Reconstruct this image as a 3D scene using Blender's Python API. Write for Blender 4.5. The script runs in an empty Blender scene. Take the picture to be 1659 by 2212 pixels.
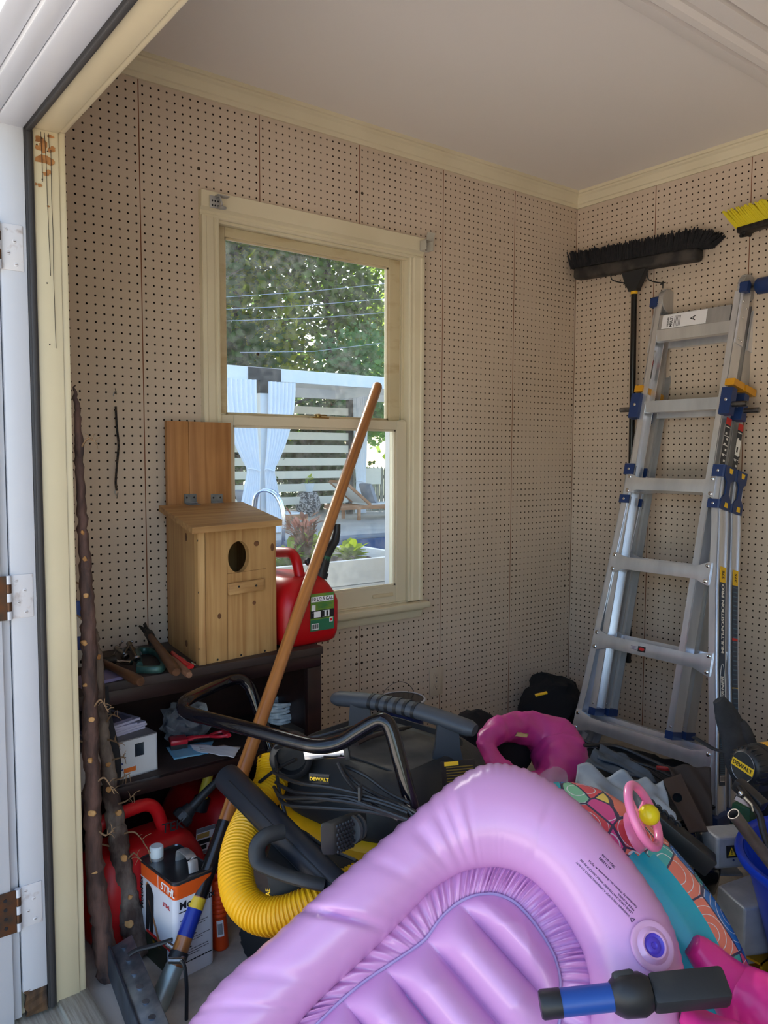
import bpy, bmesh, math, random
from mathutils import Vector, Matrix, Euler, Quaternion
random.seed(7)
SC = bpy.context.scene
COL = SC.collection
PI = math.pi
V = Vector
IN = 0.0254

# ---------------------------------------------------------------- camera solve
FPX = 1716.431
CAM = V((-2.948, -2.3843, 1.235))
RX = V((0.7909, -0.6119, 0.0027)).normalized()
RD = V((0.6105, 0.7888, -0.0706)).normalized()
RY = RD.cross(RX).normalized()
RX = RY.cross(RD).normalized()

def ray(x, y):
    return RX*((x-829.5)/FPX) + RY*((y-1106)/FPX) + RD

def at(x, y, X=None, Y=None, Z=None, D=None):
    """the point of the room seen at a photo pixel, on a plane of the room or at a depth"""
    d = ray(x, y)
    if X is not None: t = (X-CAM.x)/d.x
    elif Y is not None: t = (Y-CAM.y)/d.y
    elif Z is not None: t = (Z-CAM.z)/d.z
    else: t = D
    return CAM + d*t

def at_plane(x, y, o, n):
    d = ray(x, y)
    return CAM + d*((o-CAM).dot(n)/d.dot(n))

def frame(o, x, y):
    x = V(x).normalized(); z = x.cross(V(y)).normalized(); y = z.cross(x)
    m = Matrix((x, y, z)).transposed().to_4x4(); m.translation = V(o)
    return m

def spl(pts, n=8, closed=False):
    pts = [V(p) for p in pts]; N = len(pts); out = []
    rng = range(N if closed else N-1)
    for i in rng:
        if closed: a, b, c, d = pts[(i-1) % N], pts[i], pts[(i+1) % N], pts[(i+2) % N]
        else: a, b, c, d = pts[max(i-1, 0)], pts[i], pts[i+1], pts[min(i+2, N-1)]
        for k in range(n):
            t = k/n
            out.append(0.5*((2*b) + (c-a)*t + (2*a-5*b+4*c-d)*t*t + (3*b-a-3*c+d)*t**3))
    if not closed: out.append(pts[-1])
    return out

def fillet(pts, r, n=6):
    """polyline with its inner corners rounded"""
    pts = [V(p) for p in pts]; out = [pts[0]]
    for i in range(1, len(pts)-1):
        a, b, c = pts[i-1], pts[i], pts[i+1]
        rr = r[i] if isinstance(r, (list, tuple)) else r
        d1 = min(rr, (a-b).length*.49); d2 = min(rr, (c-b).length*.49)
        p = b+(a-b).normalized()*d1; q = b+(c-b).normalized()*d2
        for k in range(n+1):
            t = k/n
            out.append(p*(1-t)**2 + b*2*t*(1-t) + q*t*t)
    out.append(pts[-1])
    return out

# ---------------------------------------------------------------- mesh builder
class MB:
    def __init__(s):
        s.v = []; s.f = []; s.m = []
    def add(s, vs, fs, mi=0, M=None):
        o = len(s.v)
        if M is None: s.v.extend([tuple(p) for p in vs])
        else: s.v.extend([tuple(M @ V(p)) for p in vs])
        for f in fs:
            s.f.append(tuple(i+o for i in f)); s.m.append(mi)
        return s
    def bm(s, b, mi=0, M=None):
        b.verts.index_update()
        s.add([v.co.copy() for v in b.verts], [[v.index for v in f.verts] for f in b.faces], mi, M)
        b.free(); return s
    def box(s, c, size, rot=None, r=0, seg=2, mi=0, M=None):
        b = bmesh.new(); bmesh.ops.create_cube(b, size=1)
        for v in b.verts: v.co = V((v.co.x*size[0], v.co.y*size[1], v.co.z*size[2]))
        if r > 0:
            r = min(r, min(size)*.49)
            bmesh.ops.bevel(b, geom=list(b.edges), offset=r, segments=seg, profile=.5, affect='EDGES')
        T = Matrix.Translation(V(c))
        if rot is not None: T = T @ (rot.to_4x4() if isinstance(rot, Matrix) else Euler(rot).to_matrix().to_4x4())
        if M is not None: T = M @ T
        return s.bm(b, mi, T)
    def bb(s, x0, x1, y0, y1, z0, z1, mi=0, r=0, M=None):
        return s.box(((x0+x1)/2, (y0+y1)/2, (z0+z1)/2), (abs(x1-x0), abs(y1-y0), abs(z1-z0)), r=r, mi=mi, M=M)
    def quad(s, a, b, c, d, mi=0, M=None):
        return s.add([a, b, c, d], [(0, 1, 2, 3)], mi, M)
    def beam(s, a, b, w, h, up=(0, 0, 1), r=0, mi=0):
        """a bar from a to b, w wide across and h along up"""
        a = V(a); b = V(b); x = (b-a); L = x.length; x.normalize()
        z = V(up); z = (z - x*z.dot(x)).normalized(); y = z.cross(x)
        m = Matrix((x, y, z)).transposed().to_4x4(); m.translation = (a+b)/2
        return s.box((0, 0, 0), (L, w, h), r=r, mi=mi, M=m)
    def tube(s, pts, r, n=12, closed=False, caps=True, mi=0, flat=None, up=None, M=None):
        pts = [V(p) for p in pts]; N = len(pts)
        rs = r if isinstance(r, (list, tuple)) else [r]*N
        T = []
        for i in range(N):
            if closed: t = pts[(i+1) % N]-pts[i-1]
            else: t = pts[min(i+1, N-1)]-pts[max(i-1, 0)]
            T.append(t.normalized() if t.length > 1e-9 else V((0, 0, 1)))
        u = V(up) if up is not None else (V((0, 0, 1)) if abs(T[0].z) < .9 else V((1, 0, 0)))
        u = (u - T[0]*u.dot(T[0])).normalized()
        vs = []; fs = []
        for i in range(N):
            if up is not None: u = V(up)
            u = (u - T[i]*u.dot(T[i]))
            u = u.normalized() if u.length > 1e-6 else T[i].orthogonal().normalized()
            w = T[i].cross(u)
            fl = flat if flat else 1.0
            for k in range(n):
                a = 2*PI*k/n
                vs.append(pts[i] + u*(rs[i]*math.cos(a)*fl) + w*(rs[i]*math.sin(a)))
        for i in range(N if closed else N-1):
            j = (i+1) % N
            for k in range(n):
                k2 = (k+1) % n
                fs.append((i*n+k, i*n+k2, j*n+k2, j*n+k))
        if caps and not closed:
            fs.append(tuple(range(n-1, -1, -1))); fs.append(tuple((N-1)*n+k for k in range(n)))
        return s.add(vs, fs, mi, M)
    def lathe(s, prof, n=24, mi=0, M=None, cap0=True, cap1=True):
        vs = []; fs = []; N = len(prof)
        for (r, z) in prof:
            for k in range(n):
                a = 2*PI*k/n; vs.append((r*math.cos(a), r*math.sin(a), z))
        for i in range(N-1):
            for k in range(n):
                k2 = (k+1) % n
                fs.append((i*n+k, i*n+k2, (i+1)*n+k2, (i+1)*n+k))
        if cap0: fs.append(tuple(range(n-1, -1, -1)))
        if cap1: fs.append(tuple((N-1)*n+k for k in range(n)))
        return s.add(vs, fs, mi, M)
    def rod(s, a, b, r, n=12, mi=0, r2=None):
        return s.tube([a, b], [r, r if r2 is None else r2], n=n, mi=mi)
    def prism(s, poly, d, M=None, mi=0, d0=0.0):
        N = len(poly)
        vs = [(x, y, d0) for x, y in poly]+[(x, y, d0+d) for x, y in poly]
        fs = [tuple(range(N-1, -1, -1)), tuple(range(N, 2*N))]
        for i in range(N):
            j = (i+1) % N; fs.append((i, j, N+j, N+i))
        return s.add(vs, fs, mi, M)
    def ball(s, c, r, n=12, mi=0, M=None, rot=None):
        if not isinstance(r, (tuple, list)): r = (r, r, r)
        vs = [(0, 0, -1)]; fs = []; m = n//2
        for i in range(1, m):
            p = -PI/2+PI*i/m
            for k in range(n):
                a = 2*PI*k/n; vs.append((math.cos(p)*math.cos(a), math.cos(p)*math.sin(a), math.sin(p)))
        vs.append((0, 0, 1))
        for k in range(n):
            fs.append((0, 1+(k+1) % n, 1+k))
            fs.append((len(vs)-1, 1+(m-2)*n+k, 1+(m-2)*n+(k+1) % n))
        for i in range(m-2):
            for k in range(n):
                k2 = (k+1) % n
                fs.append((1+i*n+k, 1+i*n+k2, 1+(i+1)*n+k2, 1+(i+1)*n+k))
        T = Matrix.Translation(V(c))
        if rot is not None: T = T @ Euler(rot).to_matrix().to_4x4()
        T = T @ Matrix.Diagonal((r[0], r[1], r[2], 1))
        return s.add(vs, fs, mi, (M @ T) if M is not None else T)
    def loft(s, rings, caps=True, closed=True, mi=0, M=None, loop=False):
        n = len(rings[0]); N = len(rings); vs = [p for r in rings for p in r]; fs = []
        for i in range(N if loop else N-1):
            i2 = (i+1) % N
            for k in range(n if closed else n-1):
                k2 = (k+1) % n
                fs.append((i*n+k, i*n+k2, i2*n+k2, i2*n+k))
        if caps and not loop:
            fs.append(tuple(range(n-1, -1, -1))); fs.append(tuple((N-1)*n+k for k in range(n)))
        return s.add(vs, fs, mi, M)
    def grid(s, fn, nu, nv, mi=0, M=None, mfn=None):
        o = len(s.v)
        for j in range(nv+1):
            for i in range(nu+1):
                p = V(fn(i/nu, j/nv)); s.v.append(tuple(M @ p if M is not None else p))
        for j in range(nv):
            for i in range(nu):
                a = o+j*(nu+1)+i
                s.f.append((a, a+1, a+nu+2, a+nu+1)); s.m.append(mfn(i/nu, j/nv) if mfn else mi)
        return s
    def text(s, txt, M, size, mi=0, align='LEFT', bold=0.0, ext=0.0, shear=0.0, sx=1.0):
        c = bpy.data.curves.new('tmp', 'FONT'); c.body = txt; c.size = size; c.align_x = align
        c.align_y = 'CENTER'; c.offset = bold; c.extrude = ext; c.shear = shear; c.resolution_u = 3
        o = bpy.data.objects.new('tmp', c); COL.objects.link(o)
        dg = bpy.context.evaluated_depsgraph_get(); dg.update()
        me = bpy.data.meshes.new_from_object(o.evaluated_get(dg))
        K = M @ Matrix.Diagonal((sx, 1, 1, 1))
        s.add([v.co.copy() for v in me.vertices], [tuple(p.vertices) for p in me.polygons], mi, K)
        bpy.data.objects.remove(o); bpy.data.curves.remove(c); bpy.data.meshes.remove(me)
        return s
    def build(s, name, mats, parent=None, smooth=35, M=None):
        me = bpy.data.meshes.new(name); me.from_pydata(s.v, [], s.f)
        for m in (mats if isinstance(mats, (list, tuple)) else [mats]): me.materials.append(m)
        me.polygons.foreach_set('material_index', s.m)
        if smooth:
            me.polygons.foreach_set('use_smooth', [True]*len(s.f))
            me.set_sharp_from_angle(angle=math.radians(smooth))
        me.update()
        o = bpy.data.objects.new(name, me); COL.objects.link(o)
        if M is not None: o.matrix_world = M
        if parent is not None:
            o.parent = parent
            w = V((0, 0, 0)); p = parent
            while p is not None:
                if p.type == 'EMPTY': w = p.location.copy()
                p = p.parent
            o.matrix_parent_inverse = Matrix.Translation(-w) if parent.type == 'EMPTY' else Matrix.Identity(4)
        return o

def thing(name, label, cat, loc=(0, 0, 0), group=None):
    o = bpy.data.objects.new(name, None); COL.objects.link(o)
    o.empty_display_size = .05; o.location = loc
    o['label'] = label; o['category'] = cat
    if group: o['group'] = group
    return o
def tag(o, label, cat, group=None, kind=None):
    o['label'] = label; o['category'] = cat
    if group: o['group'] = group
    if kind: o['kind'] = kind
    return o
def struct(o):
    o['kind'] = 'structure'; return o
def kids(o): return [c for c in bpy.data.objects if c.parent == o]
def copy_tree(o, parent=None):
    c = o.copy(); COL.objects.link(c)
    if parent is not None: c.parent = parent
    for k in kids(o): copy_tree(k, c)
    return c
def smoothmod(o, lv=1):
    m = o.modifiers.new('subdivision', 'SUBSURF'); m.levels = lv; m.render_levels = lv
    return o

# ---------------------------------------------------------------- materials
def lin(c):
    return tuple(((x/12.92) if x <= .04045 else ((x+.055)/1.055)**2.4) for x in c)
def rgb(r, g, b): return lin((r/255, g/255, b/255))
MATS = {}
def mat(name, col, rough=.5, metal=0.0, col2=None, vs=8.0, vlo=.35, vhi=.65, stretch=(1, 1, 1), bump=0.0, bs=60.0,
        bstretch=None, coat=0.0, spec=.5, sss=0.0, trans=0.0, rvar=0.0, dist=0.0, alpha=1.0, detail=5.0, aniso=0.0):
    if name in MATS: return MATS[name]
    m = bpy.data.materials.new(name); m.use_nodes = True
    nt = m.node_tree; b = nt.nodes['Principled BSDF']; L = nt.links
    b.inputs['Base Color'].default_value = (*col, 1); b.inputs['Roughness'].default_value = rough
    b.inputs['Metallic'].default_value = metal; b.inputs['Specular IOR Level'].default_value = spec
    b.inputs['Coat Weight'].default_value = coat; b.inputs['Coat Roughness'].default_value = .12
    b.inputs['Anisotropic'].default_value = aniso
    if sss > 0:
        b.inputs['Subsurface Weight'].default_value = sss; b.inputs['Subsurface Radius'].default_value = (.05, .03, .03)
        b.inputs['Subsurface Scale'].default_value = .3
    b.inputs['Transmission Weight'].default_value = trans
    b.inputs['Alpha'].default_value = alpha
    tc = nt.nodes.new('ShaderNodeTexCoord')
    def noise(scale, st, det=detail):
        mp = nt.nodes.new('ShaderNodeMapping'); mp.inputs['Scale'].default_value = st
        L.new(tc.outputs['Object'], mp.inputs['Vector'])
        n = nt.nodes.new('ShaderNodeTexNoise'); n.inputs['Scale'].default_value = scale; n.inputs['Detail'].default_value = det
        n.inputs['Distortion'].default_value = dist
        L.new(mp.outputs['Vector'], n.inputs['Vector']); return n
    if col2 is not None:
        n = noise(vs, stretch); r = nt.nodes.new('ShaderNodeValToRGB')
        r.color_ramp.elements[0].position = vlo; r.color_ramp.elements[1].position = vhi
        r.color_ramp.elements[0].color = (*col, 1); r.color_ramp.elements[1].color = (*col2, 1)
        L.new(n.outputs['Fac'], r.inputs['Fac']); L.new(r.outputs['Color'], b.inputs['Base Color'])
        if rvar > 0:
            mr = nt.nodes.new('ShaderNodeMapRange'); mr.inputs['To Min'].default_value = max(rough-rvar, .02); mr.inputs['To Max'].default_value = min(rough+rvar, 1)
            L.new(n.outputs['Fac'], mr.inputs['Value']); L.new(mr.outputs['Result'], b.inputs['Roughness'])
    if bump > 0:
        n2 = noise(bs, bstretch or stretch); bp = nt.nodes.new('ShaderNodeBump'); bp.inputs['Strength'].default_value = bump
        bp.inputs['Distance'].default_value = .004
        L.new(n2.outputs['Fac'], bp.inputs['Height']); L.new(bp.outputs['Normal'], b.inputs['Normal'])
    MATS[name] = m
    return m
def leafmat(name, col, col2, tr=.45, vs=3.0):
    m = bpy.data.materials.new(name); m.use_nodes = True; nt = m.node_tree; L = nt.links
    nt.nodes.remove(nt.nodes['Principled BSDF']); out = nt.nodes['Material Output']
    tc = nt.nodes.new('ShaderNodeTexCoord'); n = nt.nodes.new('ShaderNodeTexNoise'); n.inputs['Scale'].default_value = vs
    L.new(tc.outputs['Object'], n.inputs['Vector'])
    r = nt.nodes.new('ShaderNodeValToRGB'); r.color_ramp.elements[0].position = .35; r.color_ramp.elements[1].position = .65
    r.color_ramp.elements[0].color = (*col, 1); r.color_ramp.elements[1].color = (*col2, 1); L.new(n.outputs['Fac'], r.inputs['Fac'])
    d = nt.nodes.new('ShaderNodeBsdfDiffuse'); t = nt.nodes.new('ShaderNodeBsdfTranslucent'); mx = nt.nodes.new('ShaderNodeMixShader')
    mx.inputs[0].default_value = tr
    hs = nt.nodes.new('ShaderNodeHueSaturation'); hs.inputs['Hue'].default_value = .47; hs.inputs['Value'].default_value = 2.2; hs.inputs['Saturation'].default_value = 1.1
    L.new(r.outputs['Color'], hs.inputs['Color']); L.new(hs.outputs['Color'], t.inputs['Color'])
    L.new(r.outputs['Color'], d.inputs['Color']); L.new(d.outputs[0], mx.inputs[1]); L.new(t.outputs[0], mx.inputs[2])
    L.new(mx.outputs[0], out.inputs['Surface']); return m
def glassmat(name, dirt=.1, tint=(.95, .97, .97), ds=40.0, dcol=(.75, .78, .8)):
    m = bpy.data.materials.new(name); m.use_nodes = True; nt = m.node_tree; L = nt.links
    nt.nodes.remove(nt.nodes['Principled BSDF']); out = nt.nodes['Material Output']
    t = nt.nodes.new('ShaderNodeBsdfTransparent'); t.inputs['Color'].default_value = (*tint, 1)
    g = nt.nodes.new('ShaderNodeBsdfGlossy'); g.inputs['Roughness'].default_value = .03
    fr = nt.nodes.new('ShaderNodeFresnel'); fr.inputs['IOR'].default_value = 1.35
    mx = nt.nodes.new('ShaderNodeMixShader'); L.new(fr.outputs[0], mx.inputs[0]); L.new(t.outputs[0], mx.inputs[1]); L.new(g.outputs[0], mx.inputs[2])
    d = nt.nodes.new('ShaderNodeBsdfTranslucent'); d.inputs['Color'].default_value = (*dcol, 1)
    tc = nt.nodes.new('ShaderNodeTexCoord'); n = nt.nodes.new('ShaderNodeTexNoise'); n.inputs['Scale'].default_value = ds; n.inputs['Detail'].default_value = 8
    L.new(tc.outputs['Object'], n.inputs['Vector'])
    mr = nt.nodes.new('ShaderNodeMapRange'); mr.inputs['From Min'].default_value = .38; mr.inputs['From Max'].default_value = .75
    mr.inputs['To Min'].default_value = dirt*.35; mr.inputs['To Max'].default_value = dirt*1.9
    L.new(n.outputs['Fac'], mr.inputs['Value'])
    m2 = nt.nodes.new('ShaderNodeMixShader'); L.new(mr.outputs['Result'], m2.inputs[0]); L.new(mx.outputs[0], m2.inputs[1]); L.new(d.outputs[0], m2.inputs[2])
    L.new(m2.outputs[0], out.inputs['Surface']); return m
def woodmat(name, c1, c2, axis='Z', rough=.55, scale=1.0, bump=.15, coat=0.0, knots=False):
    """long streaky grain along one object axis"""
    m = bpy.data.materials.new(name); m.use_nodes = True; nt = m.node_tree; b = nt.nodes['Principled BSDF']; L = nt.links
    b.inputs['Roughness'].default_value = rough; b.inputs['Coat Weight'].default_value = coat; b.inputs['Coat Roughness'].default_value = .25
    tc = nt.nodes.new('ShaderNodeTexCoord'); mp = nt.nodes.new('ShaderNodeMapping')
    s = [60*scale]*3; s['XYZ'.index(axis)] = 2.2*scale; mp.inputs['Scale'].default_value = s
    L.new(tc.outputs['Object'], mp.inputs['Vector'])
    n = nt.nodes.new('ShaderNodeTexNoise'); n.inputs['Scale'].default_value = 1.0; n.inputs['Detail'].default_value = 6; n.inputs['Distortion'].default_value = .6
    L.new(mp.outputs['Vector'], n.inputs['Vector'])
    n2 = nt.nodes.new('ShaderNodeTexNoise'); n2.inputs['Scale'].default_value = 5.0*scale; n2.inputs['Detail'].default_value = 3
    L.new(tc.outputs['Object'], n2.inputs['Vector'])
    r = nt.nodes.new('ShaderNodeValToRGB'); e = r.color_ramp.elements; e[0].position = .34; e[1].position = .66
    e[0].color = (*c1, 1); e[1].color = (*c2, 1)
    L.new(n.outputs['Fac'], r.inputs['Fac'])
    mx = nt.nodes.new('ShaderNodeMix'); mx.data_type = 'RGBA'; mx.blend_type = 'MULTIPLY'
    r2 = nt.nodes.new('ShaderNodeValToRGB'); r2.color_ramp.elements[0].position = .3; r2.color_ramp.elements[0].color = (.72, .66, .58, 1); r2.color_ramp.elements[1].position = .6; r2.color_ramp.elements[1].color = (1, 1, 1, 1)
    L.new(n2.outputs['Fac'], r2.inputs['Fac']); mx.inputs[0].default_value = .6
    L.new(r.outputs['Color'], mx.inputs[6]); L.new(r2.outputs['Color'], mx.inputs[7]); L.new(mx.outputs[2], b.inputs['Base Color'])
    bp = nt.nodes.new('ShaderNodeBump'); bp.inputs['Strength'].default_value = bump; bp.inputs['Distance'].default_value = .002
    L.new(n.outputs['Fac'], bp.inputs['Height']); L.new(bp.outputs['Normal'], b.inputs['Normal'])
    return m

M_peg = mat('pegboard_paint', rgb(204, 187, 168), .45, col2=rgb(194, 176, 156), vs=1.5)
M_hole = mat('pegboard_core', rgb(70, 46, 32), .9)
M_groove = mat('hardboard_edge', rgb(122, 72, 44), .8)
M_cavity = mat('wall_cavity', rgb(46, 36, 30), 1.0)
M_cream = mat('cream_paint', rgb(222, 212, 184), .38, col2=rgb(212, 201, 172), vs=3)
M_sash = mat('weathered_cream_paint', rgb(208, 194, 160), .45, col2=rgb(178, 152, 112), vs=7, vlo=.5, vhi=.75, stretch=(1, 1, 3))
M_sash2 = mat('sash_cream_paint', rgb(214, 204, 178), .42)
M_ceil = mat('ceiling_paint', rgb(236, 230, 226), .7, bump=.05, bs=90)
M_white = mat('white_door_paint', rgb(200, 202, 208), .35, bump=.08, bs=18)
M_strip = mat('dark_weatherstrip', rgb(58, 56, 56), .55, bump=.1, bs=40)
M_concrete = mat('concrete_floor', rgb(186, 180, 170), .85, col2=rgb(118, 110, 102), vs=9, vlo=.45, vhi=.78, bump=.25, bs=50)
M_sillwood = mat('sill_grey_paint', rgb(176, 172, 160), .6, col2=rgb(140, 132, 118), vs=22, stretch=(8, .4, 1), bump=.2, bs=40)
M_ext = mat('exterior_siding', rgb(170, 158, 138), .8, col2=rgb(140, 130, 112), vs=12)
M_black = mat('black_plastic', rgb(30, 32, 36), .45, bump=.04, bs=200)
M_blackd = mat('dusty_black_plastic', rgb(34, 38, 42), .6, col2=rgb(74, 72, 66), vs=7, vlo=.5, vhi=.8, bump=.05, bs=150)
M_gloss = mat('gloss_black_enamel', rgb(13, 13, 20), .10, coat=.15, spec=.42)
M_yellow = mat('yellow_plastic', rgb(238, 184, 22), .4)
M_red = mat('red_plastic', rgb(196, 14, 22), .36, col2=rgb(176, 10, 18), vs=4, spec=.45)
M_redd = mat('dusty_red_plastic', rgb(188, 16, 24), .45, col2=rgb(150, 24, 26), vs=8, vlo=.45, vhi=.8)
M_alu = mat('brushed_aluminium', rgb(236, 238, 243), .28, .74, col2=rgb(214, 217, 224), vs=14, stretch=(1, 1, .15), bump=.04, bs=120)
M_alud = mat('dull_aluminium', rgb(196, 196, 196), .5, .75, col2=rgb(176, 176, 178), vs=20, stretch=(1, 1, .15))
M_galv = mat('galvanised_steel', rgb(150, 160, 172), .42, .9, col2=rgb(112, 122, 136), vs=26, bump=.08, bs=60)
M_steel = mat('steel', rgb(150, 150, 150), .35, 1.0, col2=rgb(112, 110, 108), vs=22)
M_chrome = mat('chrome', rgb(222, 222, 224), .12, 1.0)
M_navy = mat('navy_plastic', rgb(24, 52, 104), .42)
M_paper = mat('white_paper', rgb(236, 236, 240), .6)
M_ink = mat('black_ink', rgb(24, 24, 28), .6)
M_inkw = mat('white_ink', rgb(240, 240, 238), .5)
M_inky = mat('yellow_ink', rgb(242, 196, 40), .5)
M_inkr = mat('red_ink', rgb(200, 40, 36), .5)
M_cedar = woodmat('cedar_upright', rgb(196, 158, 104), rgb(168, 124, 74), 'Z')
M_cedarx = woodmat('cedar_crosswise', rgb(190, 152, 100), rgb(160, 118, 72), 'X')
M_cedarback = woodmat('cedar_back', rgb(184, 132, 78), rgb(158, 106, 58), 'Z', coat=.1)
M_dark = mat('dark_stained_wood', rgb(46, 26, 24), .38, col2=rgb(32, 18, 18), vs=9, stretch=(.4, 3, 3), bump=.06, bs=40)
M_darktop = mat('dusty_dark_wood', rgb(62, 50, 46), .6, col2=rgb(44, 32, 30), vs=7)
SKY_STRENGTH = .3
SUN_STRENGTH = 16.0
SUN_DIR = (.16, .84, .52)
EXPOSURE = 1.1
# ================================================================= the room
CEIL = 2.418
ROW0 = 2.3349
HZ = 1.905
def pegboard(mb, P, ncol, colx, zmax, zmin, skip, drow=0.0, seams=16):
    """perforated board: one cell per hole.  P(u, z, d) -> point, u inches from the corner"""
    cs = [(math.cos(math.radians(22.5+45*k)), math.sin(math.radians(22.5+45*k))) for k in range(8)]
    r = .125*IN*1.04
    vs = []; fs = []; ms = []
    nrow = int((ROW0-zmin)/IN)
    for i in range(ncol):
        u = (i+.5)*IN
        ul, uh = i*IN, (i+1)*IN
        if i % seams == 0: ul += .0016
        if i % seams == seams-1: uh -= .0016
        zt = ROW0+drow+.5*IN
        q = len(vs)
        vs += [P(ul, zt, 0), P(uh, zt, 0), P(uh, zmax, 0), P(ul, zmax, 0)]
        fs.append((q, q+1, q+2, q+3)); ms.append(0)
        for k in range(nrow+1):
            z = ROW0+drow-k*IN
            if skip(colx(u), z): continue
            z0, z1 = z-.5*IN, z+.5*IN
            q = len(vs)
            vs += [P(ul, z0, 0), P(uh, z0, 0), P(uh, z1, 0), P(ul, z1, 0)]
            vs += [P(u+r*c, z+r*s_, 0) for c, s_ in cs]
            vs += [P(u+r*c, z+r*s_, .005) for c, s_ in cs]
            O = q+4; B = q+12
            fs += [(q+2, O+1, O+0), (q+3, O+3, O+2), (q+0, O+5, O+4), (q+1, O+7, O+6),
                   (q+1, q+2, O+0, O+7), (q+2, q+3, O+2, O+1), (q+3, q+0, O+4, O+3), (q+0, q+1, O+6, O+5)]
            ms += [0]*8
            for a in range(8):
                b = (a+1) % 8
                fs.append((O+a, O+b, B+b, B+a)); ms.append(1)
    o = len(mb.v); mb.v.extend(vs)
    mb.f.extend([tuple(j+o for j in f) for f in fs]); mb.m.extend(ms)

WX0, WX1, WZ0, WZ1 = -1.79, -.975, .665, 1.99          # window opening
mb = MB()
pegboard(mb, lambda u, z, d: (-u, d, z), 96, lambda u: -u, CEIL, .02,
         lambda x, z: WX0-.02 < x < WX1+.02 and WZ0-.03 < z < WZ1+.03)
for k in range(6):                                        # grooves between the boards
    x = -k*16*IN
    segs = [(.0, CEIL)] if not (WX0-.02 < x < WX1+.02) else [(.0, WZ0-.02), (WZ1+.02, CEIL)]
    w = .0030 if k in (0, 3) else .0021
    for z0, z1 in segs: mb.bb(x-w, x+w, .0006, .004, z0, z1, mi=2)
for (x0, x1, z0, z1) in ((-2.438, WX0, 0, CEIL), (WX1, .12, 0, CEIL), (WX0, WX1, 0, WZ0), (WX0, WX1, WZ1, CEIL)):
    mb.bb(x0, x1, .014, .03, z0, z1, mi=3)
    mb.bb(x0, x1, .03, .12, z0, z1, mi=4)
struct(mb.build('wall_back', [M_peg, M_hole, M_groove, M_cavity, M_ext], smooth=0))
mb = MB()
pegboard(mb, lambda u, z, d: (d, -u, z), 126, lambda u: -u, CEIL, .02, lambda x, z: False, drow=-.3624*IN)
for k in range(1, 8): mb.bb(.0006, .004, -k*16*IN-.0021, -k*16*IN+.0021, 0, CEIL, mi=2)
mb.bb(.014, .12, -3.2, .014, 0, CEIL, mi=3)
struct(mb.build('wall_right', [M_peg, M_hole, M_groove, M_cavity], smooth=0))
mb = MB(); mb.bb(-2.60, -2.4385, -.585, .12, 0, CEIL); mb.bb(-2.60, -2.4385, -3.16, -.585, 1.935, CEIL); mb.bb(-2.60, -2.4385, -3.32, -3.16, 0, CEIL)
mb.bb(-2.64, -2.601, -3.26, -.44, HZ+.056, CEIL+.2, mi=1); mb.bb(-2.64, -2.601, -.44, .12, -.1, CEIL+.2, mi=1); mb.bb(-2.64, -2.601, -3.32, -3.26, -.1, CEIL+.2, mi=1)
struct(mb.build('wall_left', [M_cream, M_ext], smooth=0))
mb = MB(); mb.bb(-2.4385, .12, -3.32, -3.2, 0, CEIL); struct(mb.build('wall_front', M_cream, smooth=0))
mb = MB(); mb.bb(-2.50, .12, -3.32, .12, -.12, 0); struct(mb.build('floor', M_concrete, smooth=0))
mb = MB(); mb.bb(-2.60, .12, -3.32, .12, CEIL, CEIL+.12); struct(mb.build('ceiling', M_ceil, smooth=0))
mb = MB(); mb.bb(-2.95, .45, -3.6, .50, CEIL+.12, CEIL+.26); struct(mb.build('roof', M_ext, smooth=0))  # unseen roof slab, added above the ceiling to block light

# crown mouldings
prof = [(0, 2.350), (.008, 2.350), (.0095, 2.364), (.014, 2.367), (.017, 2.378), (.022, 2.392), (.028, 2.398), (.030, 2.404), (.036, 2.406), (.036, CEIL), (0, CEIL)]
mb = MB(); mb.loft([[(-2.438, -d, z) for d, z in prof], [(-.001, -d, z) for d, z in prof]])
struct(mb.build('trim_1', M_cream, smooth=20))
mb = MB(); mb.loft([[(-d, -.001, z) for d, z in prof], [(-d, -3.2, z) for d, z in prof]])
struct(mb.build('trim_2', M_cream, smooth=20))
# stepped moulding round the ceiling hatch
mb = MB()
hp = [(-1.066, CEIL), (-1.066, 2.404), (-1.074, 2.400), (-1.112, 2.394), (-1.120, 2.412), (-1.132, 2.412), (-1.134, 2.386), (-1.146, 2.376), (-1.170, 2.374),
      (-1.186, 2.382), (-1.192, 2.398), (-1.200, 2.398), (-1.203, 2.376), (-1.258, 2.370), (-1.262, 2.396), (-1.274, 2.396), (-1.276, 2.368), (-1.42, 2.368), (-1.42, CEIL)]
mb.loft([[(-2.43, y, z) for y, z in hp], [(-.001, y, z) for y, z in hp]])
struct(mb.build('trim_3', M_ceil, smooth=25))

# ---------------------------------------------------------------- window_1
win = bpy.data.objects.new('window_1', None); COL.objects.link(win); win.location = (-1.38, 0, .66); struct(win)
def cas(name, p0, p1, wv, mirror=1, mat_=M_cream):
    """flat-and-bead casing strip from p0 to p1; wv = direction from the opening outwards"""
    w = V(wv); out = V((0, -1, 0))
    pf = [(0, 0), (0, .012), (.004, .014), (.009, .014), (.011, .011), (.016, .012), (.022, .016), (.046, .019), (.050, .024), (.062, .024), (.064, .021), (.064, 0)]
    mb = MB(); mb.loft([[V(q)+w*a+out*b for a, b in pf] for q in (p0, p1)])
    return mb.build(name, mat_, win, smooth=25)
cas('casing', (-.990, 0, .668), (-.990, 0, 1.988), (1, 0, 0))
cas('casing', (-1.780, 0, .668), (-1.780, 0, 1.988), (-1, 0, 0))
mb = MB(); 
hpf = [(0, 0), (0, .012), (.004, .015), (.010, .015), (.012, .011), (.02, .012), (.026, .017), (.030, .022), (.078, .024), (.080, .020), (.080, 0)]
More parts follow.
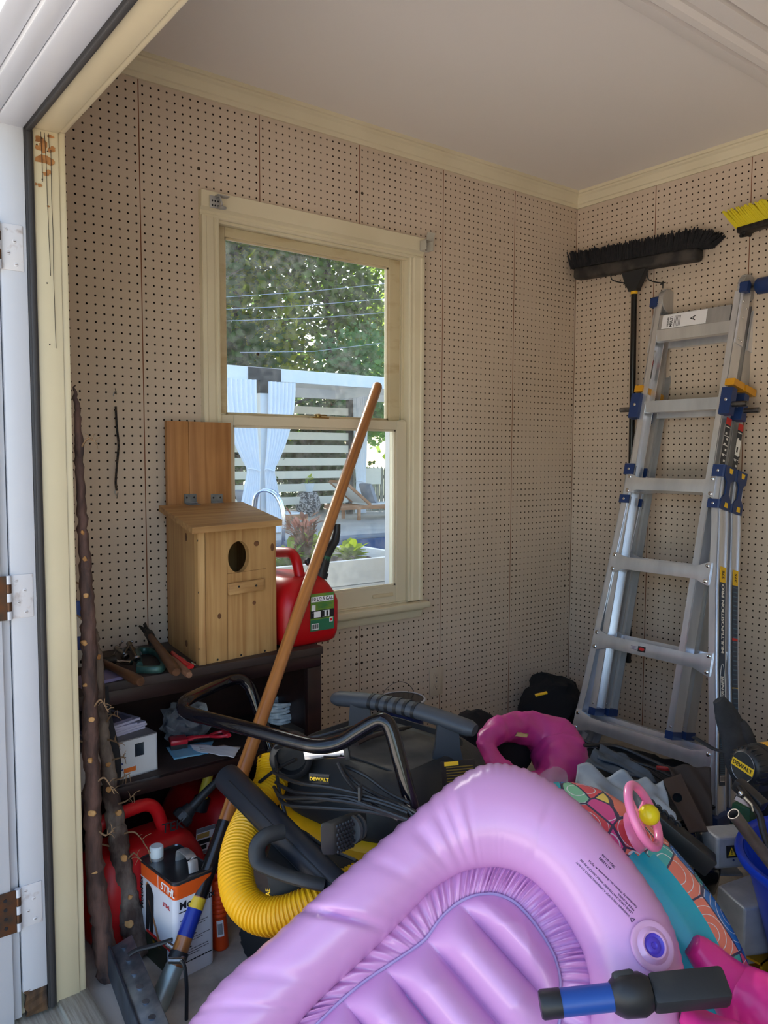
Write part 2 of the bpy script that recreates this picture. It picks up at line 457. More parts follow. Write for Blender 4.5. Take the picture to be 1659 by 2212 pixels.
mb.loft([[(x, -b, 1.985+a) for a, b in hpf] for x in (-1.845, -.924)]); mb.build('casing', M_cream, win, smooth=25)
mb = MB(); mb.bb(-1.86, -.905, -.048, .0, .640, .664, r=.005); mb.build('stool', M_cream, win)
mb = MB(); ap = [(0, .600), (.010, .600), (.014, .606), (.015, .612), (.020, .628), (.030, .634), (.032, .640), (0, .640)]
mb.loft([[(x, -d, z) for d, z in ap] for x in (-1.845, -.925)]); mb.build('apron', M_cream, win, smooth=25)
mb = MB()
mb.bb(-.982, -.962, .0, .12, WZ0, WZ1); mb.bb(-1.81, -1.786, .0, .12, WZ0, WZ1); mb.bb(-1.80, -.97, .0, .12, 1.985, 2.01); mb.bb(-1.80, -.97, .0, .14, .645, .668)
for y in (.032, .044, .088): mb.bb(-.990, -.982, y, y+.008, WZ0, WZ1); mb.bb(-1.786, -1.778, y, y+.008, WZ0, WZ1)
mb.bb(-.990, -.982, -.001, .008, WZ0, WZ1); mb.bb(-1.786, -1.778, -.001, .008, WZ0, WZ1); mb.bb(-1.786, -.982, .0, .01, 1.977, 1.986)
mb.build('window_frame', M_cream, win, smooth=0)
def sash(nm, y0, y1, x0, x1, z0, z1, gx0, gx1, gz0, gz1, m):
    mb = MB()
    mb.bb(x0, gx0, y0, y1, z0, z1, r=.002); mb.bb(gx1, x1, y0, y1, z0, z1, r=.002)
    mb.bb(gx0, gx1, y0, y1, z0, gz0, r=.002); mb.bb(gx0, gx1, y0, y1, gz1, z1, r=.002)
    ym = (y0+y1)/2                                        # bevelled glazing beads
    for a, b, c, d in ((gx0, gx0+.007, gz0, gz1), (gx1-.007, gx1, gz0, gz1), (gx0, gx1, gz0, gz0+.007), (gx0, gx1, gz1-.007, gz1)):
        mb.bb(a, b, y0+.008, ym, c, d)
    s = mb.build(nm, m, win, smooth=0)
    g = MB(); g.bb(gx0, gx1, ym, ym+.003, gz0, gz1); g.build('pane', M_glass, s, smooth=0)
    return s
M_glass = glassmat('dusty_window_glass', .03, tint=(.86, .90, .91))
up = sash('upper_sash', .050, .084, -1.778, -.990, 1.335, 1.985, -1.730, -1.040, 1.372, 1.953, M_sash)
lo = sash('lower_sash', .004, .038, -1.777, -.991, .668, 1.367, -1.728, -1.038, .733, 1.334, M_sash2)
mb = MB(); mb.bb(-1.155, -1.055, -.0005, .006, .694, .708, r=.005); mb.build('finger_pull', M_sash, lo)
mb = MB(); mb.bb(-1.415, -1.345, .010, .034, 1.367, 1.372, r=.001); mb.lathe([(.012, 0), (.012, .008), (.006, .012)], 12, M=Matrix.Translation((-1.385, .022, 1.372))); mb.bb(-1.40, -1.35, .016, .026, 1.377, 1.382, r=.002)
mb.build('sash_lock', mat('old_brass', rgb(150, 122, 70), .4, .8), lo)
mb = MB()
for x in (-1.77, -1.005): mb.bb(x-.012, x+.012, .008, .03, 1.367, 1.372, r=.001)
mb.build('tilt_latch', M_cream, lo)
# outside frame of the window
mb = MB(); mb.bb(-1.90, -1.785, .121, .15, .60, 2.10); mb.bb(-.982, -.86, .121, .15, .60, 2.10); mb.bb(-1.9, -.86, .121, .15, 1.99, 2.10); mb.bb(-1.92, -.84, .121, .19, .61, .655)
mb.build('outer_frame', M_white, win, smooth=0)

# ---------------------------------------------------------------- door_1 (open, frame seen from outside)
door = bpy.data.objects.new('door_1', None); COL.objects.link(door); door.location = (-2.5, -.6, 0); struct(door)
HZ = 1.905
ND = -2.60                                                # unused near jamb; the doorway is widened past it for more daylight
mb = MB()
mb.bb(-2.491, -2.440, -.610, -.586, .02, HZ+.02, r=.001); mb.bb(-2.441, -2.424, -.606, -.586, .02, HZ+.016, r=.004)
mb.bb(-2.491, -2.440, -3.15, -.610, HZ, HZ+.028, r=.001); mb.bb(-2.441, -2.424, -3.15, -.606, HZ+.004, HZ+.028, r=.004)
mb.bb(-2.491, -2.426, -3.17, -3.14, .02, HZ+.02)
mb.build('jamb', mat('jamb_cream_paint', rgb(214, 200, 166), .4, col2=rgb(206, 192, 158), vs=4), door)
mb = MB()
for (x0, x1, d) in ((-2.5095, -2.491, .006), (-2.505, -2.4955, .011)):
    mb.bb(x0, x1, -.610-d, -.59, .02, HZ-d, r=.002); mb.bb(x0, x1, -3.15, -.610, HZ-d, HZ+.02, r=.002)
mb.build('weatherstrip', M_strip, door)
mb = MB()
mb.bb(-2.560, -2.5095, -.618, -.59, .075, HZ, r=.003); mb.bb(-2.600, -2.562, -.612, -.59, .02, HZ, r=.003)
mb.bb(-2.562, -2.5095, -3.15, -.610, HZ-.008, HZ+.02, r=.003); mb.bb(-2.598, -2.563, -3.15, -.610, HZ-.004, HZ+.02, r=.003)
mb.build('outer_jamb', M_white, door)
mb = MB(); mb.bb(-2.6405, -2.5985, -3.25, -.445, HZ+.004, HZ+.045, r=.004); mb.bb(-2.6405, -2.6005, -.585, -.445, .0, HZ+.004, r=.003); mb.bb(-2.66, -2.6405, -3.27, -.42, HZ+.045, HZ+.056, r=.002)
mb.build('outer_casing', M_white, door)
mb = MB()                                                 # rotten foot of the outer jamb
mb.loft([[(-2.556+.004*math.sin(k*2.1), -.616-.003*(k % 2), .02+.012*k), (-2.5115, -.616-.002*((k+1) % 2), .02+.012*k), (-2.5115, -.592, .02+.012*k), (-2.552, -.592, .02+.012*k)] for k in range(6)])
mb.build('rotten_foot', mat('rotten_wood', rgb(116, 84, 52), .9, col2=rgb(34, 30, 30), vs=30, stretch=(1, 1, .2), bump=.8, bs=80), door, smooth=0)
mb = MB(); mb.bb(-2.645, -2.485, -3.16, -.588, -.02, .012); mb.bb(-2.487, -2.42, -3.16, -.586, -.02, .024, r=.003)
mb.build('door_sill', M_sillwood, door)
# peeling paint and cracks on the jamb
mb = MB(); rr = random.Random(3)
def flake(cx, cz, w, h):
    n = 11; pts = []; flake.k += 1
    for k in range(n):
        a = 2*PI*k/n; q = .6+.5*rr.random()
        pts.append((cx+math.cos(a)*w*q, -.6106-.00012*flake.k, cz+math.sin(a)*h*q))
    mb.add(pts, [tuple(range(n))])
flake.k = 0
for x, z, w, h in [(-2.478, 1.885, .012, .008), (-2.470, 1.873, .009, .016), (-2.478, 1.868, .010, .006), (-2.472, 1.846, .022, .009), (-2.460, 1.846, .014, .008), (-2.456, 1.842, .009, .007), (-2.456, 1.868, .009, .006), (-2.451, 1.872, .006, .005),
                   (-2.466, 1.818, .008, .005), (-2.461, 1.822, .006, .006), (-2.480, 1.792, .005, .005), (-2.487, 1.793, .003, .003), (-2.464, 1.752, .0035, .003), (-2.456, 1.895, .009, .004)]: flake(x, z, w, h)
mb.build('peeled_patch', mat('bare_wood_patch', rgb(178, 124, 72), .8, col2=rgb(146, 96, 52), vs=60), door, smooth=0)
mb = MB()
for pts in ([(-2.475, 1.90), (-2.474, 1.82), (-2.474, 1.80)], [(-2.468, 1.90), (-2.466, 1.84), (-2.4655, 1.76), (-2.464, 1.66), (-2.463, 1.61)], [(-2.456, 1.868), (-2.457, 1.78), (-2.456, 1.70), (-2.457, 1.60), (-2.456, 1.46)], [(-2.46, 1.90), (-2.459, 1.87)]):
    mb.tube([(x, -.6128, z) for x, z in pts], .0006, n=5)
for x, z in ((-2.483, 1.873), (-2.462, 1.864), (-2.474, 1.805), (-2.470, 1.594), (-2.468, 1.467), (-2.473, 1.888)): mb.ball((x, -.611, z), (.0016, .001, .0016), 8)
mb.build('crack', M_cavity, door)
# hinges on the jamb
M_hinge = mat('painted_hinge', rgb(214, 212, 214), .45, col2=rgb(168, 150, 142), vs=40, vlo=.55, vhi=.75)
M_rust = mat('dark_hinge_steel', rgb(74, 66, 58), .5, .7, col2=rgb(110, 72, 46), vs=30)
for hz, leaf in ((1.655, 0), (.94, 1), (.27, 1)):
    mb = MB(); mb.bb(-2.560, -2.517, -.6205, -.617, hz-.046, hz+.046, r=.0015)
    h = mb.build('hinge', M_hinge, door)
    mb = MB()
    for dx, dz in ((-.010, .034), (.006, .012), (-.006, -.012), (.008, -.034)):
        mb.lathe([(.0042, 0), (.0036, .0008), (.002, .0012)], 10, M=frame((-2.540+dx, -.6205, hz+dz), (1, 0, 0), (0, 0, 1)))
        mb.bb(-2.540+dx-.0022, -2.540+dx+.0022, -.6228, -.6222, hz+dz-.0004, hz+dz+.0004, mi=1)
    mb.build('hinge_screw', [M_hinge, M_rust], h)
    mb = MB()
    for k in range(5): mb.rod((-2.566, -.624, hz-.046+.0186*k), (-2.566, -.624, hz-.046+.0186*k+.0176), .0062, 12, mi=k % 2)
    mb.build('hinge_knuckle', [M_white, M_rust], h)
    if leaf:
        mb = MB(); mb.bb(-2.610, -2.571, -.629, -.626, hz-.046, hz+.046, mi=0)
        for dz in (-.03, -.01, .01, .03): mb.lathe([(.004, 0), (.004, .001)], 8, mi=1, M=frame((-2.592, -.629, hz+dz), (1, 0, 0), (0, 0, 1)))
        mb.build('hinge_leaf', [M_rust, M_ink], h)
# the open door leaf, swung out
mb = MB(); mb.bb(-3.32, -2.580, -.625, -.583, .02, HZ-.02, r=.002)
mb.build('door_leaf', M_white, door)

# ---------------------------------------------------------------- things on the walls
M_outlet = mat('outlet_beige', rgb(196, 180, 158), .4)
o = thing('power_outlet', 'cream duplex power outlet on the pegboard wall beside the grooved seam under the window', 'outlet', (-.835, 0, .32))
mb = MB(); mb.bb(-.870, -.800, -.006, .0, .262, .378, r=.003); mb.build('cover_plate', M_outlet, o)
for z in (.297, .343):
    mb = MB(); mb.prism([(.017*math.cos(a)*1.0, max(-.0125, min(.0125, .017*math.sin(a)))) for a in [2*PI*k/24 for k in range(24)]], .002, M=frame((-.835, -.006, z), (1, 0, 0), (0, 0, 1)))
    s_ = mb.build('socket', M_outlet, o)
    mb = MB(); mb.bb(-.842, -.840, -.0086, -.008, z-.001, z+.007); mb.bb(-.831, -.829, -.0086, -.008, z, z+.006); mb.lathe([(.0022, 0), (.0022, .0005)], 8, M=frame((-.8355, -.008, z-.007), (1, 0, 0), (0, 0, 1)))
    mb.build('slot', M_ink, s_)
mb = MB(); mb.lathe([(.003, 0), (.003, .001)], 10, M=frame((-.835, -.006, .32), (1, 0, 0), (0, 0, 1)))
mb.build('plate_screw', M_steel, o)

M_clear = mat('aged_clear_plastic', rgb(200, 196, 184), .25, alpha=.75)
for (x, lab, sg) in ((-1.800, 'small metal curtain bracket on the left end of the window head casing', 1), (-.935, 'clear blind bracket with folded flap on the right end of the window head casing', -1)):
    o = thing('curtain_bracket', lab, 'bracket', (x, -.025, 2.03), 'brackets on the window head')
    mb = MB(); mb.bb(x-.018, x+.018, -.028, -.0245, 2.012, 2.05, r=.001)
    for dx in (-.01, 0, .01):
        for dz in (-.01, .004): mb.lathe([(.003, 0), (.003, .0006)], 8, mi=1, M=frame((x+dx, -.028, 2.03+dz), (1, 0, 0), (0, 0, 1)))
    mb.build('back_plate', [M_alud if sg > 0 else M_clear, M_ink], o)
    mb = MB()
    if sg > 0:
        mb.tube(fillet([(x+.004, -.028, 2.046), (x+.004, -.05, 2.046), (x+.012, -.052, 2.02), (x+.012, -.045, 2.012)], .006, 4), .0028, 8); mb.lathe([(.014, 0), (.014, .004), (.01, .006)], 14, M=Matrix.Translation((x+.012, -.05, 2.008)))
        mb.bb(x+.0, x+.04, -.05, -.026, 2.048, 2.051)
    else:
        mb.bb(x-.018, x+.018, -.06, -.028, 2.048, 2.051); mb.bb(x+.016, x+.02, -.06, -.028, 2.012, 2.05); mb.box((x+.018, -.045, 2.066), (.036, .003, .034), (.3, 0, 0)); mb.bb(x-.018, x-.015, -.06, -.028, 2.012, 2.05)
    mb.build('bracket_arm', M_alud if sg > 0 else M_clear, o)

# screws and washers that fix the boards
mb = MB()
for u, r_ in ((7.5, 8), (15.5, 30), (16.5, 11), (31.5, 6), (32.5, 6), (31.5, 70), (32.5, 70), (31.5, 74), (32.5, 74), (45.5, 73), (60.5, 8), (61.5, 22), (60.5, 54), (80.5, 10), (80.5, 30), (79.5, 6), (79.5, 34), (80.5, 50), (79.5, 62), (78.5, 67)):
    x = (u-80)*IN
    if x > -.001: continue
    mb.lathe([(.0056, 0), (.0056, .0012), (.003, .0022)], 10, M=frame((x, 0, ROW0-r_*IN), (1, 0, 0), (0, 0, 1)))
mb.build('trim_4', mat('dark_screw_head', rgb(66, 52, 40), .5, .4)); struct(bpy.data.objects['trim_4'])
# ================================================================= outdoors
GZ = -.15
M_patio = mat('patio_concrete', rgb(202, 194, 184), .8, col2=rgb(184, 176, 166), vs=1.2, bump=.1, bs=30)
M_grass = mat('lawn', rgb(74, 92, 48), .9, col2=rgb(50, 66, 34), vs=3)
M_pw = mat('pergola_white_paint', rgb(232, 236, 240), .5)
M_slat = mat('slat_cream_paint', rgb(228, 222, 206), .55)
M_pblack = mat('pergola_black_bracket', rgb(34, 36, 40), .5)
M_curtain = mat('sheer_white_curtain', rgb(240, 242, 246), .8, sss=.0)
M_teak = mat('teak', rgb(176, 118, 72), .55, col2=rgb(150, 96, 56), vs=9, stretch=(.5, 3, 3))
M_canvas = mat('white_canvas', rgb(238, 236, 232), .8)
M_grey = mat('grey_cushion', rgb(150, 152, 160), .9)
# pool with coping
PX0, PX1, PY0, PY1 = 1.2, 9.5, 5.2, 8.45
mb = MB()
mb.bb(-14, 26, .12, PY0, GZ-.3, GZ); mb.bb(-14, 26, PY1, 18, GZ-.3, GZ); mb.bb(-14, PX0, PY0, PY1, GZ-.3, GZ); mb.bb(PX1, 26, PY0, PY1, GZ-.3, GZ)
mb.bb(-14, -2.6, -12, .12, GZ-.3, GZ); mb.bb(-2.6, 26, -12, -3.6, GZ-.3, GZ)
struct(mb.build('patio', M_patio, smooth=0))
mb = MB(); mb.bb(-40, 60, 18, 90, GZ-.3, GZ-.01); mb.bb(-60, -14, -40, 18, GZ-.3, GZ-.01); mb.bb(26, 60, -40, 18, GZ-.3, GZ-.01); mb.bb(-14, 26, -40, -12, GZ-.3, GZ-.01)
struct(mb.build('lawn', M_grass, smooth=0))
o = thing('swimming_pool', 'swimming pool with blue tiled walls and grey coping beyond the window', 'pool', ((PX0+PX1)/2, (PY0+PY1)/2, GZ))
mb = MB()
for a, b, c, d in ((PX0-.3, PX1+.3, PY1-.02, PY1+.28), (PX0-.3, PX1+.3, PY0-.28, PY0+.02), (PX0-.28, PX0+.02, PY0, PY1), (PX1-.02, PX1+.28, PY0, PY1)): mb.bb(a, b, c, d, GZ-.02, GZ+.025, r=.012)
mb.build('coping', mat('coping_stone', rgb(128, 134, 142), .7, col2=rgb(108, 114, 122), vs=5), o)
mb = MB()
for a, b, c, d in ((PX0, PX1, PY1-.02, PY1), (PX0, PX1, PY0, PY0+.02), (PX0, PX0+.02, PY0, PY1), (PX1-.02, PX1, PY0, PY1)): mb.bb(a, b, c, d, -1.5, GZ-.02)
mb.bb(PX0, PX1, PY0, PY1, -1.52, -1.5)
mb.build('tiled_shell', mat('pool_tile', rgb(58, 92, 132), .25, col2=rgb(44, 74, 112), vs=30), o, smooth=0)
mb = MB(); mb.bb(PX0+.02, PX1-.02, PY0+.02, PY1-.02, -1.45, GZ-.36)
mb.build('water', mat('pool_water', rgb(40, 96, 140), .06, bump=.25, bs=6), o, smooth=0)
# ladder rails of the pool
o = thing('pool_ladder', 'chrome pool ladder rail arching over the pool edge behind the birdhouse', 'ladder', tuple(at(612, 1200, Y=8.2)))
for dx in (0, .5):
    p = at(611, 1185, Y=8.1) + V((dx*.3, .0, 0))
    if dx: p = p+V((.12, .42, 0))
    mb = MB(); mb.tube(fillet([V((p.x, p.y, -.9)), V((p.x, p.y, .42)), V((p.x-.10, p.y+.10, .70)), V((p.x-.30, p.y+.30, .70)), V((p.x-.36, p.y+.40, GZ))], .16, 6), .024, 10)
    mb.build('rail', M_chrome, o)

# pergola: near corner post, far posts, beams, slatted wall, roof boards
PY = 10.0
def pz(x, y, Y=PY): return at(x, y, Y=Y)
bt, bb_ = pz(560, 796).z, pz(560, 822).z
xl = pz(400, 800).x; xr = pz(940, 830).x
pc = pz(567, 900); pw = .085
o = thing('pergola', 'white pergola with black brackets, curtains and a horizontal slat wall beyond the pool', 'pergola', (pc.x, PY, GZ))
BZ0, BZ1 = bb_, bt
mb = MB(); mb.bb(xl-1.5, xr+2.5, PY-.05, PY+.05, BZ0, BZ1); mb.build('beam', M_pw, o, smooth=0)
mb = MB(); mb.bb(xl-1.5, xr+2.5, 12.95, 13.05, BZ0, BZ1); mb.build('beam', M_pw, o, smooth=0)
for x in (pc.x-1.4, pc.x, pc.x+3.6):
    mb = MB(); mb.bb(x-.05, x+.05, PY, 13, BZ0, BZ1); mb.build('beam', M_pw, o, smooth=0)
mb = MB(); mb.bb(xl-1.5, xr+2.5, PY-.02, 13.05, BZ1, BZ1+.02); mb.build('roof_canopy', M_canvas, o, smooth=0)
x0, x1 = pz(533, 800).x, pz(603, 800).x
mb = MB(); mb.bb(x0, x1, PY-.07, PY+.07, BZ0-.006, BZ1+.008); mb.bb(pc.x-.095, pc.x+.095, PY-.09, PY+.07, pz(567, 850).z, BZ0); mb.build('post_bracket', M_pblack, o, smooth=0)
mb = MB(); mb.bb(pc.x-pw, pc.x+pw, PY-.08, PY+.08, GZ, pz(567, 850).z); mb.build('post', M_pw, o, smooth=0)
xq = pz(755, 900, 13).x
mb = MB(); mb.bb(xq-.06, xq+.06, 12.93, 13.06, GZ, BZ0); mb.build('post', M_pblack, o, smooth=0)
xq2 = pz(555, 900, 13).x
mb = MB(); mb.bb(xq2-.05, xq2+.05, 12.93, 13.06, GZ, BZ0); mb.build('post', M_pblack, o, smooth=0)
for k in range(10):                                       # each slat of the wall
    zt = pz(700, 880+27.3*k, 13).z; zb = pz(700, 896+27.3*k, 13).z
    if zb < GZ+.02: break
    mb = MB(); mb.bb(xl-.5, xq-.02, 12.96, 12.99, zb, zt); mb.build('slat', M_slat, o, smooth=0)
def curtain(lab, pxs, topy, tiey, boty, Y, tiew):
    xa, xb = pz(pxs[0], topy, Y).x, pz(pxs[1], topy, Y).x
    zt, zm, zb = pz(pxs[0], topy, Y).z, pz(pxs[0], tiey, Y).z, GZ+.03
    xm0, xm1 = pz(tiew[0], tiey, Y).x, pz(tiew[1], tiey, Y).x
    def fn(u, v):
        z = zt+(zb-zt)*v; vm = (zt-zm)/(zt-zb)
        if v < vm: q = (v/vm)**2.2
        else: q = 1-.35*min(1, ((v-vm)/(1-vm))*1.6)
        l = xa+(xm0-xa)*q; r = xb+(xm1-xb)*q
        return (l+(r-l)*u, Y-.03+.035*math.sin(u*2*PI*7)*(1-.5*q), z)
    c = thing('curtain', lab, 'curtain', (xa, Y, zt))
    mb = MB(); mb.grid(fn, 84, 30); mb.build('drape', M_curtain, c, smooth=60)
    mb = MB(); mb.tube([((xm0+xm1)/2+math.cos(a)*(xm1-xm0)*.5, Y-.03+.06*math.sin(a), zm+.02*math.sin(a*2)) for a in [2*PI*k/16 for k in range(16)]], .012, 6, closed=True)
    mb.build('tieback', M_curtain, c)
curtain('sheer white curtain tied to the left of the near pergola post', (478, 552), 816, 1015, 1090, PY-.14, (533, 560))
curtain('sheer white curtain tied to the right of the near pergola post', (578, 636), 824, 1015, 1090, PY-.16, (570, 590))
curtain('pale curtain hanging at the far right pergola post behind the wooden pole', (762, 792), 848, 1040, 1060, 12.85, (768, 788))

def lounger(lab, foot, ang, back):
    """teak lounger: local x along the bed from the foot, y across"""
    o = thing('sun_lounger', lab, 'lounger', tuple(foot), 'teak loungers by the pool')
    R = Matrix.Translation(V(foot)) @ Matrix.Rotation(ang, 4, 'Z'); L, Wd, H = 1.95, .66, .33
    for y in (0, Wd):
        mb = MB(); mb.box((L/2, y, H-.05), (L, .045, .09), M=R, r=.004); mb.build('side_rail', M_teak, o)
    for x in (.0, L):
        mb = MB(); mb.box((x, Wd/2, H-.05), (.045, Wd+.04, .09), M=R, r=.004); mb.build('end_rail', M_teak, o)
    for x in (.03, L-.45):
        for y in (.0, Wd):
            mb = MB(); mb.box((x, y, (H-.05)/2), (.06, .06, H-.05), M=R, r=.004); mb.build('leg', M_teak, o)
    mb = MB(); mb.box((L*.33, Wd/2, H+.005), (L*.66, Wd-.04, .03), M=R, r=.01); mb.build('bed_sling', M_canvas, o)
    if back:
        B = R @ Matrix.Translation((L*.62, 0, H)) @ Matrix.Rotation(-math.radians(38), 4, 'Y')
        mb = MB(); mb.box((.40, Wd/2, 0), (.76, Wd-.05, .02), M=B, r=.006); mb.build('back_sling', M_canvas, o)
        mb = MB()
        for y in (.0, Wd): mb.box((.40, y, 0), (.82, .045, .06), M=B, r=.004)
        mb.box((.80, Wd/2, 0), (.045, Wd, .06), M=B, r=.004); mb.build('back_frame', M_teak, o)
    return R, H
f1 = at(626, 1143, Z=GZ); f2 = at(797, 1118, Z=GZ)
R1, H1 = lounger('teak sun lounger nearest the birdhouse, seen through the window', f1, math.radians(176), True)
R2, H2 = lounger('teak sun lounger with raised white back beside the fence, right of the wooden pole', f2+V((.9, .05, 0)), math.radians(176), True)
for R, H, lab, x in ((R1, H1, 'grey cushion propped on the lounger nearest the birdhouse', 1.05), (R2, H2, 'grey cushion propped on the lounger right of the wooden pole', 1.05)):
    mb = MB(); b = bmesh.new(); bmesh.ops.create_cube(b, size=1); bmesh.ops.subdivide_edges(b, edges=list(b.edges), cuts=5, use_grid_fill=True)
    for v in b.verts:
        q = (1-(2*v.co.x)**4*.5)*(1-(2*v.co.y)**4*.5); v.co = V((v.co.x*.46, v.co.y*.46, v.co.z*.15*max(q, .15)))
    mb.bm(b, 0, R @ Matrix.Translation((x, .33, H+.22)) @ Matrix.Rotation(math.radians(-68), 4, 'Y'))
    tag(mb.build('cushion', M_grey), lab, 'cushion', 'cushions on the loungers')
# patterned garden stool with a potted plant
p = at(665, 1115, Z=GZ)
o = thing('garden_stool', 'grey speckled drum garden stool between the two loungers', 'stool', tuple(p))
mb = MB(); mb.lathe([(.20, 0), (.27, .12), (.29, .26), (.27, .42), (.21, .55), (.19, .56)], 24, M=Matrix.Translation(p))
mb.build('drum', mat('speckled_ceramic', rgb(60, 60, 66), .6, col2=rgb(176, 172, 172), vs=26, vlo=.48, vhi=.52), o)
def leafplant(name, lab, cat, base, n, L, W_, m, stemcol=None, up=.6, spread=1.0, seed=1, pot=None, group=None, curl=.5, tall=None):
    r = random.Random(seed); base = V(base)
    o = thing(name, lab, cat, tuple(base), group); mb = MB(); ms = MB()
    for k in range(n):
        a = k*2.399+r.random()*.4; el = up+(r.random()-.5)*.8; h = r.random()*(tall or L*.7)
        c = base+V((math.cos(a)*h*.25*spread, math.sin(a)*h*.25*spread, h)); d = V((math.cos(a)*math.cos(el)*spread, math.sin(a)*math.cos(el)*spread, math.sin(el))).normalized()
        sd = d.cross(V((0, 0, 1))).normalized(); l = L*(.5+.5*r.random()); ww = W_*(.6+.5*r.random())
        pts = []
        for q, wq in ((0, .15), (.3, .8), (.65, 1), (.88, .6), (1, .05)):
            cc = c+d*l*q+V((0, 0, -curl*l*.3*q*q)); pts.append((cc-sd*ww*wq, cc+d.cross(sd)*(-ww*.25*wq), cc+sd*ww*wq))
        for i in range(4):
            for j in range(2): mb.quad(pts[i][j], pts[i][j+1], pts[i+1][j+1], pts[i+1][j])
        if k % 4 == 0: ms.tube([base, base+(c-base)*.5+V((.01, 0, 0)), c], .006, 5)
    mb.build('leaves', m, o, smooth=80)
    if ms.v: ms.build('stem', stemcol or M_stem, o)
    return o
M_stem = mat('brown_stem', rgb(96, 74, 58), .8)
M_lf1 = leafmat('bright_leaf', rgb(96, 136, 52), rgb(160, 180, 60), .4); M_lf2 = leafmat('deep_leaf', rgb(70, 110, 50), rgb(120, 150, 70), .35)
M_lf3 = leafmat('bronze_leaf', rgb(112, 84, 74), rgb(140, 110, 92), .3)
o = thing('flower_pot', 'small white pot standing on the speckled garden stool', 'pot', tuple(p+V((0, 0, .561))))
mb = MB(); mb.lathe([(.11, 0), (.15, .16), (.155, .19), (.14, .19), (.13, .15)], 20, M=Matrix.Translation(p+V((0, 0, .561)))); mb.build('bowl', M_pw, o)
leafplant('potted_succulent', 'small green succulent in the white pot on the garden stool', 'plant', p+V((0, 0, .73)), 40, .2, .03, M_lf1, seed=4)

# white planter box outside the window
PB0, PB1 = .42, .92
zt = at(770, 1210, Y=PB0).z; xp1 = at(900, 1200, Y=PB0).x
o = thing('planter_box', 'long white wooden planter box standing right outside the window', 'planter', (-.9, .6, GZ))
zb2 = at(770, 1264, Y=PB0).z
mb = MB()
mb.bb(-2.3, xp1, PB0, PB0+.03, zb2+.004, zt); mb.bb(-2.3, xp1, PB1-.03, PB1, zb2+.004, zt); mb.bb(-2.3, -2.27, PB0, PB1, zb2+.004, zt); mb.bb(xp1-.03, xp1, PB0, PB1, zb2+.004, zt)
mb.build('box_wall', M_pw, o, smooth=0)
mb = MB(); mb.bb(-2.31, xp1+.01, PB0-.012, PB1+.01, GZ+.06, zb2); mb.build('lower_panel', M_pw, o, smooth=0)
for x in (-2.25, xp1-.05):
    for y in (PB0+.04, PB1-.05):
        mb = MB(); mb.bb(x-.03, x+.03, y-.03, y+.03, GZ, GZ+.06); mb.build('foot', M_pw, o, smooth=0)
mb = MB(); mb.grid(lambda u, v: (-2.27+(xp1+2.24)*u, PB0+.03+(PB1-PB0-.06)*v, zt-.05+.012*math.sin(u*40)*math.cos(v*9)), 60, 10)
mb.build('soil', mat('potting_soil', rgb(74, 60, 48), .95, bump=.6, bs=60), o)
q = at(757, 1188, Y=.66)
leafplant('planter_shrub', 'broad-leaved yellow green plant at the right end of the white planter', 'plant', (q.x, .66, zt-.06), 60, .10, .022, M_lf1, up=.6, seed=11, group='plants in the white planter')
q = at(688, 1190, Y=.66)
leafplant('planter_shrub', 'tall bright leafed plant rising behind the wooden pole in the white planter', 'plant', (q.x, .66, zt-.06), 70, .10, .020, M_lf1, up=.7, tall=.13, seed=12, group='plants in the white planter')
q = at(655, 1190, Y=.66)
leafplant('planter_shrub', 'bronze stemmed plant with small leaves above the red fuel can in the planter', 'plant', (q.x, .66, zt-.06), 130, .07, .010, M_lf3, up=.7, seed=13, tall=.24, group='plants in the white planter')
q = at(625, 1195, Y=.66)
leafplant('planter_shrub', 'low dark green plant seen through the handle of the red fuel can', 'plant', (q.x, .66, zt-.06), 70, .12, .018, M_lf2, up=.6, seed=14, group='plants in the white planter')

# weathered picket fence
M_fence = mat('weathered_fence', rgb(150, 146, 128), .85, col2=rgb(116, 114, 98), vs=14, stretch=(3, 3, .4))
fx = at(770, 1020, Y=13.6).x
o = thing('picket_fence', 'weathered grey picket fence right of the pergola', 'fence', (fx+2, 13.6, GZ))
ft = at(810, 1008, Y=13.6).z
for k in range(40):
    x = fx-.6+k*.125
    mb = MB(); mb.prism([(-.05, 0), (.05, 0), (.05, ft-GZ-.08), (0, ft-GZ), (-.05, ft-GZ-.08)], .02, M=frame((x, 13.6, GZ), (1, 0, 0), (0, 0, 1))); mb.build('picket', M_fence, o, smooth=0)
for z in (GZ+.3, ft-.3):
    mb = MB(); mb.bb(fx-.7, fx+4.5, 13.605, 13.65, z, z+.08); mb.build('fence_rail', M_fence, o, smooth=0)
q = at(801, 1029, Y=13.5); s = .24
o = tag(MB().prism([(-.34, 0), (-.24, .2), (.34, .2), (.34, -.2), (-.24, -.2)], .03, M=frame((q.x, 13.56, q.z), (1, 0, 0), (0, 0, 1))).build('arrow_sign', M_slat, smooth=0), 'blank white arrow sign fixed to the picket fence', 'sign')

# wires across the garden
for k, (a, b) in enumerate((((484, 642), (838, 612)), ((486, 668), (838, 645)), ((500, 693), (838, 675)), ((620, 760), (736, 752)))):
    p0 = at(*a, Y=11.6); p1 = at(*b, Y=11.6); d = (p1-p0)
    mb = MB(); mb.tube([p0-d*.8+V((0, 0, .05)), p0, (p0+p1)/2-V((0, 0, .03)), p1, p1+d*.8+V((0, 0, .05))], .006, 5)
    tag(mb.build('overhead_wire', mat('pale_wire', rgb(170, 180, 186), .5)), ['highest of the thin wires crossing the trees', 'second highest of the thin wires crossing the trees', 'third highest of the thin wires crossing the trees', 'lowest and darkest short wire crossing the trees'][k], 'wire', 'wires crossing the garden')

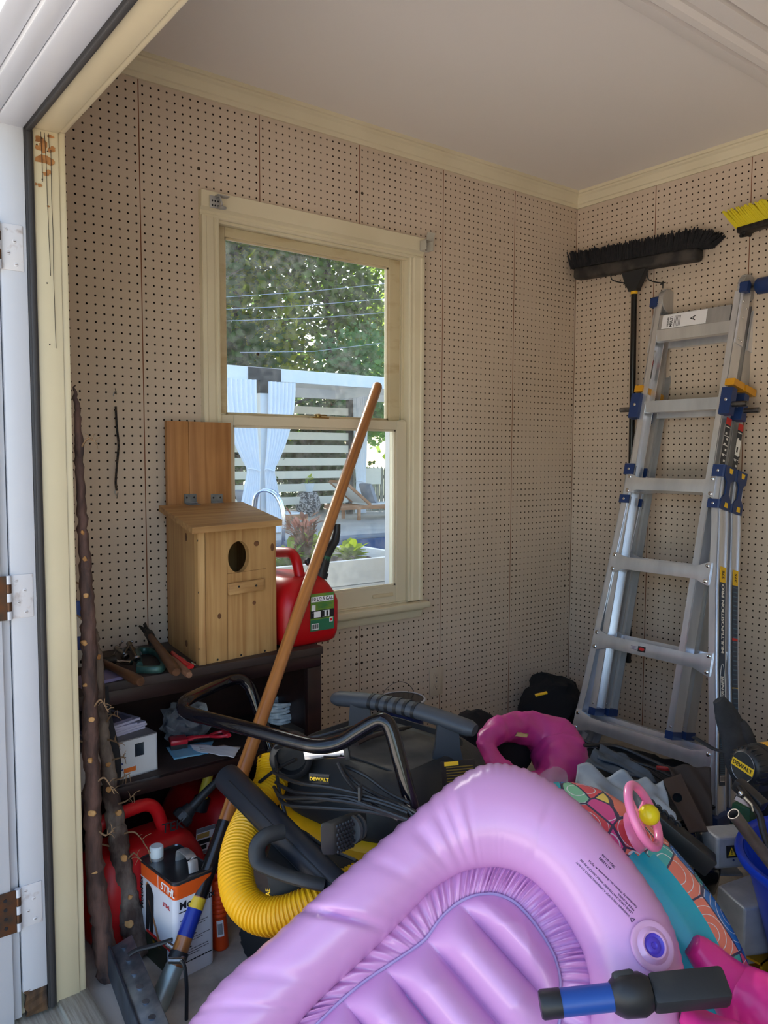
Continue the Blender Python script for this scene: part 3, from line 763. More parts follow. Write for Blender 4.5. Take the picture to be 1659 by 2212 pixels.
# trees behind the pergola, crowns raised out of view to keep the sun off
LEAF = [leafmat('oak_leaf', rgb(64, 96, 48), rgb(100, 128, 56), .55, 1.2), leafmat('maple_leaf', rgb(84, 116, 44), rgb(150, 160, 50), .65, 1.2), leafmat('vine_leaf', rgb(72, 122, 76), rgb(112, 152, 92), .35, 1.2), leafmat('shade_leaf', rgb(48, 76, 46), rgb(74, 104, 56), .4, 1.2)]
M_bark0 = mat('tree_bark', rgb(70, 60, 50), .9, col2=rgb(44, 38, 32), vs=8, bump=.5)
def tree(lab, x, y, h, rx, ry, zc, rz, n, size, lm, seed, clusters=14):
    r = random.Random(seed); o = thing('tree', lab, 'tree', (x, y, GZ), 'trees beyond the pool')
    mb = MB(); mb.tube([(x, y, GZ), (x+.1, y, GZ+h*.3), (x-.08, y+.1, GZ+h*.6), (x+.05, y, GZ+h*.92)], [.16, .13, .09, .03], 9)
    for k in range(7):
        a = r.random()*2*PI; z = GZ+h*(.3+.08*k); mb.tube([(x, y, z), (x+math.cos(a)*rx*.4, y+math.sin(a)*ry*.4, z+.5), (x+math.cos(a)*rx*.8, y+math.sin(a)*ry*.8, z+.8)], [.06, .04, .015], 6)
    mb.build('trunk', M_bark0, o)
    cl = []
    for k in range(clusters):
        while True:
            q = V((r.uniform(-1, 1), r.uniform(-1, 1), r.uniform(-1, 1)))
            if q.length < 1: break
        cl.append((V((x+q.x*rx*.85, y+q.y*ry*.85, zc+q.z*rz*.9)), r.uniform(.35, .7)*min(rx, rz)))
    mb = MB()
    for k in range(n):
        c, s = cl[r.randrange(clusters)]
        d = V((r.gauss(0, 1), r.gauss(0, 1), r.gauss(0, .8))); d = d.normalized()*s*(r.random()**.45)
        p = c+d
        if p.z < GZ+.02: continue
        u = V((r.gauss(0, 1), r.gauss(0, 1), r.gauss(0, .5))).normalized(); w_ = u.orthogonal().normalized(); w_ = (w_+u.cross(w_)*r.uniform(-1, 1)).normalized()
        l = size*r.uniform(.6, 1.3); ww = l*.36
        mb.add([p-u*l*.5, p+w_*ww, p+u*l*.5, p-w_*ww], [(0, 1, 2, 3)])
    mb.build('foliage', lm, o, smooth=0)
tree('dark oak filling the left of the upper window pane', 5.0, 15.6, 13, 2.2, 1.6, 7.2, 6.8, 10000, .22, LEAF[3], 1, 40)
tree('tall tree with sunlit yellow green gaps behind the middle of the window', 7.3, 17.5, 15, 2.6, 1.8, 7.8, 7.2, 10000, .24, LEAF[1], 2, 40)
tree('broad dark tree behind the right of the upper window pane', 10.0, 17.0, 15, 2.6, 1.8, 7.8, 7.2, 10000, .24, LEAF[0], 3, 40)
tree('vine covered bush hanging over the fence at the right of the window', 9.6, 15.0, 4.6, 1.5, .7, 2.9, 1.5, 5000, .17, LEAF[2], 4, 16)
tree('low shaded bush behind the pergola slats', 6.2, 14.3, 3.0, 2.4, .7, 1.5, 1.6, 6000, .15, LEAF[3], 5, 18)
tree('pale leafy tree at the far left behind the pergola', 1.7, 16.2, 15, 2.6, 1.6, 7.8, 7.2, 10000, .26, LEAF[0], 6, 40)  # stands left of the view; its tall crown blocks sun at the window
tree('dark tree standing farthest right beyond the fence', 13.4, 16.0, 14, 2.6, 1.6, 7.2, 6.6, 8000, .24, LEAF[0], 7, 30)
tree('rounded shrub under the vine bush at the fence', 8.2, 14.9, 2.6, 1.4, .6, .9, 1.3, 4000, .13, LEAF[3], 8, 14)
tree('distant dense tree closing the gap behind the garden', 7.0, 22.5, 18, 6.5, 2.0, 9, 8.5, 16000, .45, LEAF[3], 9, 60)
tree('distant dark tree at the right edge of the garden', 17.5, 21, 15, 4.0, 2.0, 7.5, 7.0, 7000, .42, LEAF[0], 10, 30)
# ================================================================= left side: branches, cabinet and what stands on and in it
def depth(p): return (V(p)-CAM).dot(RD)
def P(x, y, D): return at(x, y, D=D)
def pathpx(pts, n=6, closed=False):
    """(x, y, D, r_px) -> smooth 3D path and metric radii"""
    q = [P(a[0], a[1], a[2]) for a in pts]; r = [V((a[3]*a[2]/FPX, 0, 0)) for a in pts]
    return spl(q, n, closed), [max(v.x, .0004) for v in spl(r, n, closed)]
def cloth(c4, nu, nv, amp=.01, seed=1, freq=3.0, sag=0.0, mb=None, mi=0):
    """crumpled sheet between four 3D corners"""
    a, b, c, d = [V(q) for q in c4]; r = random.Random(seed)
    ph = [(r.uniform(.5, 1.6)*freq, r.uniform(.5, 1.6)*freq, r.uniform(0, 6.3), r.uniform(.4, 1)) for _ in range(6)]
    n = (b-a).cross(d-a).normalized(); mb = mb or MB()
    def fn(u, v):
        p = a*(1-u)*(1-v)+b*u*(1-v)+c*u*v+d*(1-u)*v
        h = sum(w*math.sin(fx*u*6.28+fy*v*6.28+p0) for fx, fy, p0, w in ph)/3
        return p+n*h*amp+V((0, 0, -sag*(1-(2*u-1)**2)*(1-(2*v-1)**2)))
    return mb.grid(fn, nu, nv, mi=mi)
def solid(o, t, off=0):
    m = o.modifiers.new('thickness', 'SOLIDIFY'); m.thickness = t; m.offset = off; return o
def wobble(mb, amp, sc, seed=0, i0=0):
    from mathutils import noise
    for i in range(i0, len(mb.v)):
        p = V(mb.v[i]); d = noise.noise_vector(p*sc+V((seed, seed*2, 0)))*amp+noise.noise_vector(p*sc*2.7+V((seed, 1, 9)))*amp*.4
        mb.v[i] = tuple(p+d)
    return mb

# ---------------------------------------------------------------- branches
M_bark = mat('branch_bark', rgb(104, 76, 66), .85, col2=rgb(58, 44, 40), vs=14, stretch=(3, 3, .7), bump=.9, bs=60, bstretch=(2, 2, .6))
M_barkl = mat('branch_lichen', rgb(132, 124, 116), .9, col2=rgb(88, 72, 64), vs=20)
M_cut = mat('cut_wood', rgb(204, 158, 100), .7, col2=rgb(170, 120, 68), vs=30)
M_twig = mat('dry_twig', rgb(128, 100, 72), .9)
def branch(lab, pts, base, D1, seed, knots, twigs, bm=None):
    r = random.Random(seed); N = len(pts); D0 = depth(base)
    full = [(x, y, 1/((1/D0)+((1/D1)-(1/D0))*((pts[0][1]-y)/(pts[0][1]-pts[-1][1]))), rr) for x, y, rr in pts]
    o = thing('branch', lab, 'branch', tuple(base), 'cut branches behind the door jamb')
    path, rad = pathpx(full, 8)
    path = [p+V((r.gauss(0, .0012), r.gauss(0, .0012), 0)) for p in path]; rad = [q*r.uniform(.93, 1.08) for q in rad]
    path[0].z = max(path[0].z, .0)
    mb = MB(); mb.tube(path, rad, 14); wobble(mb, .003, 40, seed); mb.build('bark_stem', bm or M_bark, o, smooth=50)
    def pos(y):
        k = min(range(len(path)), key=lambda i: abs(proj_y(path[i])-y)); return path[k], rad[k]
    for y, side, s in knots:
        p, q = pos(y); d = (RX*side-RD*.75+V((0, 0, .2))).normalized()
        mb = MB(); s *= r.uniform(.45, .8); mb.lathe([(.011*s, -.01), (.010*s, .003), (.0085*s, .006), (.003*s, .007)], 9, M=frame(p+d*q*.85, d.orthogonal(), d.cross(d.orthogonal()))); wobble(mb, .0035, 110, seed+y)
        mb.build('knot', M_cut, o, smooth=30)
    for y, side, L in twigs:
        p, q = pos(y); d = (RX*side-RD*.5+V((0, 0, r.uniform(-.1, .5)))).normalized(); p0 = p+d*q*.7
        mb = MB(); p1 = p0+d*L*.5+V((0, 0, r.uniform(-.2, .4)*L)); p2 = p0+d*L+V((0, 0, r.uniform(-.5, .3)*L))
        mb.tube(spl([p0, p1, p2], 4), [.0022]*5+[.0012]*4, 5)
        for k in range(5):
            t = p1.lerp(p2, .2+.16*k); e = t+(d*.4+V((r.gauss(0, .6), r.gauss(0, .6), r.gauss(0, .8)))).normalized()*L*.35
            mb.tube([t, t.lerp(e, .5)+V((0, 0, .003)), e], [.0011, .0009, .0005], 4)
        mb.build('twig', M_twig, o)
    return o
def proj_y(p):
    c = V(p)-CAM; return 1106+FPX*c.dot(RY)/c.dot(RD)
A0 = at(232, 2112, Z=0); B0 = at(300, 2062, Z=0)
branch('tall leaning branch nearest the door jamb with a thin split tip', [(232, 2112, 22), (226, 2050, 22), (214, 1960, 21), (204, 1870, 19), (200, 1780, 18), (198, 1680, 17), (196, 1580, 17), (194, 1480, 16), (192, 1390, 16), (189, 1300, 15), (184, 1210, 13), (177, 1120, 10), (173, 1030, 9.5), (170, 950, 8), (166, 880, 6), (161, 832, 2)],
       A0, depth(at(163, 835, X=-2.405)), 5, [(1760, .2, 1.5), (1880, .3, 1.2), (1480, -.2, 1), (1560, .3, 1), (1640, .2, 1), (1385, -.1, 1), (1290, .1, 1.2), (1210, .1, .8), (1150, .2, .7)], [(1610, -1, .05), (1690, .9, .06), (1790, 1, .05), (1350, -.8, .04), (965, 1, .05), (1270, -.9, .03), (1530, .9, .05)])
branch('thicker branch with pale lichen leaning behind the tall branch', [(302, 2062, 27), (290, 2010, 26), (277, 1950, 25), (266, 1880, 22), (254, 1800, 20), (243, 1730, 18), (233, 1660, 15), (224, 1590, 13), (217, 1520, 12), (212, 1450, 11), (209, 1395, 8), (207, 1360, 4)],
       B0, depth(at(207, 1360, Y=-.37)), 9, [(1990, .1, 1.8), (1850, .7, 1.3), (1705, .2, 1.2), (1760, .8, 1.2), (1650, .3, 1), (1930, .5, 1), (1420, .5, 1.2)], [(1800, 1, .09), (1740, .9, .07), (1690, 1, .06), (1560, .8, .05), (1600, .9, .05), (1860, 1, .05), (1920, -.9, .05), (1830, -1, .05), (1640, 1, .05)], mat('grey_branch_bark', rgb(126, 114, 104), .9, col2=rgb(66, 50, 44), vs=11, vlo=.4, vhi=.62, stretch=(2, 2, 1), bump=.9, bs=60, bstretch=(2, 2, .6)))

# bungee cord on the wall
o = thing('bungee_cord', 'thin dark bungee cord with end hooks hanging on the pegboard above the branches', 'cord', tuple(at(250, 870, Y=-.01)))
pts = [at(x, y, Y=-.012) for x, y in ((250, 878), (252, 920), (256, 960), (253, 1000), (250, 1040), (252, 1060))]
mb = MB(); mb.tube(spl(pts, 6), .0035, 8); mb.build('cord', mat('bungee_weave', rgb(66, 52, 42), .8, col2=rgb(28, 26, 26), vs=120, vlo=.48, vhi=.52), o)
for (x, y, s) in ((249, 852, -1), (252, 1064, 1)):
    a = at(x, y, Y=-.012); mb = MB()
    mb.tube(spl([a+V((0, -.001, -.018*-s*-1)), a+V((.004, 0, 0)), a+V((0, 0, .008*-s)), a+V((-.005, 0, 0)), a+V((-.004, 0, .006*s))], 5), .0016, 7); mb.build('end_hook', M_steel, o)

# ---------------------------------------------------------------- cabinet
CT = .651; CX0, CX1, CY = -2.425, -1.625, -.362
o = thing('shelf_cabinet', 'open dark stained wooden shelf cabinet standing under the window', 'cabinet', (-2.02, -.2, 0))
mb = MB(); mb.bb(CX0-.005, CX1+.004, CY-.006, -.022, CT-.024, CT, r=.003); mb.build('top_board', M_darktop, o)
mb = MB(); mb.bb(CX0, CX1, CY, CY+.02, CT-.062, CT-.0245, r=.002); mb.build('front_rail', M_dark, o)
for x0, x1 in ((CX0, CX0+.022), (CX1-.022, CX1)):
    mb = MB(); mb.bb(x0, x1, CY+.02, -.024, 0, CT-.0245); mb.build('side_panel', M_dark, o)
for x0, x1 in ((CX0, CX0+.045), (CX1-.050, CX1)):
    mb = MB(); mb.bb(x0, x1, CY, CY+.0195, 0, CT-.0625, r=.002); mb.build('stile', M_dark, o)
mb = MB(); mb.bb(CX0+.0225, CX1-.0225, -.036, -.026, 0.02, CT-.0245); mb.build('back_panel', M_dark, o)
SZ = .366
mb = MB(); mb.bb(CX0+.0225, CX1-.0225, CY+.0198, -.037, SZ-.032, SZ, r=.002); mb.build('shelf', M_darktop, o)
mb = MB(); mb.bb(CX0+.046, CX1-.051, CY, CY+.0195, SZ-.034, SZ, r=.002); mb.build('shelf_edge', M_dark, o)

# ---------------------------------------------------------------- birdhouse
o = thing('birdhouse', 'unfinished wooden nest box with round hole standing on the dark cabinet', 'birdhouse', (-1.89, -.2, CT))
FL, FR, BL, BR = V((-2.022, -.350, CT)), V((-1.762, -.326, CT)), V((-1.985, -.052, CT)), V((-1.737, -.052, CT))
ZF, ZB = 1.030, 1.068
up = V((0, 0, 1))
def wallquad(mb, a, b, za, zb, t, mi=0):
    """upright board from a to b (outer face), thickness t inwards"""
    n = up.cross(b-a).normalized()
    p = [a, b, V((b.x, b.y, zb)), V((a.x, a.y, za))]; q = [v+n*t for v in p]
    mb.add(p+q, [(0, 1, 2, 3), (7, 6, 5, 4), (0, 4, 5, 1), (1, 5, 6, 2), (2, 6, 7, 3), (3, 7, 4, 0)], mi)
# front with the hole
fx = (FR-FL); fw = fx.length; fx.normalize(); fn_ = fx.cross(up).normalized()      # outward normal
hc = at_plane(516, 1203, FL, fn_); hu = (hc-FL).dot(fx); hz = hc.z; hr = (.0365, .0455)
mb = MB(); N = 32
def fp(u, z, d): return FL+fx*u+V((0, 0, z-CT))-fn_*d
el = [(hu+hr[0]*math.cos(2*PI*k/N), hz+hr[1]*math.sin(2*PI*k/N)) for k in range(N)]
def edge(k):
    c, s = math.cos(2*PI*k/N), math.sin(2*PI*k/N); m_ = max(abs(c), abs(s)); c /= m_; s /= m_
    return (hu+c*(fw-hu if c > 0 else hu), hz+s*(ZF-hz if s > 0 else hz-CT))
rc = [edge(k) for k in range(N)]
vs = []
for d in (0, .019): vs += [fp(u, z, d) for u, z in el]+[fp(u, z, d) for u, z in rc]
fs = []
for k in range(N):
    j = (k+1) % N
    fs += [(k, j, N+j, N+k)[::-1], (2*N+k, 2*N+j, 3*N+j, 3*N+k), (k, j, 2*N+j, 2*N+k), (N+k, N+j, 3*N+j, 3*N+k)]
mb.add(vs, fs); bf = mb.build('front_board', M_cedar, o, smooth=0)
mb = MB(); wallquad(mb, FL, BL, ZF, ZB, -.019) if False else wallquad(mb, BL, FL-fn_*-.0, ZB, ZF, .019); mb.build('side_board', M_cedar, o, smooth=0)
mb = MB(); wallquad(mb, FR, BR, ZF, ZB, .019); mb.build('side_board', M_cedar, o, smooth=0)
mb = MB(); wallquad(mb, BR, BL, ZB, ZB, .015); mb.build('rear_board', M_cedar, o, smooth=0)
mb = MB(); mb.add([FL+up*.002, FR+up*.002, BR+up*.002, BL+up*.002, FL+up*.018, FR+up*.018, BR+up*.018, BL+up*.018], [(3, 2, 1, 0), (4, 5, 6, 7)]); mb.build('base_board', M_cedar, o, smooth=0)
# joints, knots and nail heads of the front and side
M_score = mat('wood_joint', rgb(92, 62, 36), .9); M_knot = mat('wood_knot', rgb(120, 78, 44), .7, col2=rgb(84, 54, 32), vs=60)
mb = MB()
for x, ya, yb in ((443, 1150, 1440), (490, 1147, 1425)):
    mb.tube([at_plane(x, ya, FL, fn_), at_plane(x+ (3 if x == 443 else 2), yb, FL, fn_)], .0006, 5)
mb.tube([at_plane(490, 1240, FL, fn_), at_plane(575, 1228, FL, fn_)], .0005, 5)
mb.build('board_joint', M_score, o)
def disc(mb, p, n, r1, r2, t=.0006, mi=0, k=14):
    M = frame(p, V(n).orthogonal() if abs(V(n).z) > .9 else up.cross(V(n)), up if abs(V(n).z) < .9 else V((1, 0, 0)))
    mb.prism([(r1*math.cos(2*PI*i/k), r2*math.sin(2*PI*i/k)) for i in range(k)], t, M=M, mi=mi)
sn = (FL-BL).cross(up).normalized(); sn = sn if sn.x < 0 else -sn
for x, y, a, b in ((554, 1174, .009, .008), (474, 1331, .006, .008), (549, 1302, .006, .006), (588, 1182, .006, .012)):
    mb = MB(); disc(mb, at_plane(x, y, FL, fn_), fn_, a, b); mb.build('knot', M_knot, o)
for x, y, a, b in ((403, 1390, .011, .010), (402, 1160, .008, .012)):
    mb = MB(); disc(mb, at_plane(x, y, FL, sn), sn, a, b); mb.build('knot', M_knot, o)
for x, y in ((470, 1425), (521, 1415), (572, 1406), (511, 1266), (548, 1264)):
    mb = MB(); disc(mb, at_plane(x, y, FL, fn_)+fn_*(.0125 if y < 1300 else 0), fn_, .0032, .0032, .0008, k=10); mb.build('nail_head', M_ink, o)
for x, y in ((427, 1168), (429, 1280), (430, 1402), (358, 1265), (361, 1394), (394, 1414), (405, 1420), (422, 1430), (355, 1128)):
    mb = MB(); disc(mb, at_plane(x, y, FL, sn), sn, .0028, .0028, .0008, k=10); mb.build('nail_head', M_ink, o)
# perch strip
p0, p1 = at_plane(490, 1266, FL, fn_), at_plane(567, 1264, FL, fn_)
c = (at_plane(490, 1250, FL, fn_)+at_plane(567, 1283, FL, fn_))/2
mb = MB(); mb.box((0, 0, .006), (.118, .033, .012), M=frame(c, fx+up*.02, up), r=.0015); mb.build('perch_strip', M_cedarx, o)
# roof
r4 = [at(415, 1140, Y=-.388), at(610, 1123, Y=-.375), at(524, 1084, Y=-.058), at(343, 1092, Y=-.058)]
rn = (r4[1]-r4[0]).cross(r4[3]-r4[0]).normalized()
for t0, t1 in ((0, .70), (.705, 1.0)):
    a, b, c, d = r4; q = [a.lerp(d, t0), b.lerp(c, t0), b.lerp(c, t1), a.lerp(d, t1)]; w = [v-rn*.017 for v in q]
    mb = MB(); mb.add(q+w, [(0, 1, 2, 3), (7, 6, 5, 4), (0, 4, 5, 1), (1, 5, 6, 2), (2, 6, 7, 3), (3, 7, 4, 0)]); mb.build('roof_board', M_cedarx, o, smooth=0)
# tall back board in two strips
xs = (at(362, 1000, Y=-.05).x, at(409, 1000, Y=-.05).x, at(500, 1000, Y=-.05).x); zt = at(430, 911, Y=-.05).z
for x0, x1 in ((xs[0], xs[1]-.0008), (xs[1]+.0008, xs[2])):
    mb = MB(); mb.bb(x0, x1, -.048, -.030, CT, zt, r=.001); mb.build('back_board', M_cedarback, o)
for x in (412, 469):
    h0 = at(x, 1081, Y=-.052); mb = MB(); mb.bb(h0.x-.020, h0.x+.020, -.0505, -.0485, h0.z-.008, h0.z+.020); mb.box(h0+V((0, -.016, -.011)), (.040, .026, .0015), rot=(math.atan2(rn.y, rn.z)*-1, 0, 0))
    mb.rod(h0+V((-.02, -.004, -.008)), h0+V((.02, -.004, -.008)), .0028, 8)
    for dx in (-.012, .012): mb.lathe([(.003, 0), (.003, .0008)], 8, mi=1, M=frame((h0.x+dx, -.0505, h0.z+.009), (1, 0, 0), (0, 0, 1)))
    mb.build('hinge', [M_galv, M_ink], o)

# ---------------------------------------------------------------- fuel cans
def rring(hx, hy, r, z, cx=0, cy=0, n=6):
    r = min(r, hx*.98, hy*.98); pts = []
    for sx, sy, a0 in ((1, 1, 0), (-1, 1, 90), (-1, -1, 180), (1, -1, 270)):
        for k in range(n+1):
            a = math.radians(a0+90*k/n); pts.append((cx+sx*(hx-r)+r*math.cos(a), cy+sy*(hy-r)+r*math.sin(a), z))
    return pts
def fuel_can(lab, M, L, Wd, H, m, grp='red plastic fuel cans'):
    """x = lengthways towards the spout, z up; H is the height of the handle top"""
    o = thing('fuel_can', lab, 'fuel can', tuple(M.translation), grp)
    hb = H*.72; mb = MB(); hx, hy = L/2, Wd/2
    rings = [rring(hx*.86, hy*.80, .03, 0), rring(hx*.93, hy*.90, .035, .008), rring(hx*.98, hy*.97, .04, .03), rring(hx, hy, .045, .06), rring(hx, hy, .045, hb*.62),
             rring(hx*.97, hy*.93, .05, hb*.76, -.002), rring(hx*.88, hy*.78, .05, hb*.92, -.006), rring(hx*.80, hy*.62, .05, hb, -.01), rring(hx*.72, hy*.5, .04, hb+.004, -.012)]
    mb.loft(rings, M=M); mb.build('can_body', m, o, smooth=50)
    mb = MB(); x0, x1 = -hx*.80, hx*.34
    mb.tube(fillet([M @ V((x0, 0, hb-.02)), M @ V((x0*.98, 0, H-.016)), M @ V((x1*.75, 0, H-.004)), M @ V((x1+.02, 0, hb-.02))], .045, 7), .017, 12); mb.build('can_handle', m, o, smooth=60)
    return o
M1 = frame((-1.643, -.200, CT), (.06, -1, 0), (1, .06, 0)); 
M1[0][3], M1[1][3], M1[2][3] = -1.643, -.200, CT
o = fuel_can('red fuel can with green label standing on the cabinet beside the birdhouse', M1, .285, .222, .282, M_red)
# label wrapped flat on the near end
ln = V((.06, -1, 0)).normalized(); lp = V((-1.643, -.200, 0))+ln*.1435
c4 = [at_plane(x, y, lp, ln) for x, y in ((668.5, 1365), (719, 1357), (722, 1277.5), (672.5, 1284))]
lc = (c4[0]+c4[1]+c4[2]+c4[3])/4; lx = (c4[1]-c4[0]).normalized(); lw = (c4[1]-c4[0]).length; lh = (c4[3]-c4[0]).length
LM = frame(lc+ln*.001, lx, up)
M_green = mat('green_label', rgb(66, 124, 58), .4, col2=rgb(112, 140, 50), vs=30); M_dgreen = mat('deep_green_label', rgb(38, 108, 78), .4)
mb = MB(); mb.box((0, 0, 0), (lw, lh, .0012), M=LM, mi=0)
def lq(x0, x1, y0, y1, mi, z=.0009): mb.box(((x0+x1)/2*lw, (y0+y1)/2*lh, z), ((x1-x0)*lw, (y1-y0)*lh, .0004), M=LM, mi=mi)
lq(-.5, .5, -.5, -.2, 1); lq(-.46, -.3, -.02, .2, 3); lq(-.5, .5, -.16, .05, 2); lq(-.36, -.08, -.14, .02, 3, .0013); lq(.0, .3, -.14, .03, 3, .0013); lq(-.46, -.16, -.46, -.3, 3, .0013)
for k in range(7): lq(-.44+.04*k, -.42+.04*k+.01*(k % 2), -.44, -.32, 2, .0017)
lq(.3, .44, -.3, -.18, 3, .0013); lq(.32, .42, -.28, -.2, 4, .0016); lq(-.02, .08, -.13, .02, 2, .0017); lq(.16, .24, -.13, .02, 2, .0017)
for k in range(4): lq(-.2, .4, .22-.035*k-.008, .22-.035*k, 1, .0011)
lq(-.48, .46, .28, .42, 3, .0011)
mb.text('10 L/2.5 GAL', LM @ Matrix.Translation((-.46*lw, .35*lh, .0016)), lh*.13, mi=2, bold=.0004)
mb.build('label', [M_green, M_dgreen, M_ink, M_paper, M_inkr], o, smooth=0)
mb = MB(); pts = [at(x, y, Y=-.262) for x, y in ((690, 1248), (697, 1222), (703, 1200), (716, 1178), (723, 1168), (727, 1150), (728, 1132))]
mb.tube(pts, [.021, .021, .018, .0165, .0155, .013, .0115], 14); mb.tube([pts[0], pts[0].lerp(pts[1], .5)], .025, 14); mb.tube([pts[1].lerp(pts[2], .55), pts[1].lerp(pts[2], .95)], .0192, 12, mi=1)
mb.beam(pts[4], pts[5]+V((.012, 0, .004)), .006, .005); mb.build('spout', [M_black, M_dgreen], o)
mb = MB(); q = at(665, 1214, Y=-.285); mb.lathe([(.012, 0), (.012, .012), (.009, .014)], 12, M=frame(q, (1, 0, 0), (0, .3, 1))); mb.build('vent_cap', M_black, o)

# ---------------------------------------------------------------- tools on the cabinet
M_handle = woodmat('old_handle_wood', rgb(108, 72, 48), rgb(72, 46, 32), 'Y', rough=.45); M_iron = mat('dark_iron', rgb(62, 60, 60), .5, .7, col2=rgb(42, 38, 36), vs=40)
Z1 = CT+.013
a, b = at(304, 1473, Z=Z1+.001), at(222, 1430, Z=Z1+.012)
o = thing('hammer', 'old claw hammer with brown handle lying at the left front of the cabinet top', 'hammer', tuple(b), 'hammers on the cabinet')
mb = MB(); mb.tube([a, a.lerp(b, .05), a.lerp(b, .3), a.lerp(b, .6), b], [.011, .0142, .0138, .010, .0095], 12); mb.build('handle', M_handle, o)
d = V((b-a)).normalized(); e = d.cross(up).normalized(); hcn = b+d*.004
mb = MB(); mb.tube([hcn-e*.06+up*.01, hcn-e*.03+up*.012, hcn, hcn+e*.02, hcn+e*.035], [.004, .009, .0125, .0105, .014], 12, flat=1); mb.build('head', M_iron, o)
a, b = at(381, 1452, Z=Z1+.002), at(322, 1370, Z=CT+.060)
o = thing('hammer', 'claw hammer propped up against the birdhouse with its claw in the air', 'hammer', tuple(a), 'hammers on the cabinet')
mb = MB(); mb.tube([a, a.lerp(b, .05), a.lerp(b, .35), a.lerp(b, .7), b], [.011, .0150, .0142, .0105, .0095], 12); mb.build('handle', M_handle, o)
mb = MB(); d = (b-a).normalized(); e = RX; t = at(301, 1352, Z=CT+.082); t2 = at(308, 1346, Z=CT+.085)
mb.tube([b-d*.02, b+d*.006], [.0125, .0135], 10); mb.tube([b, b.lerp(t, .5), t], [.0105, .0065, .003], 8); mb.tube([b, b.lerp(t2, .55), t2+RX*.008], [.0105, .0065, .003], 8); mb.tube([b, b-up*.03+RX*.012], [.0115, .0125], 10); mb.build('head', M_iron, o)
a, b = at(409, 1458, Z=CT+.011), at(372, 1424, Z=CT+.014)
o = thing('tool_handle', 'pale round wooden tool handle end peeking out beside the propped hammer', 'tool', tuple(a))
mb = MB(); mb.tube([a, a.lerp(b, .08), b], [.008, .0105, .0095], 12); mb.build('grip', woodmat('pale_handle_wood', rgb(150, 108, 82), rgb(118, 80, 58), 'Y'), o)
mb = MB(); mb.tube([b, b+(b-a)*.9], .004, 8); mb.build('shank', M_steel, o)
o = thing('pliers', 'red handled pliers lying against the foot of the birdhouse', 'pliers', tuple(at(390, 1428, Z=CT+.01)))
for off in (0, .012):
    mb = MB(); pts = [at(408, 1442, Z=CT+.011)+V((off, off*.5, 0)), at(396, 1433, Z=CT+.012)+V((off*.6, off*.8, 0)), at(384, 1423, Z=CT+.012)+V((off*.4, off*.3, 0)), at(372, 1410, Z=CT+.012)]
    mb.tube(spl(pts, 5), [.006]*6+[.0068]*5+[.0055]*5, 10); mb.build('grip', mat('red_grip', rgb(206, 34, 38), .35), o)
mb = MB(); q = at(372, 1410, Z=CT+.012); mb.tube([q, q+V((-.01, .03, 0)), q+V((-.014, .055, 0))], [.008, .010, .004], 10, flat=.6); mb.build('jaws', M_iron, o)
for nm, lab, p_, q_ in (('chisel', 'bright steel tool bit lying against the foot of the birdhouse', (392, 1422), (402, 1428)), ('chisel', 'bright steel tool bit at the front left corner of the birdhouse', (415, 1433), (424, 1439))):
    mb = MB(); mb.tube([at(*p_, Z=CT+.006), at(*q_, Z=CT+.005)], .0042, 10); tag(mb.build(nm, M_chrome, smooth=40), lab, 'tool')
# C clamps
M_teal = mat('green_hammered_paint', rgb(58, 96, 88), .4, .3, col2=rgb(44, 76, 72), vs=60)
def cclamp(lab, outline, scr, bar, z, m):
    o = thing('c_clamp', lab, 'clamp', tuple(at(*outline[0], Z=z)), 'clamps on the cabinet')
    pts = [at(x, y, Z=z+dz) for (x, y), dz in zip(outline, [0]*len(outline))]
    mb = MB(); mb.tube(fillet(pts, .02, 5), .0085 if m is M_teal else .0058, 10, up=(0, 0, 1), flat=1.25); mb.build('frame', m, o)
    s0, s1 = [at(x, y, Z=z+dz) for x, y, dz in scr]; mb = MB(); mb.rod(s0, s1, .0055, 10); d = (s1-s0).normalized(); mb.lathe([(.009, 0), (.011, .004), (.008, .010)], 12, M=frame(s0, d.orthogonal(), d.cross(d.orthogonal()))); mb.rod(s1-d*.012, s1+d*.004, .0075, 10); mb.build('screw', M_steel, o)
    b0, b1 = [at(x, y, Z=z+dz) for x, y, dz in bar]; mb = MB(); mb.rod(b0, b1, .0022, 8); mb.ball(b0, .0042, 8); mb.ball(b1, .0042, 8); mb.build('tommy_bar', M_steel, o)
cclamp('green C clamp lying on its side left of the propped hammer', [(302, 1437), (296, 1407), (320, 1404), (340, 1411), (354, 1430), (350, 1446), (325, 1447), (297, 1446)], [(297, 1425, .012), (279, 1391, .045)], [(285, 1386, .050), (268, 1412, .030)], CT+.012, M_teal)
cclamp('small steel C clamp behind the green clamp on the cabinet', [(272, 1424), (262, 1410), (272, 1400), (296, 1402), (302, 1412)], [(274, 1420, .014), (252, 1400, .034)], [(264, 1386, .040), (236, 1430, .012)], CT+.010, M_steel)
mb = MB(); mb.tube([at(262, 1430, Z=CT+.012), at(284, 1432, Z=CT+.013)], .007, 10); mb.ball(at(252, 1428, Z=CT+.01), .005, 8); mb.rod(at(252, 1428, Z=CT+.01), at(262, 1430, Z=CT+.012), .003, 8)
tag(mb.build('socket_driver', M_chrome, smooth=40), 'short bright chrome socket between the clamps and the front hammer', 'tool')
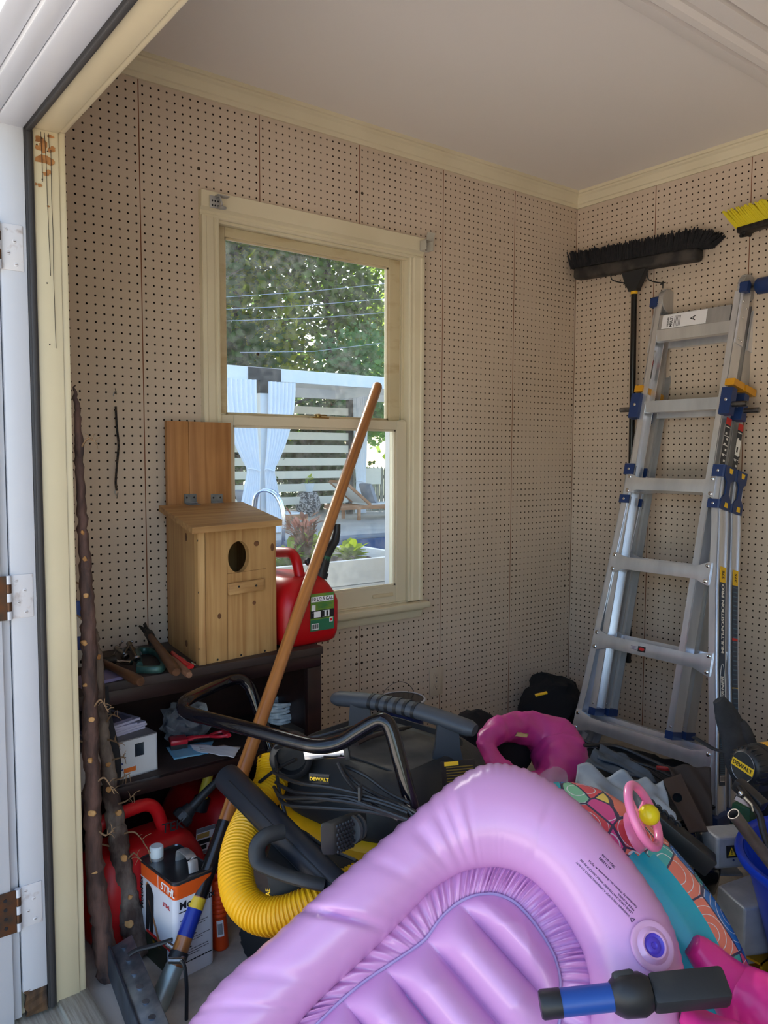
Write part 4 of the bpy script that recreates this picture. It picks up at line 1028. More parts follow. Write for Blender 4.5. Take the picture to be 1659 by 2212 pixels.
# bottle and papers at the far left of the cabinet
p = at(163, 1440, Z=CT); p.x = max(p.x, -2.395)
o = thing('spray_bottle', 'white and blue plastic bottle mostly hidden behind the tall branch', 'bottle', (p.x+.01, -.14, CT))
Mb = Matrix.Translation((p.x+.01, -.14, CT))
mb = MB(); mb.lathe([(.03, 0), (.034, .01), (.034, .09), (.026, .12), (.015, .14)], 18, M=Mb); mb.build('bottle_body', mat('white_bottle', rgb(206, 206, 204), .4), o)
mb = MB(); mb.lathe([(.035, .05), (.035, .088)], 18, M=Mb, cap0=False, cap1=False); mb.build('sleeve_label', mat('blue_label', rgb(38, 62, 140), .35), o)
mb = MB(); mb.lathe([(.016, .14), (.016, .17), (.010, .18)], 14, M=Mb); mb.build('cap', mat('blue_cap', rgb(40, 84, 170), .35), o)
c = at(237, 1468, Z=CT+.004)
mb = MB(); mb.box(c+V((-.03, .03, 0)), (.12, .09, .008), rot=(0, 0, .2)); tag(mb.build('booklet', mat('lilac_paper', rgb(120, 112, 150), .6), smooth=0), 'lilac booklet lying under the left hammer on the cabinet', 'booklet')

# ---------------------------------------------------------------- things on the shelf
b0, b1 = at(259, 1686, Z=SZ), at(340.5, 1661.5, Z=SZ)
bx = (b1-b0).normalized(); by = up.cross(bx); bw = (b1-b0).length; bh = at_plane(339, 1584, b1, bx.cross(up)).z-SZ
bdp = .24
o = thing('carton', 'white cardboard carton with hand hole standing on the left of the shelf', 'box', tuple(b0))
bM = frame(b0, bx, by); x0 = -.12
M_card = mat('white_carton', rgb(222, 224, 228), .6, col2=rgb(206, 208, 212), vs=9)
mb = MB()
for c, s in (((x0+bw)/2, bw-x0), ): pass
def cb(xa, xb, ya, yb, za, zb, mi=0): mb.bb(xa, xb, ya, yb, za, zb, mi=mi, M=bM)
cb(x0, bw, bdp-.003, bdp, 0, bh); cb(bw-.003, bw, 0, bdp, 0, bh); cb(x0, x0+.003, 0, bdp, 0, bh); cb(x0, bw, 0, bdp, 0, .003)
hx0, hx1, hz0, hz1 = .045, .072, .052, .088
cb(x0, hx0, 0, .003, 0, bh); cb(hx1, bw, 0, .003, 0, bh); cb(hx0, hx1, 0, .003, 0, hz0); cb(hx0, hx1, 0, .003, hz1, bh)
mb.build('carton_wall', M_card, o, smooth=0)
mb = MB(); cb(x0, bw, 0, bdp*.9, bh, bh+.003); mb.build('lid', mat('dusty_carton_top', rgb(132, 128, 130), .7), o, smooth=0)
mb = MB(); cb(.012, .046, -.0012, 0, .016, .028); mb.build('orange_mark', mat('orange_print', rgb(220, 112, 40), .6), o, smooth=0)
mb = MB(); mb.text('PC', bM @ frame((-.026, -.0012, .034), (1, 0, 0), (0, 0, 1)), .03, bold=.0006); mb.build('printed_text', mat('blue_print', rgb(40, 64, 132), .6), o, smooth=0)
# papers on the carton
rp = random.Random(5)
for k in range(6):
    mb = MB(); z = SZ+bh+.0035+k*.0066; ang = rp.uniform(-.12, .12)+.1
    c = bM @ V((.0+rp.uniform(-.02, .02), .11, 0)); c.z = z+.003
    mb.box(c, (.17-.006*k, .14, .0062), rot=(0, 0, math.atan2(bx.y, bx.x)+ang), r=.0006)
    tag(mb.build('paper_bundle', mat('lilac_white_paper', rgb(206, 202, 226), .6) if k < 5 else mat('grey_lilac_cover', rgb(120, 116, 140), .5), smooth=0), ['lowest white paper bundle on the white carton', 'second paper bundle from the bottom on the white carton', 'third paper bundle from the bottom on the white carton', 'fourth paper bundle from the bottom on the white carton', 'second paper bundle from the top on the white carton', 'topmost paper bundle with grey lilac cover on the white carton'][k], 'papers', 'paper bundles on the carton')
# strap hanging over the carton
o = thing('webbing_strap', 'black webbing strap hanging down in front of the white carton', 'strap', tuple(at(228, 1500, Y=-.37)))
pts = [at(x, y, Y=yy) for x, y, yy in ((224, 1484, -.372), (228, 1530, -.380), (236, 1570, -.385), (246, 1610, -.39), (252, 1650, -.392), (251, 1680, -.39), (240, 1700, -.385), (234, 1680, -.38))]
mb = MB(); mb.tube(spl(pts, 6), .012, 8, up=(0, -1, .1), flat=.12); mb.build('strap_band', mat('black_webbing', rgb(34, 34, 38), .8), o)
# clear plastic bag
M_film = mat('clear_film', rgb(210, 216, 226), .12, alpha=.16, spec=.9, bump=.5, bs=40)
c = V((at(398, 1552, Y=-.125).x, -.125, SZ+.056))
mb = MB(); mb.ball((0, 0, 0), (.074, .06, .058), 28, M=Matrix.Translation(c)); wobble(mb, .026, 26, 3); wobble(mb, .012, 60, 8)
mb.v = [(x, y, max(z, SZ+.001)) for x, y, z in mb.v]
o = thing('plastic_bag', 'crumpled clear plastic bag on the shelf behind the red brush', 'bag', tuple(c)); mb.build('film', M_film, o, smooth=20)
mb = MB(); mb.ball((0, 0, 0), (.058, .045, .046), 16, M=Matrix.Translation(c-V((0, 0, .006)))); wobble(mb, .016, 40, 4); mb.build('contents', mat('navy_cloth', rgb(34, 38, 56), .8), o)
# red brush
o = thing('dust_brush', 'red plastic hand brush lying on blue paper on the shelf', 'brush', tuple(at(385, 1612, Z=SZ+.02)))
p0, p1, p2, p3 = at(366, 1604, Z=SZ+.020), at(404, 1599, Z=SZ+.020), at(452, 1590, Z=SZ+.030), at(489, 1584, Z=SZ+.036)
Mr = mat('crimson_plastic', rgb(186, 28, 48), .35)
d = (p1-p0).normalized(); n_ = up
mb = MB(); mb.box((p0+p1)/2+up*.004, ((p1-p0).length, .05, .016), rot=(0, 0, math.atan2(d.y, d.x)), r=.005); mb.build('brush_block', Mr, o)
mb = MB(); mb.box((p0+p1)/2+up*-.010, ((p1-p0).length*.94, .044, .016), rot=(0, 0, math.atan2(d.y, d.x))); mb.build('bristles', M_black, o)
mb = MB(); mb.tube(spl([p1+up*.004, p1.lerp(p2, .5)+up*.004, p2], 4), [.011]*3+[.007]*6, 10, flat=.7); 
e = V((d.y, -d.x, 0))
for s in (-1, 1): mb.tube(spl([p2, p2.lerp(p3, .45)+e*.017*s, p3+e*.020*s], 4), .005, 8)
mb.tube([p3-e*.022, p3+e*.022], .011, 8, flat=.6); mb.build('handle', Mr, o)
mb = MB(); cloth([at(376, 1641, Z=SZ+.002), at(450, 1628, Z=SZ+.002), at(462, 1600, Z=SZ+.004), at(358, 1614, Z=SZ+.002)], 12, 8, .0015, 3, mb=mb)
tag(solid(mb.build('blue_paper', mat('light_blue_paper', rgb(112, 176, 214), .6, col2=rgb(140, 194, 222), vs=14)), .0008, 1), 'light blue paper lying under the red brush on the shelf', 'paper')
mb = MB(); cloth([at(505, 1637, Z=SZ+.006), at(520, 1613, Z=SZ+.012), at(410, 1608, Z=SZ+.008), at(420, 1622, Z=SZ+.006)], 12, 6, .003, 6, mb=mb)
tag(solid(mb.build('white_sheet', M_paper), .0006, 1), 'white sheet of paper lying over the blue paper on the shelf', 'paper')
# rope coil
c = at(607, 1572, Z=SZ+.0); c = V((at(607, 1560, Y=-.17).x, -.17, SZ))
o = thing('rope_coil', 'coil of pale blue white cord on the right of the shelf', 'rope', tuple(c)); mb = MB(); rr = random.Random(2)
pts = []
for k in range(9*14):
    a = 2*PI*k/14; t = k/(9*14); R_ = .046+.004*math.sin(a*1.7+t*9)+rr.uniform(-.003, .003); pts.append(c+V((R_*math.cos(a), R_*.85*math.sin(a), .006+.066*t+.003*math.sin(a*2+t*20))))
mb.tube(pts, .0052, 7); mb.build('coil', mat('pale_rope', rgb(222, 232, 238), .7, col2=rgb(176, 194, 206), vs=60), o)
mb = MB(); mb.box(V((c.x+.02, -.25, SZ+.004)), (.085, .09, .008), rot=(0, 0, .3)); tag(mb.build('cardboard_piece', mat('brown_card', rgb(96, 80, 68), .8), smooth=0), 'flat brown cardboard piece under the rope end on the shelf', 'cardboard')
# ================================================================= floor, left of the pink float
# fuel cans under the shelf
c = at(345, 1850, Y=-.385); 
M2 = frame((-2.215, -.395, 0), (1, .10, 0), (-.10, 1, 0))
o = fuel_can('dusty red fuel can with long black spout on the floor behind the metal tin', M2, .31, .20, .325, M_redd)
q = [at(x, y, Y=yy) for x, y, yy in ((388, 1772, -.42), (402, 1757, -.42), (414, 1744, -.42), (440, 1716, -.42), (478, 1678, -.42))]
mb = MB(); mb.tube([q[0], q[1]], [.026, .026], 14); mb.tube([q[1], q[2]], [.022, .017], 14); mb.tube([q[2], q[3], q[4]], [.0125, .0115, .0095], 12); mb.build('spout', M_black, o)
mb = MB(); mb.tube([q[0].lerp(q[1], .1), q[0].lerp(q[1], .75)], .0285, 10); mb.build('spout_collar', M_black, o, smooth=20)
M3 = frame((-1.905, -.185, 0), (.25, -1, 0), (1, .25, 0))
o = fuel_can('red fuel can with yellow spout and paper label standing farther back under the shelf', M3, .30, .22, .305, M_redd)
q = [at(x, y, Y=yy) for x, y, yy in ((436, 1728, -.27), (455, 1657, -.27))]
mb = MB(); mb.tube(q, [.015, .0135], 16, caps=False); mb.tube([q[1], q[0]], [.011, .011], 16, caps=False); d = (q[1]-q[0]).normalized()
n1 = 24; e1 = d.orthogonal().normalized(); e2 = d.cross(e1)
mb.loft([[q[1]+(e1*math.cos(2*PI*k/n1)+e2*math.sin(2*PI*k/n1))*r_ for k in range(n1)] for r_ in (.0135, .011)], caps=False); mb.build('spout', mat('pale_yellow_plastic', rgb(214, 190, 66), .45), o)
mb = MB(); mb.tube([q[0]-d*.03, q[0]+d*.008], .024, 14); mb.build('spout_collar', M_black, o)
fl = (M3.to_3x3() @ V((1, 0, 0))); fo = V(M3.translation)+fl*.1506
c4 = [at_plane(x, y, fo, fl) for x, y in ((422, 1850), (462, 1836), (462, 1782), (422, 1792))]
cc = (c4[0]+c4[1]+c4[2]+c4[3])/4; lw = (c4[1]-c4[0]).length; lh = (c4[3]-c4[0]).length; LM = frame(cc+fl*.001, c4[1]-c4[0], up)
mb = MB(); mb.box((0, 0, 0), (lw, lh, .0012), M=LM)
for k, (a, b, y0, y1, mi) in enumerate(((-.5, .5, .34, .5, 2), (-.45, .2, .12, .3, 3), (-.48, .3, -.1, .06, 1), (-.48, .1, -.3, -.14, 1), (-.48, .48, -.48, -.36, 2), (.25, .45, -.3, .05, 3))):
    mb.box(((a+b)/2*lw, (y0+y1)/2*lh, .0009), ((b-a)*lw, (y1-y0)*lh, .0005), M=LM, mi=mi)
mb.build('label', [M_paper, M_ink, mat('grey_print', rgb(120, 122, 130), .6), mat('ochre_print', rgb(186, 150, 80), .6)], o, smooth=0)
# marker scrawl on the dusty can
fb = V((-.10, 1, 0)).normalized()*-1; fo = V((-2.215, -.395, 0))+fb*.101
can1 = [x for x in bpy.data.objects if x.name == 'fuel_can.001'][0]
mb = MB(); mb.text('TEK', frame(at_plane(348, 1792, fo, fb)+fb*.002, V((1, .10, -.06)), up), .036, bold=.0004); mb.build('marker_scrawl', M_ink, can1, smooth=0)

# oil tin
base = at(379, 2122, Z=0); br_ = at(450, 2086, Z=0); bl_ = at(312, 2032, Z=0)
tx = (br_-base).normalized(); ty = up.cross(tx); TW, TD, TH = .108, .172, .236
base = base+tx*0
o = thing('oil_tin', 'white and orange rectangular metal tin of fuel mix standing on the concrete floor', 'tin', tuple(base))
M_tinw = mat('white_tin_print', rgb(226, 228, 236), .3, coat=.3); M_tino = mat('orange_tin_print', rgb(232, 92, 26), .3, coat=.3)
TM = frame(base+tx*TW/2+ty*TD/2, tx, ty)
mb = MB(); n8 = 6
def tring(s, z): return rring(TW/2*s, TD/2*s, .014, z)
mb.loft([tring(.985, 0), tring(1, .004), tring(1, .196)], M=TM, mi=0); mb.loft([tring(1.003, .1962), tring(1.003, TH-.004)], M=TM, mi=1); mb.build('tin_body', [M_tinw, M_tino], o, smooth=40)
mb = MB(); mb.loft([tring(1.015, TH-.005), tring(1.02, TH+.001), tring(.99, TH+.003), tring(.97, TH-.001), tring(.5, TH-.001)], M=TM); mb.build('tin_top', mat('tin_plate', rgb(120, 124, 130), .3, .9, col2=rgb(92, 94, 100), vs=9), o, smooth=40)
mb = MB(); mb.lathe([(.017, TH-.001), (.017, TH+.006), (.014, TH+.008)], 18, M=TM @ Matrix.Translation((-.022, .056, 0)), mi=0); mb.build('neck', M_alud, o)
mb = MB(); mb.lathe([(.0165, TH+.006), (.017, TH+.010), (.017, TH+.030), (.0145, TH+.033)], 22, M=TM @ Matrix.Translation((-.022, .056, 0))); mb.build('screw_cap', mat('pale_blue_cap', rgb(206, 218, 224), .4), o)
mb = MB(); mb.tube(fillet([TM @ V((.018, .012, TH)), TM @ V((.016, .004, TH+.034)), TM @ V((.012, -.058, TH+.034)), TM @ V((.010, -.066, TH))], .02, 6), .013, 10, flat=.25, up=(0, 1, 1)); mb.build('carry_handle', M_alud, o)
# printing on the tin: right face (normal -ty) and left face (normal -tx)
RF = frame(base+tx*TW/2, tx, up); RF.translation = base+tx*TW/2-ty*.0008
LF = frame(base+ty*TD/2, -ty, up); LF.translation = base+ty*TD/2-tx*.0008
mb = MB()
mb.text('MotoMix', RF @ Matrix.Translation((-TW/2+.012, .178, .0003)), .026, mi=0, bold=.0006)
mb.box((-.018, .163, .0002), (.050, .0022, .0003), M=RF, mi=0)
rt = random.Random(6)
for y, h_, w_ in ((.142, .0012, .06), (.130, .0012, .05), (.124, .0012, .074), (.118, .0012, .066), (.112, .0012, .04), (.098, .0030, .034), (.090, .0012, .076), (.084, .0012, .060), (.070, .0030, .030), (.063, .0012, .076), (.057, .0012, .070), (.051, .0012, .050), (.036, .0028, .080)):
    x_ = -TW/2+.014
    while x_ < -TW/2+.014+w_:
        l_ = rt.uniform(.003, .009); mb.box((x_+l_/2, y, .0002), (l_, h_, .0003), M=RF, mi=0); x_ += l_+.0014
mb.text('STIHL', LF @ Matrix.Translation((TD/2-.062, .213, .0006)), .026, mi=1, bold=.0008, shear=.2)
mb.text('MotoMix', LF @ Matrix.Translation((-TD/2+.014, .115, .0003)) @ Matrix.Rotation(PI/2, 4, 'Z'), .022, mi=0, bold=.0004)
mb.box((0, .1985, .0002), (TD-.02, .0012, .0004), M=LF, mi=1); mb.box((TD/2-.074, .214, .0004), (.0012, .036, .0004), M=LF, mi=1)
mb.text('STIHL', LF @ Matrix.Translation((TD/2-.052, .170, .0004)), .013, mi=2, bold=.0004)
mb.box((.012, .068, .0002), (TD-.045, .008, .0004), M=LF, mi=2)
def fig(pts, mi): mb.add([LF @ V((x, y, .0006)) for x, y in pts], [tuple(range(len(pts)))], mi)
fig([(-.050, .180), (-.040, .192), (-.024, .188), (-.012, .170), (-.014, .120), (-.018, .072), (-.034, .072), (-.030, .115), (-.038, .075), (-.054, .070), (-.050, .130)], 0); fig([(-.052, .182), (-.044, .194), (-.02, .186), (-.03, .176)], 3)
fig([(-.040, .150), (-.034, .150), (.012, .076), (.024, .058), (.010, .058)], 3); fig([(-.02, .058), (.03, .058), (.03, .05), (-.02, .05)], 4); fig([(-.06, .064), (.05, .064), (.05, .0), (-.06, .0)], 5)
mb.build('printed_text', [M_ink, M_inkw, M_inkr, mat('tan_print', rgb(176, 120, 80), .5), M_inky, mat('dark_grass_print', rgb(38, 46, 34), .5)], o, smooth=0)

# orange ribbed plastic tool standing upright
t0, t1 = at(477, 2046, Z=.0), at(468, 1918, Z=0)
t0.z = .0; hgt = .185
o = thing('orange_funnel_bottle', 'orange ribbed plastic spout bottle with bar code standing beside the metal tin', 'bottle', tuple(t0))
prof = [(.017, 0), (.020, .004), (.0195, .05), (.0175, .085)]
for k in range(6): prof += [(.0185, .086+.012*k), (.0215, .090+.012*k), (.0215, .094+.012*k), (.0180, .0975+.012*k)]
prof += [(.019, .160), (.0225, .168), (.0225, .180), (.018, .185), (.014, .180), (.012, .15)]
OM = Matrix.Translation(t0) @ Matrix.Rotation(-.045, 4, 'Y')
mb = MB(); mb.lathe(prof, 22, M=OM); mb.build('bottle_body', mat('orange_plastic', rgb(224, 74, 20), .35), o)
mb = MB(); fr_ = V((-.35, -.94, 0)).normalized(); fx_ = up.cross(fr_)
for j in range(6):
    a0, a1 = -.45+.15*j, -.30+.15*j
    e0, e1 = [fr_*math.cos(a)+fx_*math.sin(a) for a in (a0, a1)]
    mb.quad(OM @ (e0*.0203+up*.040), OM @ (e1*.0203+up*.040), OM @ (e1*.0192+up*.082), OM @ (e0*.0192+up*.082), 0)
    if 0 < j < 5:
        for q in range(3): 
            ea = fr_*math.cos(a0+.05*q)+fx_*math.sin(a0+.05*q); eb = fr_*math.cos(a0+.05*q+.025)+fx_*math.sin(a0+.05*q+.025)
            mb.quad(OM @ (ea*.0207+up*.046), OM @ (eb*.0207+up*.046), OM @ (eb*.0199+up*.074), OM @ (ea*.0199+up*.074), 1)
mb.build('bar_code_label', [M_paper, M_ink], o, smooth=0)

# ---------------------------------------------------------------- squeegee with the long wooden pole
M_pole = woodmat('varnished_pole_wood', rgb(206, 138, 74), rgb(142, 84, 40), 'Z', rough=.3, scale=.8, coat=.5, bump=.05)
M_poletop = M_pole
pt = at(816, 832, Y=-.045); pb = at(366, 2120, D=1.80)
d = (pb-pt).normalized(); L = (pb-pt).length
o = thing('floor_squeegee', 'long wooden pole squeegee with galvanised head leaning from the floor to the window', 'squeegee', tuple(pb))
PM = frame(pt, d.orthogonal(), d.cross(d.orthogonal()))      # local z runs down the pole
if (PM.to_3x3() @ V((0, 0, 1))).dot(d) < 0: PM = PM @ Matrix.Rotation(PI, 4, 'X')
R_ = .0185
mb = MB(); mb.lathe([(R_*.55, -.004), (R_*.85, .0), (R_, .008), (R_, L*.5), (R_*1.0, L-.02), (R_*.9, L)], 20)
ph = mb.build('pole', M_pole, None, smooth=40); ph.parent = o; ph.matrix_parent_inverse = Matrix.Translation(-o.location); ph.matrix_basis = PM
def pfrac(y):
    """distance along the pole of the point seen at photo row y"""
    lo_, hi_ = 0.0, L
    for _ in range(40):
        m_ = (lo_+hi_)/2
        if proj_y(pt+d*m_) < y: lo_ = m_
        else: hi_ = m_
    return lo_
def band(name, ya, yb, r, m):
    a, b = pfrac(ya), pfrac(yb); mb = MB(); mb.tube([pt+d*a, pt+d*b], r, 20); return mb.build(name, m, o)
dl = band('dark_label', 1775, 1938, R_+.0006, mat('black_sticker', rgb(26, 24, 24), .25, coat=.4))
band('yellow_label', 1940, 1964, R_+.0007, mat('yellow_sticker', rgb(220, 186, 50), .3)); band('blue_label', 1964, 2024, R_+.0006, mat('blue_sticker', rgb(26, 50, 150), .3))
band('clamp_band', 2056, 2072, R_+.0035, M_black)
# ferrule
f0 = pfrac(2085); fe = at(333, 2190, D=depth(pb)-.03); p2 = pt+d*f0
mb = MB(); mb.tube([p2, p2.lerp(fe, .5), fe], [R_+.0025, R_+.004, R_+.007], 20); mb.build('ferrule', mat('pale_galvanised', rgb(176, 190, 184), .4, .6, col2=rgb(150, 164, 160), vs=20), o)
h0, h1 = at(262, 2035, Z=.105), at(352, 2262, Z=.085)
hd = (h1-h0); ha = hd.normalized(); hs = ha.cross(up).normalized()
if hs.dot(RX) < 0: hs = -hs
mb = MB(); mb.beam(h0, h1, .052, .006, up=(hs*-.35+up), r=.002); mb.build('head_plate', M_galv, o)
mb = MB(); e0 = h0-hs*.028-up*.035; e1 = h1-hs*.028-up*.035; mb.beam(e0, e1, .006, .075, up=up, r=.002); mb.build('head_flange', mat('dark_galvanised', rgb(88, 100, 116), .45, .8, col2=rgb(66, 76, 90), vs=18), o)
for k in range(7):
    p_ = h0.lerp(h1, .07+.14*k)+up*.006; mb = MB(); mb.lathe([(.008, 0), (.007, .004), (.003, .005)], 10, M=frame(p_, hs, ha)); mb.build('bolt', M_galv, o)
mb = MB(); p_ = h0.lerp(h1, .2)+up*.012; q_ = pt+d*pfrac(2062); mb.tube(spl([p_, p_+up*.006+hs*.02, p_.lerp(q_, .5)+up*.022, at(372, 2030, D=depth(q_)-.02)], 5), .0065, 8, flat=.6); mb.build('brace', M_blackd, o)
q_ = at(383, 2075, D=depth(pb)-.025)
mb = MB(); mb.tube([q_-RX*.018, q_+RX*.012], .007, 10); mb.tube([at(360, 2038, D=depth(pb)-.02), at(372, 2046, D=depth(pb)-.02)], .006, 10); mb.ball(q_+RX*.012, .009, 10); mb.build('wing_nut', M_steel, o)
pts = [at(391, 2074, D=1.76), at(399, 2090, D=1.755), at(403, 2130, D=1.75), at(403, 2180, D=1.745), at(402, 2240, D=1.74)]
mb = MB(); mb.tube(spl(pts, 6), .0042, 8); mb.build('brace_wire', M_black, o)

# ---------------------------------------------------------------- wet and dry vacuum
VC = V((-1.715, -.800, 0))
o = thing('shop_vacuum', 'black and yellow wet dry vacuum on wheels with lidded top and carry handle', 'vacuum', tuple(VC))
M_vyel = mat('vacuum_yellow', rgb(240, 190, 20), .4, col2=rgb(214, 166, 24), vs=6)
va = math.radians(-80)                                     # long axis of the lid follows the carry handle
VM = Matrix.Translation(VC) @ Matrix.Rotation(va, 4, 'Z')
mb = MB(); mb.loft([rring(.165, .155, .14, .085), rring(.185, .175, .15, .10), rring(.215, .205, .17, .30), rring(.222, .212, .175, .315)], M=VM); mb.build('tank', M_blackd, o, smooth=50)
mb = MB(); mb.loft([rring(.226, .216, .178, .30), rring(.248, .238, .18, .312), rring(.252, .242, .18, .335), rring(.238, .228, .175, .352), rring(.222, .212, .17, .355)], M=VM); mb.build('tank_rim', M_vyel, o, smooth=50)
mb = MB(); mb.loft([rring(.232, .222, .16, .352), rring(.240, .228, .15, .37), rring(.232, .218, .13, .43), rring(.212, .195, .11, .475), rring(.185, .165, .09, .498), rring(.176, .156, .085, .500), rring(.172, .150, .08, .488), rring(.1, .09, .06, .488)], M=VM); mb.build('lid', M_blackd, o, smooth=50)
mb = MB(); mb.box((.02, 0, .490), (.28, .24, .006), M=VM, r=.002); mb.build('dusty_tray', mat('dusty_tray_plastic', rgb(88, 84, 78), .8, col2=rgb(52, 52, 52), vs=9), o)
# carry handle
hL, hR = at(722, 1508, Z=.585), at(1026, 1578, Z=.572)
def hp(t): return hL.lerp(hR, t)+up*(.018*math.sin(PI*t))
hN = 26
mb = MB(); mb.tube([hp(k/hN) for k in range(hN+1)], [.019]+[.0265]*(hN-1)+[.019], 18, flat=.74, up=(0, 0, 1))
mb.build('carry_handle', mat('handle_black_rubber', rgb(66, 72, 80), .45), o, smooth=60)
for k in range(6):
    t = .30+.062*k; mb = MB(); mb.tube([hp(t)-(hR-hL).normalized()*.0045, hp(t)+(hR-hL).normalized()*.0045], .0278, 18, flat=.77, up=(0, 0, 1)); mb.build('grip_ridge', M_black, o)
for t, (x, y) in ((.20, (770, 1600)), (.82, (985, 1660))):
    a = hp(t)-up*.008; b = V((a.x, a.y, .47)); mb = MB(); mb.loft([[p_+RX*sx*w_+RD*sy*.016 for sx, sy in ((-1, -1), (1, -1), (1, 1), (-1, 1))] for p_, w_ in ((a, .026), (a.lerp(b, .5), .030), (b, .042))]); mb.build('handle_post', mat('slate_plastic', rgb(54, 60, 68), .55), o, smooth=0)
# maker's plate, sticker, exhaust
def onlid(x, y, D): return at(x, y, D=D)
mb = MB(); c_ = at(690, 1682, D=1.70); mb.box((0, 0, 0), (.045, .020, .004), M=frame(c_, RX*.94-RD*.2, up), mi=0); mb.text('DEWALT', frame(c_-RD*.004, RX*.94-RD*.2, up) @ Matrix.Translation((0, 0, .0012)), .0105, mi=1, align='CENTER', bold=.0004); mb.build('maker_plate', [M_black, M_inky], o, smooth=0)
ln_ = (VM.to_3x3() @ V((.35, -.94, 0))).normalized()
if ln_.dot(CAM-VC) < 0: ln_ = -ln_
sp = at(990, 1668, D=1.80); sx_ = (RX*.96+RD*.28).normalized()
mb = MB(); mb.box((0, 0, 0), (.082, .052, .002), M=frame(sp, sx_, up*1+RD*.25), mi=0)
for k in range(7): mb.box((.004, .012-.006*k, .0013), (.066, .0022, .0004), M=frame(sp, sx_, up*1+RD*.25), mi=2)
mb.box((-.016, .020, .0014), (.034, .009, .0005), M=frame(sp, sx_, up*1+RD*.25), mi=1); mb.build('warning_sticker', [mat('sticker_black', rgb(30, 30, 26), .4), M_inky, mat('dim_yellow_print', rgb(120, 100, 30), .6)], o, smooth=0)
mb = MB(); c_ = at(628, 1640, D=1.92); dN = (CAM-c_).normalized(); mb.lathe([(.052, -.05), (.052, .0), (.046, .004), (.038, .004), (.036, -.02)], 24, M=frame(c_, RX, up)); mb.build('hose_port', M_black, o)
# cart: bumper handle, base, wheels
mb = MB(); mb.tube(*pathpx([(612, 1796, 1.68, 13), (575, 1806, 1.66, 14), (556, 1830, 1.65, 15), (560, 1862, 1.64, 15), (590, 1880, 1.62, 14), (640, 1898, 1.60, 13), (700, 1912, 1.60, 13)], 6), 12, flat=1.3); mb.build('cart_handle', M_blackd, o)
mb = MB(); mb.loft([rring(.20, .18, .10, .045), rring(.21, .19, .10, .06), rring(.20, .18, .10, .092)], M=VM); mb.build('cart_base', M_black, o, smooth=40)
mb = MB(); p4 = [at(572, 1865, D=1.64), at(690, 1905, D=1.66), at(680, 1950, D=1.66), at(585, 1940, D=1.64)]; b4 = [q+RD*.10 for q in p4]
mb.add(p4+b4, [(3, 2, 1, 0), (4, 5, 6, 7), (0, 1, 5, 4), (1, 2, 6, 5), (2, 3, 7, 6), (3, 0, 4, 7)]); mb.build('tool_holder', mat('charcoal_plastic', rgb(40, 44, 46), .6), o, smooth=0)
mb = MB(); mb.text('AE', frame(at(580, 1933, D=1.63)-RD*.004, up, -RX), .013, bold=.0003); mb.build('yellow_lettering', M_inky, o, smooth=0)
M_tyre = mat('black_tyre', rgb(26, 26, 28), .75)
def wheel(c, axis, r, w_):
    A = frame(c, V(axis).orthogonal(), V(axis).cross(V(axis).orthogonal()))
    mb = MB(); mb.lathe([(r*.55, -w_/2), (r*.92, -w_/2), (r, -w_*.3), (r, w_*.3), (r*.92, w_/2), (r*.55, w_/2)], 32, M=A)
    for k in range(22):
        a = 2*PI*k/22
        for s in (-1, 1): mb.box((r*math.cos(a), r*math.sin(a), s*w_*.2), (.010, .010, w_*.36), rot=(0, 0, a), M=A, r=.002)
    t_ = mb.build('wheel', M_tyre, o, smooth=40)
    mb = MB(); mb.lathe([(r*.56, -w_*.42), (r*.56, w_*.42)], 24, M=A); mb.build('hub', M_vyel, t_)
wheel(V((-2.045, -.765, .075)), (.95, .30, 0), .075, .045); wheel(V((-1.80, -.56, .05)), (1, 0, 0), .05, .03); wheel(V((-1.47, -.72, .05)), (1, .2, 0), .05, .03)
mb = MB(); mb.beam((-2.02, -.77, .075), (-1.88, -.79, .075), .03, .03); mb.build('axle', M_black, o)
# push handle of bent gloss tube
pp, rr_ = pathpx([(604, 1690, 2.20, 12), (592, 1640, 2.22, 12), (570, 1570, 2.24, 12), (548, 1505, 2.25, 12.2), (535, 1478, 2.25, 12.3), (515, 1467, 2.24, 12.4), (485, 1474, 2.20, 12.6), (440, 1494, 2.08, 13.2), (404, 1512, 1.98, 14), (395, 1527, 1.95, 14.4), (408, 1541, 1.93, 14.6),
                  (470, 1557, 1.88, 15), (550, 1578, 1.82, 15.6), (640, 1603, 1.76, 16), (690, 1612, 1.73, 16.4), (735, 1604, 1.72, 16.5), (775, 1580, 1.71, 16.5), (810, 1560, 1.70, 16.5), (832, 1558, 1.69, 16.5), (846, 1580, 1.685, 16.4), (865, 1650, 1.675, 16.3), (888, 1735, 1.665, 16), (897, 1760, 1.66, 16)], 6)
mb = MB(); mb.tube(pp, rr_, 16); mb.build('push_handle', M_gloss, o, smooth=60)
mb = MB(); a, b = at(660, 1625, D=1.765), at(752, 1618, D=1.735)
mb.beam(a, b, .03, .030, up=up, r=.004); mb.build('handle_clamp', M_chrome, o)
mb = MB(); mb.beam(at(745, 1606, D=1.73), at(752, 1640, D=1.73), .02, .012, up=RX, r=.002); mb.build('clamp_lever', M_black, o)
